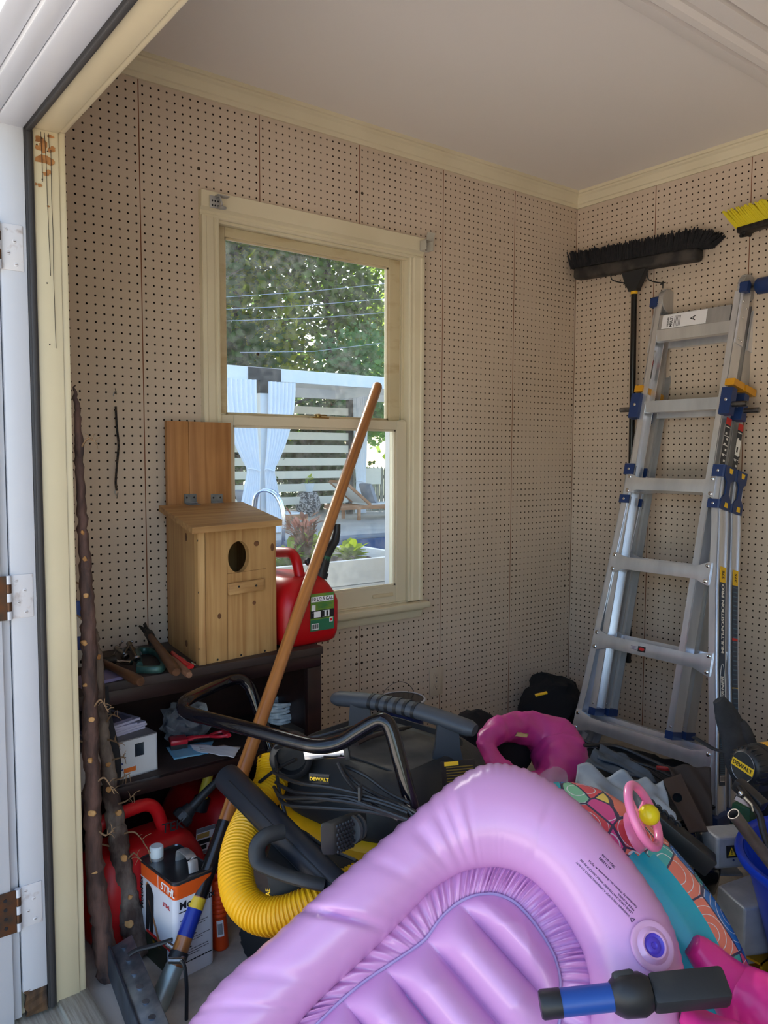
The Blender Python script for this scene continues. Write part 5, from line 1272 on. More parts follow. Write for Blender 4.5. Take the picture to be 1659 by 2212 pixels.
# hose with rings
hp_ = [(592, 1640, 2.02, 36), (585, 1690, 1.98, 37), (552, 1750, 1.90, 37), (527, 1800, 1.82, 38), (512, 1850, 1.76, 38), (510, 1900, 1.71, 39), (524, 1945, 1.67, 40), (560, 1975, 1.64, 41), (610, 1978, 1.62, 41), (670, 1955, 1.62, 40), (730, 1925, 1.65, 39), (800, 1890, 1.68, 38)]
q, r_ = pathpx(hp_, 30)
path = [q[0]]; rads = [r_[0]]; acc = 0; step = .0021
for i in range(1, len(q)):
    seg = (q[i]-q[i-1]).length
    while acc+seg*0 <= seg:
        if acc > seg: break
        t = acc/seg; path.append(q[i-1].lerp(q[i], t)); rads.append(r_[i-1]*(1-t)+r_[i]*t); acc += step
    acc -= seg
rads = [r*(1.0 if (i % 4) in (0, 1) else .915) for i, r in enumerate(rads)]
mb = MB(); mb.tube(path, rads, 18); mb.build('hose', mat('yellow_hose', rgb(236, 178, 18), .42), o, smooth=25)

# cable bundle
M_cable = mat('black_cable', rgb(26, 27, 30), .4)
o = thing('extension_cord', 'bundle of black cables hanging loosely over the front of the vacuum', 'cable', tuple(at(700, 1720, D=1.66)))
cab = [[(590, 1668, 1.86), (640, 1690, 1.72), (720, 1702, 1.66), (800, 1722, 1.63), (875, 1748, 1.61), (900, 1775, 1.60)],
       [(596, 1690, 1.86), (640, 1712, 1.72), (730, 1718, 1.65), (810, 1732, 1.62), (880, 1756, 1.60)],
       [(592, 1700, 1.84), (612, 1722, 1.74), (680, 1724, 1.66), (770, 1736, 1.62), (850, 1762, 1.60), (900, 1780, 1.59)],
       [(598, 1712, 1.82), (620, 1738, 1.72), (700, 1745, 1.65), (790, 1752, 1.62), (870, 1768, 1.60)],
       [(612, 1720, 1.78), (660, 1732, 1.69), (740, 1724, 1.64), (800, 1742, 1.61), (880, 1770, 1.59)],
       [(735, 1652, 1.72), (770, 1690, 1.68), (820, 1720, 1.64), (880, 1745, 1.61), (905, 1760, 1.60)],
       [(745, 1655, 1.73), (790, 1676, 1.70), (840, 1712, 1.66), (885, 1735, 1.63)],
       [(580, 1622, 1.94), (640, 1600, 1.86), (690, 1590, 1.84), (735, 1578, 1.84), (760, 1570, 1.86)],
       [(560, 1690, 1.93), (600, 1660, 1.90), (640, 1640, 1.86)], [(596, 1630, 1.92), (602, 1700, 1.84), (625, 1780, 1.78), (660, 1800, 1.76), (700, 1828, 1.72), (770, 1860, 1.66)],
       [(730, 1648, 1.71), (752, 1688, 1.68), (800, 1735, 1.63), (860, 1770, 1.60)]]
for c_ in cab:
    mb = MB(); mb.tube(spl([at(x, y, D=D) for x, y, D in c_], 8), .0042, 8); mb.build('cable_strand', M_cable, o)
mb = MB(); mb.box(at(778, 1712, D=1.625), (.020, .006, .030), rot=(0, 0, .7), r=.002); mb.build('cable_tie', M_blackd, o)

# loose vacuum tube
o = thing('vacuum_wand', 'thick black plastic vacuum tube leaning across the yellow hose', 'tube', tuple(at(480, 1672, D=1.95)))
a, b = at(490, 1678, D=1.93), at(745, 1935, D=1.60)
mb = MB(); n_ = 24; dd = (b-a).normalized(); mb.tube([a, a+dd*.006, a.lerp(b, .5), b], [.0325, .034, .0335, .0315], n_); mb.build('wand_tube', mat('black_wand', rgb(36, 40, 48), .38), o, smooth=50)
mb = MB(); e1 = dd.orthogonal().normalized(); e2 = dd.cross(e1)
sd = (RX*.6-RY*.8); sd = (sd-dd*sd.dot(dd)).normalized()
for s_ in (.25, -.5): 
    w_ = (sd*s_-RD*.8); w_ = (w_-dd*w_.dot(dd)).normalized(); mb.tube([a.lerp(b, .1)+w_*.0345, b+w_*.032], .0016, 6)
mb.build('mould_ridge', M_black, o)

# floor brush nozzle
o = thing('vacuum_nozzle', 'black rectangular brush nozzle with honeycomb side resting on the vacuum rim', 'nozzle', tuple(at(735, 1800, D=1.62)))
f4 = [at(692, 1786, D=1.585), at(722, 1787, D=1.60), at(722, 1840, D=1.60), at(694, 1838, D=1.585)]
dv = at(780, 1740, D=1.69)-at(708, 1768, D=1.59)
ctr = (f4[0]+f4[1]+f4[2]+f4[3])/4; ax = (f4[1]-f4[0]).normalized(); ay = (f4[0]-f4[3]).normalized()
def nring(s, t): return [ctr+dv*t+ax*x*.0165*s+ay*y*.032*s for x, y in [(math.copysign(abs(math.cos(a))**.35, math.cos(a)), math.copysign(abs(math.sin(a))**.35, math.sin(a))) for a in [2*PI*k/28 for k in range(28)]]]
mb = MB(); mb.loft([nring(.88, -.01), nring(1, .02), nring(1.0, .3), nring(.98, .7), nring(.9, 1.0)]); mb.build('nozzle_body', M_blackd, o, smooth=50)
mb = MB()
nn = ax.cross(ay).normalized(); side = dv.cross(ay).normalized(); side = side if side.dot(RX) > 0 else -side
for i in range(6):
    for j in range(7):
        p_ = ctr+dv*(.10+.085*i+(.04 if j % 2 else 0))+ay*(-.026+.0085*j)+side*.0168
        mb.lathe([(.0042, -.001), (.0036, .002), (.0015, .0026)], 6, M=frame(p_, dv, ay))
mb.build('honeycomb_side', M_black, o, smooth=0)
mb = MB(); mb.tube([ctr+dv*.62, ctr+dv*.70], .030, 20); mb.tube([ctr+dv*.8, ctr+dv*.86], .028, 20); mb.build('clear_tape', mat('grey_tape', rgb(74, 78, 82), .3), o)

# pliers on the vacuum lid
o = thing('long_pliers', 'dark handled pliers lying on the dusty vacuum lid behind the black tube handle', 'pliers', tuple(at(820, 1590, Z=.51)))
for pts in ([(770, 1607), (800, 1592), (840, 1580), (858, 1577)], [(758, 1594), (790, 1578), (830, 1576), (858, 1577)]):
    mb = MB(); mb.tube(spl([at(x, y, Z=.512) for x, y in pts], 6), [.0085]*12+[.006]*7, 10, flat=.7); mb.build('grip', mat('brown_black_grip', rgb(52, 40, 38), .5), o)
mb = MB(); mb.tube([at(852, 1578, Z=.512), at(868, 1574, Z=.512), at(888, 1570, Z=.512)], [.008, .010, .005], 10, flat=.6); mb.build('jaws', M_iron, o)

# pail by the wall
o = thing('paint_pail', 'blue pail with black lid and wire handle standing against the pegboard below the window', 'pail', (-1.122, -.135, 0))
K = Matrix.Translation((-1.115, -.130, 0)); Hh = .333
mb = MB(); mb.lathe([(.070, 0), (.076, .01), (.0815, Hh-.02), (.082, Hh-.004)], 32, M=K); mb.build('pail_body', mat('blue_pail', rgb(30, 44, 92), .35), o)
mb = MB(); mb.lathe([(.082, Hh-.008), (.0865, Hh-.006), (.0875, Hh), (.084, Hh+.003), (.080, Hh+.001)], 32, M=K, cap0=False, cap1=False); mb.build('rim', mat('pail_white_rim', rgb(196, 198, 206), .35), o)
mb = MB(); mb.lathe([(.080, Hh), (.076, Hh-.006), (.052, Hh-.006), (.050, Hh-.002), (.036, Hh-.001), (.034, Hh-.006), (.010, Hh-.006)], 32, M=K)
for k in range(8):
    a = 2*PI*k/8; mb.box((.063*math.cos(a), .063*math.sin(a), Hh-.003), (.022, .010, .004), rot=(0, 0, a), M=K)
mb.build('lid', mat('black_gloss_lid', rgb(24, 24, 34), .18), o, smooth=40)
mb = MB(); mb.tube([K @ V((.088*math.cos(a)*1.0-.0, .03-.03*0, Hh-.03+.085*math.sin(a))) for a in [PI*k/20 for k in range(21)]], .0014, 6); mb.build('wire_handle', M_steel, o)

# black cloth bags in the corner
M_cloth = mat('black_cloth', rgb(20, 20, 24), .95, bump=.3, bs=60)
def blob(name, lab, cat, c, r, seed, m, amp=.02, sc=14, zmin=None, group=None):
    o = thing(name, lab, cat, tuple(c), group); mb = MB(); mb.ball((0, 0, 0), r, 32, M=Matrix.Translation(V(c))); wobble(mb, amp, sc, seed); wobble(mb, amp*.35, sc*3, seed+3)
    if zmin is not None: mb.v = [(x, y, max(z, zmin)) for x, y, z in mb.v]
    mb.build('cloth', m, o, smooth=60); return o
o = blob('cloth_bag', 'black cloth bag with yellow tab slumped in the corner of the pegboard walls', 'bag', (-.315, -.17, .13), (.165, .13, .165), 5, M_cloth, .034, 12, .001)
a, b = at(1156, 1502, D=2.90), at(1182, 1496, D=2.90); mb = MB(); mb.beam(a, b, .012, .008, r=.001); mb.build('yellow_tab', M_yellow, o)
blob('cloth_bag', 'small black cloth bag between the vacuum and the pink ring', 'bag', tuple(at(1015, 1580, D=2.75)-V((0, 0, .03))), (.12, .09, .10), 8, M_cloth, .02, 14, .001)
# hot pink deflated ring
M_pink = mat('hot_pink_vinyl', rgb(196, 58, 142), .38, spec=.5, coat=.15)
o = thing('swim_ring', 'limp hot pink vinyl swim ring slumped between the vacuum and the ladder', 'swim ring', tuple(at(1150, 1690, D=2.45)))
pp = [(1052, 1612, 2.36, 22), (1064, 1582, 2.40, 26), (1102, 1572, 2.46, 30), (1152, 1578, 2.52, 38), (1195, 1600, 2.52, 52), (1208, 1632, 2.48, 54), (1208, 1668, 2.42, 46), (1175, 1700, 2.36, 36), (1125, 1690, 2.32, 24), (1080, 1665, 2.31, 20)]
q, r_ = pathpx(pp, 12, True); mb = MB(); mb.tube(q, r_, 28, closed=True, flat=1.0); wobble(mb, .014, 9, 2); wobble(mb, .007, 26, 6); mb.build('ring_tube', M_pink, o, smooth=60)
mb = MB(); mb.ball(at(1105, 1625, D=2.52), (.085, .05, .075), 18); wobble(mb, .012, 22, 9)
tag(mb.build('dark_bundle', M_cloth, smooth=60), 'dark cloth bundle seen through the hole of the pink swim ring', 'bundle')
for x, y, m, lab, cat in ((1135, 1588, M_paper, 'scrap of white paper inside the pink swim ring', 'paper'), ):
    mb = MB(); cloth([at(1112, 1590, D=2.40), at(1138, 1593, D=2.40), at(1142, 1586, D=2.42), at(1118, 1581, D=2.42)], 6, 4, .003, 4, mb=mb); tag(solid(mb.build('paper_scrap', mat('tan_paper', rgb(190, 166, 120), .7)), .001), lab.replace('white', 'tan'), cat)
# ================================================================= the big pink float
from mathutils.bvhtree import BVHTree
T0 = P(1060, 1650, 1.62)
hd_ = V((T0.x-CAM.x, T0.y-CAM.y, 0)).normalized()
SL = math.radians(50)
fs_ = hd_*math.cos(SL)+up*math.sin(SL)                    # up the slope
fa_ = V((hd_.y, -hd_.x, 0)).normalized()                  # across, to the right
fN = fa_.cross(fs_).normalized()
if fN.dot(CAM-T0) < 0: fN = -fN
FO = T0-fN*.05
def fp2(x, y):
    p = at_plane(x, y, FO, fN)-FO; return V((p.dot(fa_), p.dot(fs_), 0))
def f3(u, v, h=0): return FO+fa_*u+fs_*v+fN*h
OI = [((345, 2280), (560, 2310)), ((412, 2212), (644, 2211)), ((480, 2125), (700, 2150)), ((600, 2020), (801, 2056)), ((692, 1935), (870, 1987)), ((790, 1850), (930, 1925)), ((900, 1755), (985, 1889)), ((985, 1686), (1030, 1875)), ((1050, 1655), (1066, 1873)),
      ((1110, 1658), (1095, 1876)), ((1170, 1682), (1125, 1887)), ((1240, 1730), (1155, 1906)), ((1312, 1803), (1190, 1942)), ((1382, 1888), (1222, 1986)), ((1440, 1980), (1248, 2032)), ((1468, 2060), (1264, 2072)), ((1476, 2150), (1275, 2140)),
      ((1440, 2330), (1262, 2270)), ((1300, 2530), (1150, 2400)), ((1060, 2660), (1000, 2500)), ((760, 2690), (800, 2520)), ((490, 2590), (640, 2450)), ((350, 2430), (560, 2380))]
NF = 264
oo = spl([fp2(*a) for a, b in OI], 12, True); ii = spl([fp2(*b) for a, b in OI], 12, True)
NF = len(oo)
M_float = mat('lilac_pink_vinyl', rgb(216, 160, 212), .25, spec=.55, coat=.25, sss=.0, bump=.02, bs=14)
M_seam = mat('bluish_weld_seam', rgb(176, 156, 204), .35)
o = thing('pool_float', 'large inflated lilac pink pool float leaning in the doorway in front of everything', 'pool float', tuple(f3(0, -.9)))
rf = random.Random(4)
cre = [(3.55*12, 1.1, .20), (5.8*12, 1.6, .07), (5.95*12+4, 1.3, .06), (6.1*12+6, 1.4, .06), (4.9*12, 1.5, .03), (2.2*12, 1.6, .04), (1.4*12, 1.5, .03), (7.1*12, 2, .02), (10.5*12, 2, .02)]
NK = 44; THK = .088
rings = []
for i in range(NF):
    a, b = oo[i], ii[i]; c = (a+b)/2; w_ = (a-b).length/2; d = (a-b).normalized()
    dip = sum(A*math.exp(-((i-ci)/s)**2) for ci, s, A in cre)
    ring = []
    for k in range(NK):
        t = 2*PI*k/NK; cx, sz = math.cos(t), math.sin(t)
        th = THK*(1-.75*dip)*min(1.0, w_/.085)
        ou = w_*cx; h = th*sz
        if sz > 0 and cx < .3: h *= 1-.5*dip
        if abs(sz) < .22 and cx > 0:                        # crimped outer weld
            ou += .0022*(1+math.cos(i*1.57+.8*math.sin(i*.31)))*(1-abs(sz)/.22)*(1.3 if i < 130 else .5); h *= .8
        if cx > .55:
            g = .0012*math.sin(i*1.57+.8*math.sin(i*.31))*(cx-.55)/.45*(1.3 if i < 130 else .5); ou += g; h *= 1+.015*math.sin(i*1.57)*(cx-.55)/.45
        if cx < -.15 and sz > -.2:                          # soft pleats towards the inner weld
            g = (-cx-.15); h += .0012*g*math.sin(i*1.31+.9*math.sin(i*.37))*(1.2 if i < 90 else .35)*(.4+.6*math.sin(i*.17)**2)
        p = c+d*ou; ring.append(f3(p.x, p.y, h+.0))
    rings.append(ring)
mb = MB(); mb.loft(rings, loop=True); tubeM = mb
fl_tube = mb.build('inflated_ring', M_float, o, smooth=80)
bvh = BVHTree.FromPolygons([V(v) for v in tubeM.v], tubeM.f)
# inner welded band and ribbed floor
cen = sum(ii, V((0, 0, 0)))/NF
bandw = .052
jj = [ii[k]+(cen-ii[k]).normalized()*bandw*(1+.0*math.sin(k)) for k in range(NF)]
ii2 = [ii[k]-(cen-ii[k]).normalized()*.012 for k in range(NF)]
mb = MB(); nb = 7; NB_ = NF*3
def lerpc(c, t):
    t = t % NF; k = int(t); f = t-k; return c[k % NF]*(1-f)+c[(k+1) % NF]*f
rng2 = [[lerpc(ii2, q/3).lerp(lerpc(jj, q/3), j/nb) for j in range(nb+1)] for q in range(NB_)]
mb.loft([[f3(p.x, p.y, -.012+.020*math.sin(PI*j/nb)*(.72+.28*math.sin(q*.52+1.2*math.sin(q*.13)))+.0012*math.sin(q*1.1+j*.5)) for j, p in enumerate(rr2)] for q, rr2 in enumerate(rng2)], loop=True, closed=False)
mb.build('ruffled_band', M_float, o, smooth=80)
mb = MB(); mb.tube([f3(p.x, p.y, -.006) for p in ii2], .0034, 8, closed=True); mb.build('outer_weld', M_seam, o)
mb = MB(); mb.tube([f3(p.x, p.y, -.006) for p in jj], .0030, 8, closed=True); mb.build('inner_weld', M_seam, o)
# ribbed floor: welds run from upper left to lower right in the photo
sA, sB = fp2(985, 1942), fp2(1120, 2092)
rd = (sB-sA).normalized(); rp = V((-rd.y, rd.x, 0))
s0 = sA.dot(rp); s1 = fp2(910, 2016).dot(rp); pitch = abs(s0-s1); 
NR_ = 46
def span(off):
    """interval of a rib line (constant off along rp) that lies inside the inner weld"""
    xs = []; q = len(jj)
    for i in range(q):
        a, b = jj[i], jj[(i+1) % q]; da, db = a.dot(rp)-off, b.dot(rp)-off
        if (da > 0) != (db > 0): p = a.lerp(b, da/(da-db)); xs.append(p.dot(rd))
    return (min(xs), max(xs)) if len(xs) >= 2 else None
lo_r = min(p.dot(rp) for p in jj); hi_r = max(p.dot(rp) for p in jj)
NRW = 150; NSP = 70; mb = MB(); rows = []
for j in range(NRW+1):
    off = lo_r+(hi_r-lo_r)*(.0006+.9988*j/NRW); sp_ = span(off)
    if sp_ is None: continue
    x0, x1 = sp_; qf = ((off-s0)/pitch) % 1.0; r_ = abs(math.sin(PI*qf))**.62; ef = min(1, min(off-lo_r, hi_r-off)/.05)
    row = []
    for i in range(NSP+1):
        t = i/NSP; x = x0+(x1-x0)*t; e = min(x-x0, x1-x)/.075; e = min(1, max(e, 0))**.55
        rr_e = r_+(1-r_)*max(0, 1-min(x-x0, x1-x)/.05)*.6
        p = rd*x+rp*off; row.append(f3(p.x, p.y, -.012+.060*rr_e*e*max(ef, 0)**.5))
    rows.append(row)
mb.loft(rows, caps=False, closed=False); mb.build('ribbed_floor', M_float, o, smooth=80)
# pale welds between the ribs (start a little inside the band, like the photo)
for n in range(-7, 3):
    tt = s0+(n)*pitch*(1 if s1 > s0 else -1)
    pts_ = []
    ts = [x*.01 for x in range(-220, 220)]
    base_ = cen+rp*(tt-cen.dot(rp))
    import itertools
    def inside(p):
        c_ = False; q = len(jj); j = q-1
        for i in range(0, q, 2):
            a, b = jj[i], jj[j]
            if (a.y > p.y) != (b.y > p.y) and p.x < (b.x-a.x)*(p.y-a.y)/(b.y-a.y)+a.x: c_ = not c_
            j = i
        return c_
    for x in ts:
        p = base_+rd*x
        if inside(p) : pts_.append(p)
    if len(pts_) < 8: continue
    pts_ = pts_[5:-5]
    mb = MB(); mb.tube([f3(p.x, p.y, -.010) for p in pts_], .0036, 8); mb.build('rib_weld', M_seam, o)
def hit(p2, off=.0009):
    q, n, _, _ = bvh.ray_cast(f3(p2.x, p2.y, .4), -fN)
    return (q+fN*off, n) if q is not None else (f3(p2.x, p2.y, .09), fN)
# valve
vq, vn = hit(fp2(1393, 2058)); VMx = frame(vq, vn.orthogonal(), vn.cross(vn.orthogonal()))
mb = MB(); mb.lathe([(.040, -.004), (.040, .001), (.036, .0025), (.030, .001), (.026, .004), (.022, .007), (.019, .006)], 36, M=VMx, cap0=False, cap1=False); mb.build('valve_collar', mat('pale_vinyl_collar', rgb(226, 176, 220), .2, coat=.3), o, smooth=50)
mb = MB(); mb.lathe([(.019, .006), (.0175, .004), (.014, .003), (.011, .005), (.006, .0055), (.004, .003)], 28, M=VMx, cap0=False); mb.build('valve_plug', mat('violet_valve', rgb(92, 70, 200), .3), o, smooth=40)
# warning text printed on the tube, projected onto it
a0, a1 = fp2(1347, 2008), fp2(1233, 1882); td = (a1-a0).normalized(); ty_ = V((-td.y, td.x, 0))
ln0 = fp2(1233, 1882); ln_off = fp2(1257, 1868)
if (ln_off-ln0).dot(ty_) > 0: pass
lines = [('WARNING! THIS IS NOT A LIFESAVING DEVICE. DO NOT', (1345, 1998), (1236, 1884)), ('LEAVE CHILD UNATTENDED WHILE DEVICE IS IN USE', (1351, 1992), (1245, 1880)), ('MADE IN CHINA.', (1355, 1986), (1322, 1951)), ('Distributed by Walmart Inc., Bentonville, Ar 72716', (1361, 1979), (1262, 1882)), ('A1313582', (1308, 1899), (1284, 1875)), ('2021-01-06', (1317, 1895), (1290, 1868))]
mbt = MB()
def ptext(txt, pa, pb, size):
    A, B = fp2(*pa), fp2(*pb); x = (B-A).normalized(); m0 = MB(); m0.text(txt, Matrix.Identity(4), size, bold=size*.02)
    wd = max(v[0] for v in m0.v)-min(v[0] for v in m0.v); sc = (B-A).length/wd
    y = V((-x.y, x.x, 0))
    o_ = len(mbt.v)
    for v in m0.v:
        p = A+x*(v[0]*sc)+y*(v[1]*min(sc*1.0, sc)); mbt.v.append(tuple(hit(p, .0007)[0]))
    for f in m0.f: mbt.f.append(tuple(i+o_ for i in f)); mbt.m.append(0)
for t, pa, pb in lines: ptext(t, pa, pb, .01)
w3 = [fp2(1349, 2010), fp2(1356, 2004), fp2(1347, 2001)]
for i in range(3):
    a, b = w3[i], w3[(i+1) % 3]; n_ = V((-(b-a).y, (b-a).x, 0)).normalized()*.0006
    q = [hit(a+n_)[0], hit(b+n_)[0], hit(b-n_)[0], hit(a-n_)[0]]; mbt.add(q, [(0, 1, 2, 3)])
mbt.build('warning_print', mat('faded_black_print', rgb(66, 46, 78), .5), o, smooth=0)

# ---------------------------------------------------------------- patterned child float behind it
def patmat():
    m = bpy.data.materials.new('scale_print_vinyl'); m.use_nodes = True; nt = m.node_tree; b = nt.nodes['Principled BSDF']; L = nt.links
    b.inputs['Roughness'].default_value = .22; b.inputs['Coat Weight'].default_value = .4
    tc = nt.nodes.new('ShaderNodeTexCoord')
    def vor(feature, sc):
        v = nt.nodes.new('ShaderNodeTexVoronoi'); v.feature = feature; v.inputs['Scale'].default_value = sc; v.inputs['Randomness'].default_value = .85
        L.new(tc.outputs['Object'], v.inputs['Vector']); return v
    v = vor('F1', 14.0); r = nt.nodes.new('ShaderNodeValToRGB'); r.color_ramp.interpolation = 'CONSTANT'
    cols = [rgb(226, 88, 96), rgb(240, 214, 106), rgb(70, 178, 176), rgb(234, 130, 110), rgb(48, 118, 196), rgb(130, 200, 160), rgb(224, 84, 150), rgb(36, 150, 140)]
    e = r.color_ramp.elements; e[0].color = (*cols[0], 1); e[1].position = .125; e[1].color = (*cols[1], 1)
    for k in range(2, 8): q = e.new(.125*k); q.color = (*cols[k], 1)
    sp = nt.nodes.new('ShaderNodeSeparateColor'); L.new(v.outputs['Color'], sp.inputs[0]); L.new(sp.outputs[0], r.inputs['Fac'])
    ve = vor('DISTANCE_TO_EDGE', 14.0)
    st = nt.nodes.new('ShaderNodeMath'); st.operation = 'LESS_THAN'; st.inputs[1].default_value = .028; L.new(ve.outputs['Distance'], st.inputs[0])
    rg = nt.nodes.new('ShaderNodeMath'); rg.operation = 'SINE'; ml = nt.nodes.new('ShaderNodeMath'); ml.operation = 'MULTIPLY'; ml.inputs[1].default_value = 30; L.new(v.outputs['Distance'], ml.inputs[0]); L.new(ml.outputs[0], rg.inputs[0])
    gt = nt.nodes.new('ShaderNodeMath'); gt.operation = 'GREATER_THAN'; gt.inputs[1].default_value = .965; L.new(rg.outputs[0], gt.inputs[0])
    m1 = nt.nodes.new('ShaderNodeMix'); m1.data_type = 'RGBA'; L.new(gt.outputs[0], m1.inputs[0]); L.new(r.outputs['Color'], m1.inputs[6]); m1.inputs[7].default_value = (*rgb(226, 232, 236), 1)
    m2 = nt.nodes.new('ShaderNodeMix'); m2.data_type = 'RGBA'; L.new(st.outputs[0], m2.inputs[0]); L.new(m1.outputs[2], m2.inputs[6]); m2.inputs[7].default_value = (*rgb(66, 64, 92), 1)
    L.new(m2.outputs[2], b.inputs['Base Color']); return m
M_pat = patmat(); M_tealv = mat('teal_vinyl', rgb(20, 168, 188), .22, coat=.3)
def fdep(x, y): return depth(at_plane(x, y, FO, fN))
o2 = thing('ride_on_float', 'colourful scale printed child float with teal side standing behind the pink float', 'pool float', tuple(P(1480, 2060, 1.75)))
cpx = [(1120, 1830, 92, .10), (1190, 1793, 96, .10), (1262, 1800, 98, .10), (1335, 1852, 100, .10), (1405, 1930, 104, .10), (1465, 2015, 106, .10), (1508, 2105, 108, .10), (1535, 2200, 108, .10), (1545, 2330, 105, .10)]
q, r_ = pathpx([(x, y, fdep(min(x, 1440), y)+.155, r) for x, y, r, _ in cpx], 30)
NK2 = 40; rg2 = []
tang = [(q[min(i+1, len(q)-1)]-q[max(i-1, 0)]).normalized() for i in range(len(q))]
mb = MB(); ringsA = []
for i, p in enumerate(q):
    vd = (CAM-p).normalized(); sd_ = tang[i].cross(vd).normalized(); vd2 = sd_.cross(tang[i]).normalized()
    if sd_.dot(RX) < 0: sd_ = -sd_
    ringsA.append([p+sd_*r_[i]*math.cos(2*PI*k/NK2)+vd2*r_[i]*.85*math.sin(2*PI*k/NK2)*(1 if vd2.dot(CAM-p) > 0 else -1) for k in range(NK2)])
def teal(i, k):
    k = k % NK2; f = i/(len(q)-1); lim = 13 if f < .30 else 13-7.5*min(1, (f-.30)/.14)
    return lim <= k < 34
for nm, want, m_ in (('printed_tube', False, M_pat), ('teal_side', True, M_tealv)):
    mb = MB(); mb.v = [tuple(p) for rg in ringsA for p in rg]
    for i in range(len(q)-1):
        for k in range(NK2):
            if teal(i, k) == want: k2 = (k+1) % NK2; mb.f.append((i*NK2+k, i*NK2+k2, (i+1)*NK2+k2, (i+1)*NK2+k)); mb.m.append(0)
    mb.build(nm, m_, o2, smooth=70)
# pink steering wheel with yellow ball
sc_ = P(1390, 1762, fdep(1390, 1800)+.01); ps = mat('pink_plastic', rgb(238, 130, 176), .3, coat=.2)
w1 = (at(1420, 1838, D=depth(sc_)-.03)-at(1362, 1694, D=depth(sc_)+.02)); w1h = w1.length/2; w1.normalize()
wn = (RX*.80-RY*.05-RD*.55); wn = (wn-w1*wn.dot(w1)).normalized(); w2 = w1.cross(wn).normalized()
so_ = o2
mb = MB(); mb.tube([sc_+w1*math.cos(a)*w1h*.93+w2*math.sin(a)*w1h*.93 for a in [2*PI*k/44 for k in range(44)]], .0088, 12, closed=True); swp = mb.build('steering_wheel', ps, o2, smooth=60)
hb = P(1374, 1797, depth(sc_)+.045)
mb = MB(); mb.lathe([(.040, -.006), (.038, .0), (.030, .010), (.016, .016)], 24, M=frame(hb, w1, w2) if w1.cross(w2).dot(wn) > 0 else frame(hb, w2, w1)); mb.tube([hb, hb.lerp(sc_, .6), sc_-wn*.010], [.013, .011, .011], 12)
for a in (2.7, 4.3, .5): mb.tube([sc_-wn*.012, sc_-wn*.004+(w1*math.cos(a)+w2*math.sin(a))*w1h*.92], [.0065, .005], 8)
mb.build('wheel_hub', ps, swp)
mb = MB(); mb.ball(sc_+wn*.006+RX*.006, .0205, 20); mb.build('horn_button', mat('yellow_ball', rgb(226, 204, 20), .3), swp)

# ---------------------------------------------------------------- pole tool lying on the float, pink sheet
def onf(x, y, h): 
    p = at_plane(x, y, FO+fN*h, fN); return p
o = thing('pole_tool', 'black and blue tool handle lying across the lower right of the pink float', 'tool', tuple(onf(1300, 2160, .12)))
hh = .128
a, b, c, d_ = onf(1172, 2170, hh), onf(1212, 2166, hh), onf(1322, 2154, hh), onf(1345, 2151, hh)
e_, f_ = onf(1405, 2146, hh), onf(1570, 2130, hh)
mb = MB(); mb.tube([a-(b-a).normalized()*.004, a, b], [.020, .0225, .022], 24); mb.build('end_cap', M_black, o, smooth=50)
mb = MB(); mb.tube([b, c], [.0212, .0212], 24); mb.build('blue_tube', mat('blue_tube', rgb(30, 78, 160), .35), o, smooth=50)
mb = MB(); mb.tube([c, c.lerp(d_, .4), d_, e_.lerp(d_, .3), e_], [.022, .027, .031, .031, .024], 20, flat=1.1); mb.build('collar', M_black, o, smooth=40)
mb = MB(); mb.beam(e_, f_, .052, .042, up=fN*.6+up*.4, r=.008); mb.build('square_bar', M_blackd, o)
mb = MB(); g0, g1 = onf(1325, 2122, hh+.01), onf(1372, 2114, hh+.01); mb.beam(g0, g1, .03, .022, up=fN, r=.006); mb.build('clamp_lever', M_blackd, o)
M_pink2 = mat('bright_pink_vinyl', rgb(232, 50, 150), .3, coat=.25)
o = thing('vinyl_float', 'crumpled hot pink vinyl float at the lower right corner beside the patterned float', 'pool float', tuple(P(1600, 2200, 1.35)))
mb = MB()
pp = [(1490, 2045, 1.52, 26), (1540, 2095, 1.51, 56), (1600, 2150, 1.48, 84), (1660, 2185, 1.44, 84), (1720, 2300, 1.38, 100), (1760, 2450, 1.30, 100)]
q, r_ = pathpx(pp, 10); mb.tube(q, r_, 30, flat=.8); wobble(mb, .012, 6, 12); wobble(mb, .004, 22, 16); mb.build('vinyl_fold', M_pink2, o, smooth=70)
mb = MB(); pp = [(1470, 2190, 1.34, 22), (1520, 2215, 1.32, 52), (1600, 2260, 1.28, 70), (1700, 2330, 1.25, 80)]
q, r_ = pathpx(pp, 10); mb.tube(q, r_, 30, flat=.7); wobble(mb, .012, 6, 22); wobble(mb, .004, 22, 26); mb.build('vinyl_fold', M_pink2, o, smooth=70)
print('FLOAT min z', min(v[2] for v in tubeM.v), 'max', max(v[2] for v in tubeM.v), T0)
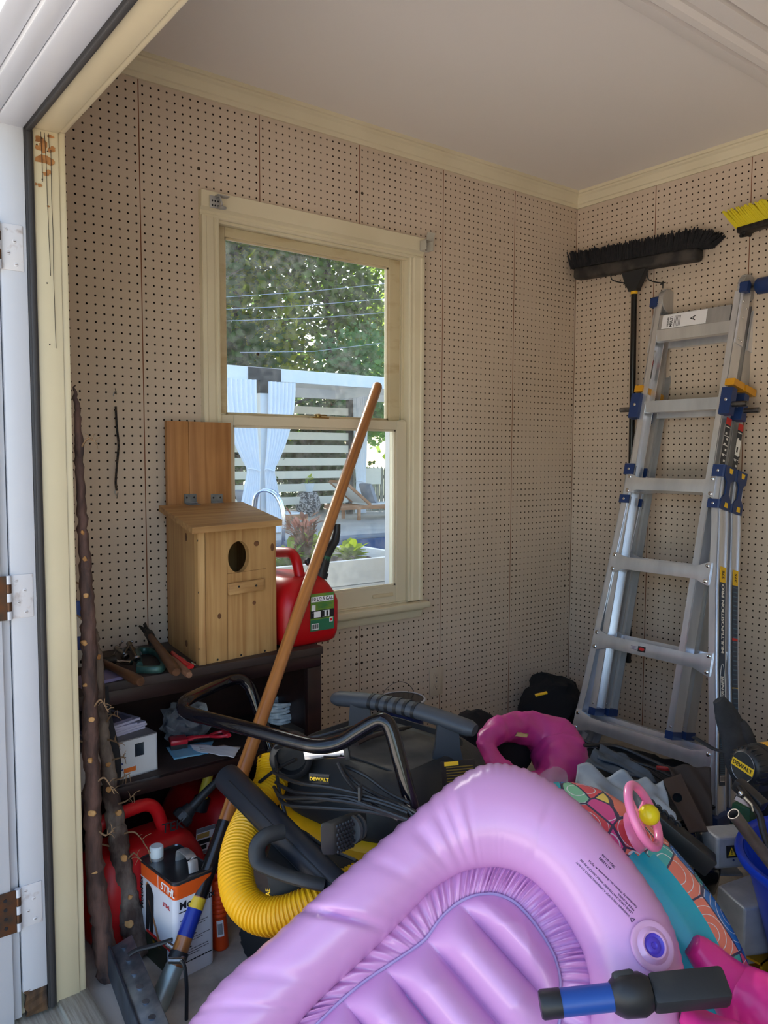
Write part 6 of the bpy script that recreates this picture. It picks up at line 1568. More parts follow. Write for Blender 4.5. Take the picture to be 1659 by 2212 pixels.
# ================================================================= right side: ladder, brooms and the clutter under them
LB = V((-.514, -1.026, 0)); LT = V((-.090, -.816, 1.827))
ls = V((LT.x-LB.x, 0, LT.z)).normalized(); lnn = V((-ls.z, 0, ls.x))
def LP(y, h, d=0): return V((LB.x, y, 0))+ls*h+lnn*(-d)   # d = towards the wall
def lat(x, y, d=0):
    p = at_plane(x, y, LB-lnn*d, lnn); return p.y, (p-V((LB.x, p.y, 0))).dot(ls)
ladder = thing('folding_ladder', 'aluminium multi position folding ladder with blue clips leaning on the right pegboard wall', 'ladder', (-.3, -.7, 0))
def rail(name, pts, d0, w, dp, m=M_alu, web=True):
    """C channel rail along (y, h) points: front face at d0, w wide, dp deep; sg is the web side"""
    mb = MB(); N = len(pts)
    for (ya, yb_, da, db) in w:
        rings = []
        for y, h in pts: rings.append([LP(y+ya, h, da), LP(y+yb_, h, da), LP(y+yb_, h, db), LP(y+ya, h, db)])
        mb.loft(rings)
    return mb.build(name, m, ladder, smooth=30)
DP = .070; GAP = .088
# outer rails (right edge y), inner rails straight
RO = [(-1.040, .0), (-1.018, .13), (-.985, .35), (-.955, .52), (-.912, .80), (-.885, 1.02), (-.872, 1.10), (-.868, 1.24)]
LO = [(-.385, .0), (-.412, .21), (-.425, .35), (-.436, .54), (-.452, .84), (-.463, 1.05), (-.466, 1.12), (-.466, 1.24)]
for leaf, off in ((0, 0.0), (1, GAP)):
    for side, pts in ((1, RO), (-1, LO)):
        s = side                                           # +1: right rail, web on the right (lower y)
        F = .027
        secs = [(0, F*s, off, off+.004), (0, .003*s, off, off+DP), (0, F*s, off+DP-.004, off+DP), (-.004*s, .002*s, off+.006, off+.013), (-.004*s, .002*s, off+DP-.013, off+DP-.006)]
        rail('outer_rail', pts, off, secs, DP)
        iy = -.838 if s > 0 else -.466
        ip = [(iy+.002*s, .262), (iy+.002*s, 1.90)]
        secs = [(.006*s, .031*s, off+.006, off+.010), (.004*s, .008*s, off+.006, off+DP-.006), (.006*s, .031*s, off+DP-.010, off+DP-.006)]
        rail('inner_rail', ip, off, secs, DP, M_alud if leaf else M_alu)
        mb = MB(); mb.loft([[LP(iy+a, h, off+b) for a, b in ((.003*s, .004), (.034*s, .004), (.034*s, DP-.004), (.003*s, DP-.004))] for h in (.240, .268)]); mb.build('inner_foot', M_navy, ladder, smooth=0)
        mb = MB(); mb.lathe([(.004, 0), (.004, .001), (.002, .002)], 10, M=frame(LP(iy+.018*s, .285, off+.005), (0, -1, 0), ls)); mb.build('rivet', M_chrome, ladder)
    # rungs of the outer section: flattened ends, boxed middle
    for h0, yl, yr, tl in ((.205, -.417, -.992, 0), (.53, -.444, -.940, 0), (.842, -.468, -.885, 0), (1.158, -.478, -.852, 0)):
        fr0 = off-.004
        if leaf: h0 += .012
        L_ = yr-yl
        rings = []
        for t in (0, .02, .07, .13, .5, .87, .93, .98, 1):
            e = min(t, 1-t); k = min(1, max(0, (e-.02)/.11)); k = k*k*(3-2*k)
            y = yl+L_*t; hh_ = .042-.018*k; dd_ = .003+.052*k
            c_ = h0
            rings.append([LP(y, c_-hh_, fr0), LP(y, c_-hh_*.35, fr0-.003-.0*k), LP(y, c_+hh_*.35, fr0-.003), LP(y, c_+hh_, fr0), LP(y, c_+hh_*.9, fr0+dd_), LP(y, c_-hh_*.9, fr0+dd_)])
        mb = MB(); mb.loft(rings); rg = mb.build('rung', M_alu, ladder, smooth=40)
        if not leaf:
            for y in (yl-.012 if yl > yr else yl, yr+.012):
                for dh in (-.028, .028):
                    mb = MB(); mb.lathe([(.0075, 0), (.0075, .002), (.004, .004)], 12, M=frame(LP(y, h0+dh, fr0-.003), (0, -1, 0), ls)); mb.build('rivet', M_chrome, rg)
        if not leaf and abs(h0-.53) < .01:
            mb = MB(); c_ = LP(-.665, h0, fr0-.0035); Mx = frame(c_, (0, -1, 0), ls); mb.box((0, 0, 0), (.032, .020, .001), M=Mx, mi=0)
            mb.prism([(.012*math.cos(2*PI*k/20), .006*math.sin(2*PI*k/20)) for k in range(20)], .0006, M=Mx @ Matrix.Translation((0, 0, .0005)), mi=1)
            for k in range(3): mb.box((-.034, .005-.005*k, 0), (.026, .0016, .001), M=Mx, mi=2)
            mb.build('round_badge', [M_ink, M_inkr, mat('lilac_print', rgb(120, 116, 160), .5)], rg, smooth=0)
    # rungs of the inner section (boxed)
    for h0, lab in ((1.472, 0), (1.765, 1)):
        mb = MB(); mb.loft([[LP(y, h0+a, off+b) for a, b in ((-.022, .012), (.022, .004), (.026, .034), (-.018, .042))] for y in (-.492, -.812)]); rg = mb.build('rung', M_alu, ladder, smooth=0)
        if lab == 1 and leaf == 0:
            Mx = frame(LP(-.652, h0+.052, .018), (0, -1, 0), ls); mb = MB(); mb.box((0, 0, 0), (.30, .062, .028), M=Mx); mb.build('rung_cover', M_alud, rg, smooth=0)
            mb = MB(); mb.box((-.04, 0, .0147), (.19, .056, .0012), M=Mx, mi=0)
            R90 = Matrix.Rotation(PI/2, 4, 'Z')
            mb.text('WERNER', Mx @ Matrix.Translation((-.108, -.024, .0156)) @ R90, .010, mi=1, bold=.0003, shear=.2); mb.text('MULTI', Mx @ Matrix.Translation((-.094, -.024, .0156)) @ R90, .015, mi=1, bold=.0006)
            for k in range(5): mb.box((-.080+.006*k, -.002, .0156), (.0018, .044, .0003), M=Mx, mi=1)
            mb.text('A', Mx @ Matrix.Translation((.000, .0, .0156)) @ R90, .030, mi=1, align='CENTER', bold=.0006); mb.build('paper_label', [M_paper, M_ink], rg, smooth=0)
# locks of the top rung with pull pins
for y, s in ((-.462, 1), (-.846, -1)):
    for off in (0.0, GAP):
        mb = MB(); mb.loft([[LP(y-.020+a, h, off+b) for a, b in ((0, -.012), (.042, -.012), (.042, .022), (0, .022))] for h in (1.425, 1.44, 1.505, 1.525)]); lk = mb.build('rung_lock', M_navy, ladder, smooth=0)
        mb = MB(); mb.lathe([(.006, 0), (.006, .001), (.003, .003)], 12, M=frame(LP(y, 1.478, off-.013), (0, -1, 0), ls)); mb.build('rivet', M_chrome, lk)
        mb = MB(); e = V((0, s, 0)); p0 = LP(y+s*.018, 1.463, off+.004); mb.rod(p0, p0+e*.055, .0105, 14); mb.rod(p0+e*.055, p0+e*.058, .0085, 14); mb.build('lock_pin', M_steel, lk)
    # yellow bands above the locks
    for off in (0.0, GAP):
        mb = MB(); mb.loft([[LP(y-.017+a, h, off+b) for a, b in ((0, -.003), (.036, -.003), (.036, DP+.002), (0, DP+.002))] for h in (1.535, 1.560)]); mb.build('yellow_band', mat('amber_band', rgb(214, 152, 30), .4), ladder, smooth=0)
# slide brackets around the outer rails
for y, s in ((-.466, -1), (-.868, 1)):
    for off in (0.0, GAP):
        for h0, h1 in ((1.195, 1.238), (1.080, 1.112)):
            mb = MB(); ye = y+(.005 if s < 0 else -.005)
            mb.loft([[LP(ye+a, h, off+b) for a, b in ((0, -.006), (.040*s, -.006), (.040*s, -.001), (0, DP+.006), (-.003*s, DP+.006), (-.006*s, -.003))] for h in (h0, h1)]); bk = mb.build('slide_bracket', M_navy, ladder, smooth=0)
            mb = MB(); mb.lathe([(.005, 0), (.005, .001), (.003, .002)], 10, M=frame(LP(ye+.018*s, (h0+h1)/2, off-.0062), (0, -1, 0), ls)); mb.build('rivet', M_chrome, bk)
        if s > 0:
            w_ = LP(y-.0075, 1.16, off+DP/2)
            wf = frame(w_, lnn*-1, ls)
            if (wf.to_3x3() @ V((0, 0, 1))).y > 0: wf = frame(w_, lnn, ls)
            mb = MB(); mb.prism([(-.034, .075), (-.034, -.078), (.034, -.078), (.034, .075), (.020, .032), (.020, -.034)][::1] if False else [(.034, .078), (-.034, .078), (-.034, .04), (-.012, .02), (-.012, -.024), (-.034, -.044), (-.034, -.08), (.034, -.08), (.034, -.044), (.014, -.024), (.014, .02), (.034, .04)], .005, M=wf)
            wb = mb.build('side_bracket', M_navy, ladder, smooth=0)
            mb = MB()
            for hz_, k in ((.062, 1), (-.062, -1)): mb.prism([(-.012, .009), (.012, .009), (.008, -.009), (-.008, -.009)] if k > 0 else [(-.009, .009), (.009, .009), (.012, -.009), (-.012, -.009)], .0012, M=wf @ Matrix.Translation((0.004, hz_, .005)))
            mb.build('yellow_mark', M_inky, wb, smooth=0)
# stickers on the outer side of the right rails
def sidef(y, h, d):
    f = frame(LP(y, h, d), lnn, ls)
    if (f.to_3x3() @ V((0, 0, 1))).y > 0: f = frame(LP(y, h, d), -lnn, ls)
    return f
M_lab = mat('dark_blue_label', rgb(22, 48, 78), .3, coat=.2); M_lab2 = mat('faded_blue_print', rgb(70, 104, 130), .4)
def lerp_y(pts, h):
    for (ya, ha), (yb, hb) in zip(pts, pts[1:]):
        if ha <= h <= hb: return ya+(yb-ya)*(h-ha)/(hb-ha)
    return pts[-1][0]
for off in (0.0, GAP):
    def seg(h0, h1, w_, x, mi, mb, lift=.0012):
        y0, y1 = lerp_y(RO, h0)-.004-lift, lerp_y(RO, h1)-.004-lift
        dc = off+DP/2+(-x)
        q = [LP(y0, h0, dc+w_/2), LP(y0, h0, dc-w_/2), LP(y1, h1, dc-w_/2), LP(y1, h1, dc+w_/2)]
        mb.add(q, [(0, 1, 2, 3)], mi)
    mb = MB()
    for k in range(8): seg(.14+.085*k, .14+.085*(k+1), .040, 0, 0, mb)
    seg(.82, .875, .040, 0, 1, mb)
    if off == 0:
        for k in range(22): seg(.175+.006*k, .1775+.006*k, .030, 0, 2, mb, .0018)
        seg(.152, .172, .030, 0, 3, mb, .0016)
        for k in range(8): seg(.155, .170, .0018, -.012+.0034*k, 0, mb, .0022)
        seg(.345, .3475, .034, 0, 2, mb, .0018)
    else:
        seg(.46, .464, .040, 0, 1, mb, .0016); seg(.52, .524, .040, 0, 1, mb, .0016); seg(.625, .634, .040, 0, 4, mb, .0016)
        for k in range(36): seg(.25+.016*k, .2535+.016*k, .030, -.002, 2, mb, .0018)
    y_ = lerp_y(RO, .5)
    def tx(txt, h, size, mi, mb, x=0, shear=0.0, bold=.0008, sxx=1.0):
        yy = lerp_y(RO, h)-.0072; y2 = lerp_y(RO, h+.1)-.0072
        rz = (LP(y2, h+.1, 0)-LP(yy, h, 0)).normalized(); M_ = frame(LP(yy, h, off+DP/2+x), rz, -lnn*-1)
        if (M_.to_3x3() @ V((0, 0, 1))).y > 0: M_ = frame(LP(yy, h, off+DP/2+x), rz, -lnn)
        mb.text(txt, M_, size, mi=mi, bold=bold, shear=shear, sx=sxx)
    if off == 0:
        tx('MULTI-POSITION PRO', .575, .0245, 3, mb); tx('WERNER', .395, .026, 3, mb, shear=.25)
        # oval round the maker's name
        mb.tube([LP(lerp_y(RO, .455+.085*math.cos(a))-.0068, .455+.085*math.cos(a), off+DP/2+.0165*math.sin(a)) for a in [2*PI*k/40 for k in range(40)]], .0008, 5, closed=True, mi=3)
    tx('375', .832, .021, 5, mb, bold=.0004)
    mb.build('side_label', [M_lab, M_inky, M_lab2, M_inkw, M_inkr, M_ink], ladder, smooth=0)
    # pictogram warning label higher up
    mb = MB()
    yw = -.838-.006
    def wseg(h0, h1, w_, x, mi, lift=0.0):
        dc = off+DP/2+x; q = [LP(yw-lift, h0, dc+w_/2), LP(yw-lift, h0, dc-w_/2), LP(yw-lift, h1, dc-w_/2), LP(yw-lift, h1, dc+w_/2)]; mb.add(q, [(0, 1, 2, 3)], mi)
    wseg(1.245, 1.42, .036, 0, 0); wseg(1.395, 1.42, .036, 0, 1, .0006)
    for k in range(4): wseg(1.385-.034*k, 1.388-.034*k, .032, 0, 2, .0006)
    for k in range(6): wseg(1.258+.02*k, 1.266+.02*k, .012, .006*(-1)**k, 2, .0008)
    if off > 0: wseg(1.30, 1.36, .032, 0, 2, .0010); wseg(1.312, 1.332, .010, -.004, 3, .0014)
    mb.build('warning_label', [mat('near_black_label', rgb(28, 36, 48), .35), M_inkr, M_inkw, M_ink], ladder, smooth=0)
# small label inside the left rail
mb = MB(); yw = -.4760
for h0, h1, w_, mi, l in ((1.60, 1.68, .026, 0, 0), (1.655, 1.675, .020, 2, .0005), (1.625, 1.65, .006, 1, .0005), (1.606, 1.62, .012, 1, .0005)): mb.add([LP(yw-l, h0, .035-w_/2), LP(yw-l, h0, .035+w_/2), LP(yw-l, h1, .035+w_/2), LP(yw-l, h1, .035-w_/2)], [(0, 1, 2, 3)], mi)
mb.build('small_label', [M_inkw, M_ink, M_inkr], ladder, smooth=0)
# hinges at the top
for y, s in ((-.470, -1), (-.834, 1)):
    c_ = LP(y+(-.018 if s < 0 else .010), 1.925, .052); A_ = frame(c_, ls, lnn)
    mb = MB(); mb.lathe([(.046, -.012), (.048, -.010), (.048, .010), (.046, .012)], 28, M=A_)
    for k in range(10): mb.box((.047*math.cos(k*.63), .047*math.sin(k*.63), 0), (.006, .008, .020), rot=(0, 0, k*.63), M=A_)
    hg = mb.build('hinge', M_alud, ladder, smooth=40)
    mb = MB()
    for off in (0, GAP): mb.loft([[LP(y+a, h, off+b) for a, b in ((-.004, .010), (.006, .010), (.006, .062), (-.004, .062))] for h in (1.70, 1.89, 1.93)])
    mb.build('hinge_arm', M_alu, ladder, smooth=0)
    mb = MB(); mb.loft([[LP(y+a*s, h, b) for a, b in ((-.022, -.002), (.008, -.002), (.008, .022), (-.022, .022))] for h in (1.890, 1.925)]); mb.tube([LP(y-.02*s*1, 1.92, .012), LP(y+.01*s, 1.92, .012)], .014, 12); mb.build('rail_cap', M_navy, ladder, smooth=30)
    mb = MB(); e = V((0, -1, 0)) if s > 0 else V((0, 1, 0)); mb.rod(c_, c_+e*.045, .014, 16); 
    if s > 0: mb.tube([c_+e*.040, c_+e*.046, c_+e*.085, c_+e*.090], [.026, .030, .030, .024], 20, mi=1)
    mb.build('hinge_knob', [M_steel, M_navy], hg)
    for h, a in ((1.86, .02), (1.84, .045), (1.80, .03), (1.72, .025), (1.715, .045)):
        mb = MB(); mb.lathe([(.0045, 0), (.004, .002), (.002, .003)], 10, M=frame(LP(y-.0052 if s > 0 else y-.0052, h, a), ls, lnn) if True else None)
        q = mb.build('rivet', M_chrome, ladder)
# braces at the bottom and feet
for y0, y1, hh0, hh1 in ((-.985, -.945, .02, .165), (-.425, -.465, .02, .165)):
    mb = MB(); mb.beam(LP(y0, hh0, .02), LP(y1, hh1, .02), .022, .004, up=lnn); mb.build('brace', M_alu, ladder)
    mb = MB(); mb.beam(LP(y0, hh0, .02+GAP), LP(y1, hh1, .02+GAP), .022, .004, up=lnn); mb.build('brace', M_alu, ladder)
for y in (-1.027, -.398):
    for off in (0.0, GAP):
        mb = MB(); p = LP(y, 0, off+DP/2); mb.box((p.x, p.y, .022), (.084, .046, .044), r=.006); mb.build('foot', M_navy, ladder)

# ---------------------------------------------------------------- brooms on the wall
M_bris = mat('black_bristle', rgb(16, 16, 20), .9, col2=rgb(34, 32, 34), vs=60)
o = thing('push_broom', 'black push broom hanging head up by hooks on the right pegboard wall', 'broom', (-.05, -.335, 1.3))
bl, br2 = at(1246, 592, X=-.045), at(1512, 548, X=-.045)
bd = (br2-bl).normalized(); bup = (up-bd*up.dot(bd)).normalized(); BMx = frame((bl+br2)/2, bd, bup)
if (BMx.to_3x3() @ V((0, 0, 1))).x > 0: BMx = BMx @ Matrix.Rotation(PI, 4, 'Y')
BL_ = (br2-bl).length
mb = MB(); mb.box((0, -.002, 0), (BL_, .052, .060), M=BMx, r=.014, seg=3); mb.build('broom_block', mat('dusty_grey_plastic', rgb(70, 64, 60), .8, col2=rgb(38, 36, 36), vs=14, vlo=.4, vhi=.6), o)
mb = MB(); rb = random.Random(8)
for i in range(84):
    for j in range(7):
        x = -BL_/2*1.02+BL_*1.06*i/83; z = -.028+.0095*j; lean = .010*(i/83-.5); fl_ = (.03 if i < 2 else .0)
        b0_ = V((x, .020, z)); tip = V((x+lean*4+rb.gauss(0, .004)+(.03*(i > 76)*((i-76)/7)), .020+.070+rb.gauss(0, .004)-(.03*((i-74)/9)**2 if i > 74 else 0), z*1.25+rb.gauss(0, .003)))
        mb.tube([BMx @ b0_, BMx @ b0_.lerp(tip, .5), BMx @ tip], [.0058, .0056, .0030], 4)
mb.build('bristle_row', M_bris, o, smooth=0)
hc0 = at(1372, 585, X=-.075); hc1 = at(1370, 624, X=-.055)
mb = MB(); mb.loft([[c_+V((0, sy*w_, 0))+V((sx*t_, 0, 0)) for sx, sy in ((-1, -1), (-1, 1), (1, 1), (1, -1))] for c_, w_, t_ in ((hc0, .058, .012), (hc0.lerp(hc1, .5), .042, .016), (hc1, .022, .016), (hc1-up*.01, .020, .015))]); mb.build('socket', M_black, o, smooth=0)
h0_ = at(1370, 622, X=-.052); h1_ = at(1363, 1000, X=-.052); h1_ = h0_+(h1_-h0_)*3.0; h1_.z = max(h1_.z, .35)
mb = MB(); mb.rod(h0_, h1_, .0125, 16); mb.build('handle', mat('black_broom_handle', rgb(24, 24, 26), .25), o)
mb = MB(); mb.rod(h0_+up*.004, h0_-up*.026, .0145, 16); mb.build('yellow_collar', M_yellow, o)
for x, lab in ((1352, 'black wire pegboard hook left of the broom socket'), (1432, 'black wire pegboard hook right of the broom socket')):
    p = at(x, 610, X=-.006); mb = MB(); mb.tube(fillet([p+V((.008, 0, .0)), p, p+V((-.01, 0, -.004)), p+V((-.05, .012, -.002)), p+V((-.075, .02, .004)), p+V((-.078, .022, .03))], .012, 4), .0024, 8); mb.tube([p+V((0, 0, .006)), p+V((0, 0, -.024))], .0024, 8); mb.tube([p+V((0, .012, -.006)), p+V((0, -.012, -.002))], .0022, 8)
    tag(mb.build('wall_hook', M_black), lab, 'hook', 'hooks holding the broom')
o = thing('yellow_brush', 'yellow bristled scrub broom head hanging at the upper right edge', 'broom', (-.05, -.80, 2.1))
bl, br2 = at(1598, 500, X=-.05), at(1720, 465, X=-.05); bd = (br2-bl).normalized(); bup = (up-bd*up.dot(bd)).normalized(); BMx = frame((bl+br2)/2, bd, bup)
if (BMx.to_3x3() @ V((0, 0, 1))).x > 0: BMx = BMx @ Matrix.Rotation(PI, 4, 'Y')
BL_ = (br2-bl).length
mb = MB(); mb.box((0, 0, 0), (BL_, .022, .05), M=BMx, r=.004); mb.build('brush_block', M_iron, o)
mb = MB()
for i in range(34):
    for j in range(6):
        t = i/33; x = -BL_/2+BL_*t; z = -.02+.008*j; k = 1-.25*t
        b0_ = V((x, .008, z)); tip = V((x-.045*k+rb.gauss(0, .003), .075+rb.gauss(0, .003), z*2.1+rb.gauss(0, .002)))
        mb.tube([BMx @ b0_, BMx @ b0_.lerp(tip, .5), BMx @ tip], [.0040, .0046, .0030], 4, mi=0 if (j in (0, 1, 4, 5) or i < 4) else 1)
mb.build('bristles', [mat('yellow_bristle', rgb(216, 198, 36), .6), M_bris], o, smooth=0)
mb = MB(); p = at(1612, 503, X=-.04); mb.box(p, (.05, .022, .02), rot=(.5, 0, 0), r=.003); mb.rod(p+V((.03, 0, .0)), p+V((-.02, .01, -.012)), .007, 10); mb.build('hanging_clip', M_iron, o)

# ---------------------------------------------------------------- heap under the ladder
M_tarp = mat('grey_tarp', rgb(150, 162, 174), .6, col2=rgb(124, 134, 146), vs=12, bump=.2, bs=40)
def sheet(name, lab, cat, c4, m, amp=.012, seed=1, freq=1.6, t=.002, nu=26, nv=20, group=None):
    mb = MB(); cloth(c4, nu, nv, amp, seed, freq, mb=mb); return tag(solid(mb.build(name, m, smooth=60), t), lab, cat, group)
sheet('grey_tarp', 'pale grey folded tarp left of the pink steering wheel under the ladder', 'tarp', [at(1238, 1730, D=2.05), at(1362, 1765, D=2.0), at(1372, 1682, D=2.12), at(1248, 1652, D=2.18)], M_tarp, .02, 3)
sheet('grey_tarp', 'pale grey folded tarp behind the steering wheel, right of the other tarp', 'tarp', [at(1362, 1780, D=1.98), at(1470, 1800, D=1.95), at(1432, 1690, D=2.12), at(1345, 1680, D=2.16)], M_tarp, .016, 7)
sheet('brown_strap', 'wide brown strap with a black snap hanging beside the right ladder rail', 'strap', [at(1490, 1800, D=2.02), at(1530, 1795, D=2.03), at(1470, 1672, D=2.16), at(1432, 1685, D=2.14)], mat('brown_canvas', rgb(66, 52, 46), .8), .005, 5, .8, .003)
mb = MB(); q = at(1463, 1722, D=2.07); disc(mb, q, (CAM-q).normalized(), .012, .012, .004, k=18); tag(mb.build('snap_button', M_gloss, smooth=40), 'round black snap on the brown strap', 'button')
sheet('brown_cover', 'dark brown cloth cover behind the brown strap at the ladder foot', 'cloth', [at(1490, 1790, D=2.08), at(1540, 1800, D=2.06), at(1535, 1660, D=2.22), at(1440, 1650, D=2.28)], mat('dark_brown_cloth', rgb(46, 38, 36), .9), .012, 9)
M_navycl = mat('slate_blue_cloth', rgb(58, 72, 88), .85, col2=rgb(40, 50, 62), vs=14)
for k, (c4, lab) in enumerate((([(1262, 1652, 2.25), (1405, 1690, 2.15), (1385, 1665, 2.25), (1285, 1618, 2.35)], 'slate blue folded fabric lying behind the left tarp'), ([(1290, 1640, 2.27), (1420, 1688, 2.16), (1350, 1632, 2.35), (1296, 1610, 2.40)], 'slate blue webbing band lying under the lowest ladder rung'))):
    sheet('blue_fabric', lab, 'cloth', [at(x, y, D=D) for x, y, D in c4], M_navycl, .008, 11+k, 1.2, .004)
for k, (pts, r, lab, m) in enumerate((([(1262, 1610, 2.4), (1330, 1612, 2.42), (1400, 1640, 2.36), (1470, 1672, 2.28), (1520, 1690, 2.22)], .006, 'long black rod lying under the ladder behind the tarps', M_black),
                                      ([(1330, 1640, 2.36), (1400, 1655, 2.32), (1470, 1688, 2.24)], .0045, 'thin black cable lying under the ladder in front of the rod', M_cable),
                                      ([(1262, 1600, 2.46), (1360, 1640, 2.38), (1440, 1690, 2.28)], .005, 'thin grey cable crossing the heap under the ladder', M_iron))):
    mb = MB(); mb.tube(spl([at(x, y, D=D) for x, y, D in pts], 6), r, 8); tag(mb.build('rod', m), lab, 'rod')
mb = MB(); mb.beam(at(1418, 1658, D=2.30), at(1450, 1662, D=2.29), .012, .010, r=.002); tag(mb.build('red_tool_grip', mat('dull_red', rgb(150, 34, 32), .4)), 'small red tool grip lying on the heap under the lowest rung', 'tool')
blob('dark_clothes', 'heap of dark cloth on the floor under the folding ladder', 'cloth', V((-.50, -.72, .055)), (.22, .30, .075), 15, mat('dark_grey_cloth', rgb(36, 38, 42), .9), .03, 9, .001)
blob('dark_clothes', 'dark cloth heap filling the floor between pink ring and patterned float', 'cloth', V((-.92, -.95, .075)), (.24, .22, .10), 17, mat('dark_grey_cloth', rgb(36, 38, 42), .9), .03, 9, .001)
blob('black_bin_bag', 'shiny black plastic bag beside the steering wheel', 'bag', at(1462, 1800, D=2.06)-V((0, 0, .08)), (.10, .09, .11), 19, mat('black_film', rgb(14, 15, 18), .16, spec=.8), .03, 14, .001)
mb = MB(); mb.ball((0, 0, 0), (.05, .03, .035), 18, M=Matrix.Translation(at(1196, 1690, D=1.98))); wobble(mb, .012, 30, 5); tag(mb.build('clear_wrapper', M_film, smooth=20), 'crumpled clear plastic wrapper between pink float and pink ring', 'wrapper')
# black hose hooks strip
o = thing('hook_rail', 'black rail with small curled hooks beside the yellow ball', 'rail', tuple(at(1430, 1770, D=1.85)))
a, b = at(1395, 1755, D=1.86), at(1535, 1870, D=1.82); mb = MB(); mb.beam(a, b, .05, .045, up=up, r=.004); mb.build('rail_bar', M_black, o)
e = (b-a).normalized()
for k in range(5):
    p = a.lerp(b, .06+.10*k)+up*.022; mb = MB(); mb.tube(spl([p, p+up*.012, p+up*.018+e*.006, p+up*.014+e*.012, p+up*.010+e*.010], 4), .0034, 7); mb.build('curled_hook', M_black, o)

# ---------------------------------------------------------------- mitre saw
SWC = at(1588, 1960, Z=.20)
o = thing('mitre_saw', 'grey cast metal saw base with black warning label standing beside the blue tub', 'saw', (SWC.x, SWC.y, 0))
M_cast = mat('cast_aluminium', rgb(186, 188, 190), .45, .35, col2=rgb(160, 162, 166), vs=16)
def hexa(mb, top, zb, mi=0, taper=0.0):
    c_ = sum((V(p) for p in top), V((0, 0, 0)))/len(top); bot = [V((p.x+(p.x-c_.x)*taper, p.y+(p.y-c_.y)*taper, zb)) for p in top]; n = len(top)
    mb.add([V(p) for p in top]+bot, [tuple(range(n))[::-1], tuple(range(n, 2*n))]+[(i, (i+1) % n, n+(i+1) % n, n+i) for i in range(n)], mi)
Zs = .20
tp = [at(1549, 1912, Z=Zs), at(1608, 1963, Z=Zs), at(1700, 1950, Z=Zs), at(1640, 1880, Z=Zs)]
b_ = bmesh.new()
mb = MB(); hexa(mb, tp, .085, taper=.05); so1 = mb.build('saw_table', M_cast, o, smooth=0); bv = so1.modifiers.new('bevel', 'BEVEL'); bv.width = .006; bv.segments = 3
tf = [at(1551, 1811, D=depth(at(1549, 1880, Z=Zs))), at(1600, 1808, D=depth(at(1549, 1880, Z=Zs)))]
zt_ = tf[0].z
q0 = at(1546, 1880, Z=Zs); q1 = at(1680, 1868, Z=Zs); back = (q1-q0).cross(up).normalized(); back = back if back.dot(RD) > 0 else -back
top4 = [V((tf[0].x, tf[0].y, zt_))+back*.005, V((tf[0].x, tf[0].y, zt_))+(q1-q0)*.95+back*.005, V((tf[0].x, tf[0].y, zt_))+(q1-q0)*.95+back*.07, V((tf[0].x, tf[0].y, zt_))+back*.07]
bot4 = [q0, q1, q1+back*.09, q0+back*.09]; bot4 = [V((p.x, p.y, Zs)) for p in bot4]
mb = MB(); mb.add(top4+bot4, [(3, 2, 1, 0), (4, 5, 6, 7), (0, 1, 5, 4), (1, 2, 6, 5), (2, 3, 7, 6), (3, 0, 4, 7)]); f_ = mb.build('fence_block', M_cast, o, smooth=0); bv = f_.modifiers.new('bevel', 'BEVEL'); bv.width = .008; bv.segments = 3
fdn = (q1-q0).normalized(); fdu = (top4[0]-bot4[0]).normalized(); fdn_n = fdn.cross(fdu); fdn_n = fdn_n if fdn_n.dot(RD) < 0 else -fdn_n
LBp = at_plane(1592, 1838, q0, fdn_n); Mx = frame(LBp+fdn_n*.002, fdn, fdu); mb = MB(); mb.box((.012, 0, 0), (.085, .030, .001), M=Mx, mi=0); mb.prism([(-.026, -.010), (-.006, -.010), (-.016, .011)], .0006, M=Mx @ Matrix.Translation((0, 0, .0006)), mi=1); mb.box((-.016, .001, .0014), (.002, .009, .0004), M=Mx, mi=0); mb.box((-.016, -.006, .0014), (.002, .002, .0004), M=Mx, mi=0)
for k in range(4): mb.box((.024, .009-.006*k, .0007), (.05, .0022, .0004), M=Mx, mi=2)
mb.build('warning_label', [M_ink, M_inky, mat('dim_yellow_print', rgb(120, 100, 30), .6)], o, smooth=0)
mb = MB(); p = at(1606, 2012, Z=.085); mb.loft([[V((p.x, p.y, 0))+fdn*x*.055+back*y*.04+up*z for x, y in [(math.copysign(abs(math.cos(a))**.5, math.cos(a)), math.copysign(abs(math.sin(a))**.5, math.sin(a))) for a in [2*PI*k/24 for k in range(24)]]] for z in (.03, .088)]); mb.lathe([(.009, 0), (.009, .001)], 14, M=Matrix.Translation(V((p.x, p.y, .088))+fdn*.012), mi=1); mb.build('saw_foot', [M_cast, M_ink], o, smooth=40)
mb = MB(); p = at(1512, 1880, Z=.16); mb.beam(p, p+fdn*.10-back*.02, .045, .006, up=up, r=.002); mb.lathe([(.006, 0), (.006, .006)], 10, M=Matrix.Translation(p+fdn*.07+up*.004), mi=1); mb.tube([at(1527, 1862, Z=.2), at(1545, 1876, Z=.2)], .012, 10, mi=1); mb.build('side_clamp', [M_cast, M_iron], o)
mb = MB(); mb.lathe([(.003, 0), (.003, .001)], 8, M=frame(at_plane(1582, 1857, q0, fdn_n)+fdn_n*.004, fdn, fdu)); mb.build('screw', M_chrome, o)
y0, y1 = at(1612, 2062, Z=.03), at(1650, 2092, Z=.02); mb = MB(); yc = (y0+y1)/2; mb.bb(yc.x-.035, yc.x+.04, yc.y-.035, yc.y-.030, .0, .05); mb.bb(yc.x-.035, yc.x+.04, yc.y+.03, yc.y+.035, .0, .05); mb.bb(yc.x-.035, yc.x+.04, yc.y-.035, yc.y+.035, .045, .05); mb.bb(yc.x-.035, yc.x+.04, yc.y-.035, yc.y+.035, .0, .004); mb.build('yellow_stand_tube', mat('mustard_steel', rgb(214, 156, 24), .4), o, smooth=0)

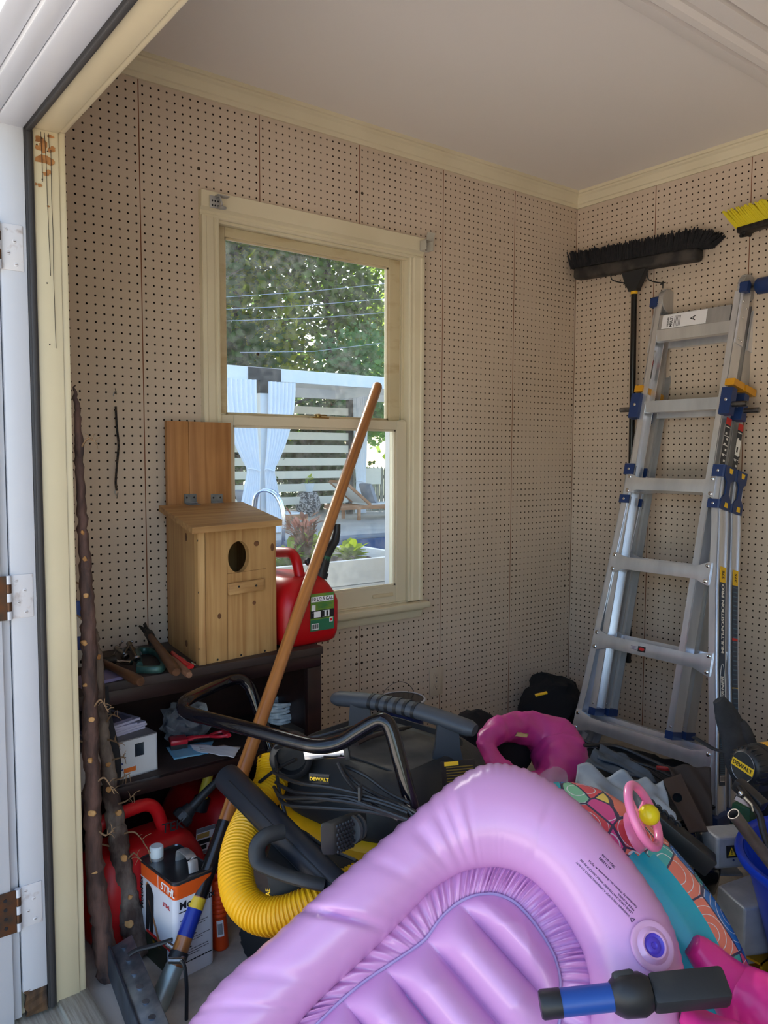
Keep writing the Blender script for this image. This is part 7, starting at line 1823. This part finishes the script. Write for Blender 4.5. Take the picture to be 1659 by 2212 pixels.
# ---------------------------------------------------------------- blue tub, pipe, tools on the right
BC = at(1850, 1864, D=1.76); bz = BC.z
o = thing('blue_tub', 'deep blue plastic tub with thick rolled rim at the right edge', 'tub', (BC.x, BC.y, 0))
K = Matrix.Translation((BC.x, BC.y, 0))
mb = MB(); mb.lathe([(.13, .0), (.140, .004), (.222, bz-.03), (.226, bz-.01), (.232, bz), (.244, bz+.002), (.248, bz-.008), (.244, bz-.018), (.236, bz-.018)], 64, M=K, cap0=True, cap1=False)
mb.lathe([(.228, bz-.004), (.216, bz-.04), (.134, .008)], 64, M=K, cap0=False, cap1=True); mb.build('tub_wall', mat('blue_tub_plastic', rgb(22, 62, 190), .3, col2=rgb(18, 50, 164), vs=6), o, smooth=50)
o = thing('metal_pipe', 'grey metal pipe sticking out of the blue tub', 'pipe', tuple(at(1640, 1840, D=1.62)))
a, b = at(1584, 1758, D=1.60), at(1720, 1935, D=1.66); mb = MB(); dd = (b-a).normalized(); mb.tube([a, b], .0125, 18, caps=False); mb.tube([b, a], .0105, 18, caps=False); e1 = dd.orthogonal().normalized(); e2 = dd.cross(e1)
mb.loft([[a+(e1*math.cos(2*PI*k/18)+e2*math.sin(2*PI*k/18))*r for k in range(18)] for r in (.0125, .0105)], caps=False); mb.build('pipe_wall', mat('dull_pipe', rgb(128, 122, 120), .4, .8, col2=rgb(104, 96, 90), vs=18), o)
# dark tote that carries the tools
tz = at(1660, 1702, D=2.08).z
c_ = at(1800, 1700, D=2.24)
o = thing('storage_tote', 'black storage tote behind the blue tub carrying the power tool', 'tote', (c_.x, c_.y, 0))
mb = MB(); mb.loft([[V((c_.x, c_.y, 0))+RX*sx*w_+V((RD.x, RD.y, 0))*sy*w_*.75+up*z for sx, sy in ((-1, -1), (1, -1), (1, 1), (-1, 1))] for z, w_ in ((0, .125), (tz-.03, .150), (tz-.03, .160), (tz, .162))]); mb.build('tote_shell', M_black, o, smooth=0)
# yellow and black power tool
o = thing('power_tool', 'yellow and black power tool with ribbed round end at the right edge', 'power tool', tuple(at(1640, 1655, D=1.85)))
g0 = at(1606, 1656, D=2.00); ga = (at(1745, 1634, D=2.12)-g0).normalized(); gu = (up-ga*up.dot(ga)).normalized(); gM = frame(g0, gu.cross(ga)*-1, gu)
if (gM.to_3x3() @ V((0, 0, 1))).dot(ga) < 0: gM = frame(g0, gu.cross(ga), gu)
gr = .048
mb = MB(); mb.lathe([(gr*.72, .0), (gr*.80, .002), (gr*.96, .012), (gr*1.02, .03), (gr*1.04, .062), (gr*1.0, .075)], 32, M=gM)
for k in range(20):
    a = 2*PI*k/20; mb.box((gr*.93*math.cos(a), gr*.93*math.sin(a), .018), (.010, .0034, .024), rot=(0, 0, a), M=gM, r=.001)
mb.build('end_housing', M_black, o, smooth=40)
mb = MB(); mb.prism([(gr*.70*math.cos(a), gr*.78*math.sin(a)) for a in [2*PI*k/28 for k in range(28)]], -.003, M=gM, mi=0)
mb.tube([gM @ V((gr*.70*math.cos(a), gr*.78*math.sin(a), -.003)) for a in [2*PI*k/28 for k in range(28)]], .0010, 6, closed=True, mi=3)
gx = (gM.to_3x3() @ V((1, 0, 0))); sgn = 1 if gx.dot(RX) > 0 else -1
FM = frame(g0-ga*.0034, gx*sgn-gu*.22, gu); FM = FM if (FM.to_3x3() @ V((0, 0, 1))).dot(ga) < 0 else FM
mb.box((0, .0, 0), (gr*1.34, .0195, .0012), M=FM, mi=1); mb.text('DEWALT', FM @ Matrix.Translation((0, 0, .0012)), .0143, mi=2, align='CENTER', bold=.0004); mb.build('name_plate', [M_blackd, M_inky, M_ink, M_steel], o, smooth=0)
mb = MB(); mb.lathe([(gr*1.06, .055), (gr*1.08, .075), (gr*1.06, .20), (gr*.9, .26)], 32, M=gM); mb.build('body_shell', mat('tool_yellow', rgb(236, 172, 16), .4), o, smooth=40)
mb = MB(); mb.lathe([(gr*1.05, .05), (gr*1.10, .058), (gr*1.10, .066)], 32, M=gM); mb.box((0, -gr*.9, .14), (.04, .05, .20), M=gM, r=.01); mb.build('grip_band', M_black, o, smooth=40)
# dust bag standing behind
M_felt = mat('charcoal_felt', rgb(44, 46, 50), .95, col2=rgb(58, 60, 64), vs=18, bump=.2, bs=120)
o = thing('dust_bag', 'charcoal fabric bag leaning over the right rail of the ladder', 'bag', tuple(at(1590, 1600, D=2.02)))
q, r_ = pathpx([(1552, 1510, 2.36, 14), (1562, 1530, 2.36, 22), (1578, 1565, 2.35, 30), (1594, 1605, 2.33, 38), (1612, 1650, 2.31, 44), (1640, 1700, 2.30, 46), (1660, 1760, 2.30, 40)], 8)
mb = MB(); mb.tube(q, r_, 22, flat=.6, up=(RX*.3-RD)); wobble(mb, .006, 18, 3); mb.build('bag_cloth', M_felt, o, smooth=60)
mb = MB(); q, r_ = pathpx([(1600, 1560, 2.34, 10), (1612, 1580, 2.33, 14), (1622, 1610, 2.31, 16), (1640, 1660, 2.30, 18)], 8); mb.tube(q, r_, 14, flat=.6, up=(RX*.3-RD)); mb.build('side_fold', M_felt, o, smooth=60)
mb = MB(); mb.tube(spl([at(x, y, D=D) for x, y, D in ((1498, 1592, 2.42), (1525, 1608, 2.38), (1548, 1620, 2.34), (1600, 1632, 2.28), (1640, 1640, 2.27))], 6), .010, 10, flat=.25, up=(0, 0, 1)); mb.build('bag_strap', M_felt, o)
# clamps and levers below the power tool
o = thing('trigger_clamp', 'black and steel trigger clamp lying under the yellow power tool', 'clamp', tuple(at(1610, 1710, D=1.90)))
mb = MB(); mb.beam(at(1590, 1690, D=1.86), at(1650, 1745, D=1.80), .030, .030, up=up, r=.006); mb.build('clamp_body', M_black, o)
mb = MB(); mb.tube(spl([at(1596, 1700, D=1.83), at(1618, 1728, D=1.80), at(1640, 1760, D=1.78), at(1650, 1800, D=1.76), at(1668, 1850, D=1.74), at(1690, 1905, D=1.72)], 5), .008, 10); mb.build('clamp_arm', M_iron, o)
mb = MB(); mb.beam(at(1588, 1722, D=1.80), at(1626, 1742, D=1.79), .006, .010, up=up); mb.ball(at(1600, 1714, D=1.80), .006, 10); mb.tube([at(1606, 1722, D=1.79), at(1622, 1738, D=1.785), at(1626, 1752, D=1.785)], .004, 8); mb.build('steel_lever', M_chrome, o)
mb = MB(); c_ = at(1612, 1762, D=2.10); mb.box((c_.x, c_.y, c_.z), (.06, .05, .07), r=.004); tag(mb.build('green_box', mat('dark_green_card', rgb(20, 70, 44), .5)), 'small dark green box seen between ladder foot and blue tub', 'box')
# ================================================================= light and camera
w = bpy.data.worlds.new('sky'); SC.world = w; w.use_nodes = True; nt = w.node_tree
bg = nt.nodes['Background']
sky = nt.nodes.new('ShaderNodeTexSky'); sky.sky_type = 'NISHITA'; sky.sun_disc = False
sky.sun_elevation = math.radians(31); sky.sun_rotation = math.radians(8); sky.dust_density = 2.0; sky.air_density = 1.0; sky.ozone_density = 1.0
nt.links.new(sky.outputs['Color'], bg.inputs['Color']); bg.inputs['Strength'].default_value = SKY_STRENGTH
sl = bpy.data.lights.new('sun', 'SUN'); sl.energy = SUN_STRENGTH; sl.angle = math.radians(.6); sl.color = (1.0, .93, .83)
so = bpy.data.objects.new('sun', sl); COL.objects.link(so)
so.rotation_euler = V((-SUN_DIR[0], -SUN_DIR[1], -SUN_DIR[2])).to_track_quat('-Z', 'Y').to_euler(); so.location = (2, 8, 9)
cd = bpy.data.cameras.new('camera'); co = bpy.data.objects.new('camera', cd); COL.objects.link(co)
cd.sensor_fit = 'VERTICAL'; cd.sensor_height = 36; cd.sensor_width = 27; cd.lens = FPX*36/2212; cd.clip_start = .02; cd.clip_end = 300
m = Matrix((RX, -RY, -RD)).transposed().to_4x4(); m.translation = CAM; co.matrix_world = m
SC.camera = co
SC.view_settings.view_transform = 'Standard'; SC.view_settings.look = 'None'; SC.view_settings.gamma = 1; SC.view_settings.use_curve_mapping = False
SC.view_settings.exposure = EXPOSURE
SC.cycles.max_bounces = 10; SC.cycles.diffuse_bounces = 6; SC.cycles.transparent_max_bounces = 24
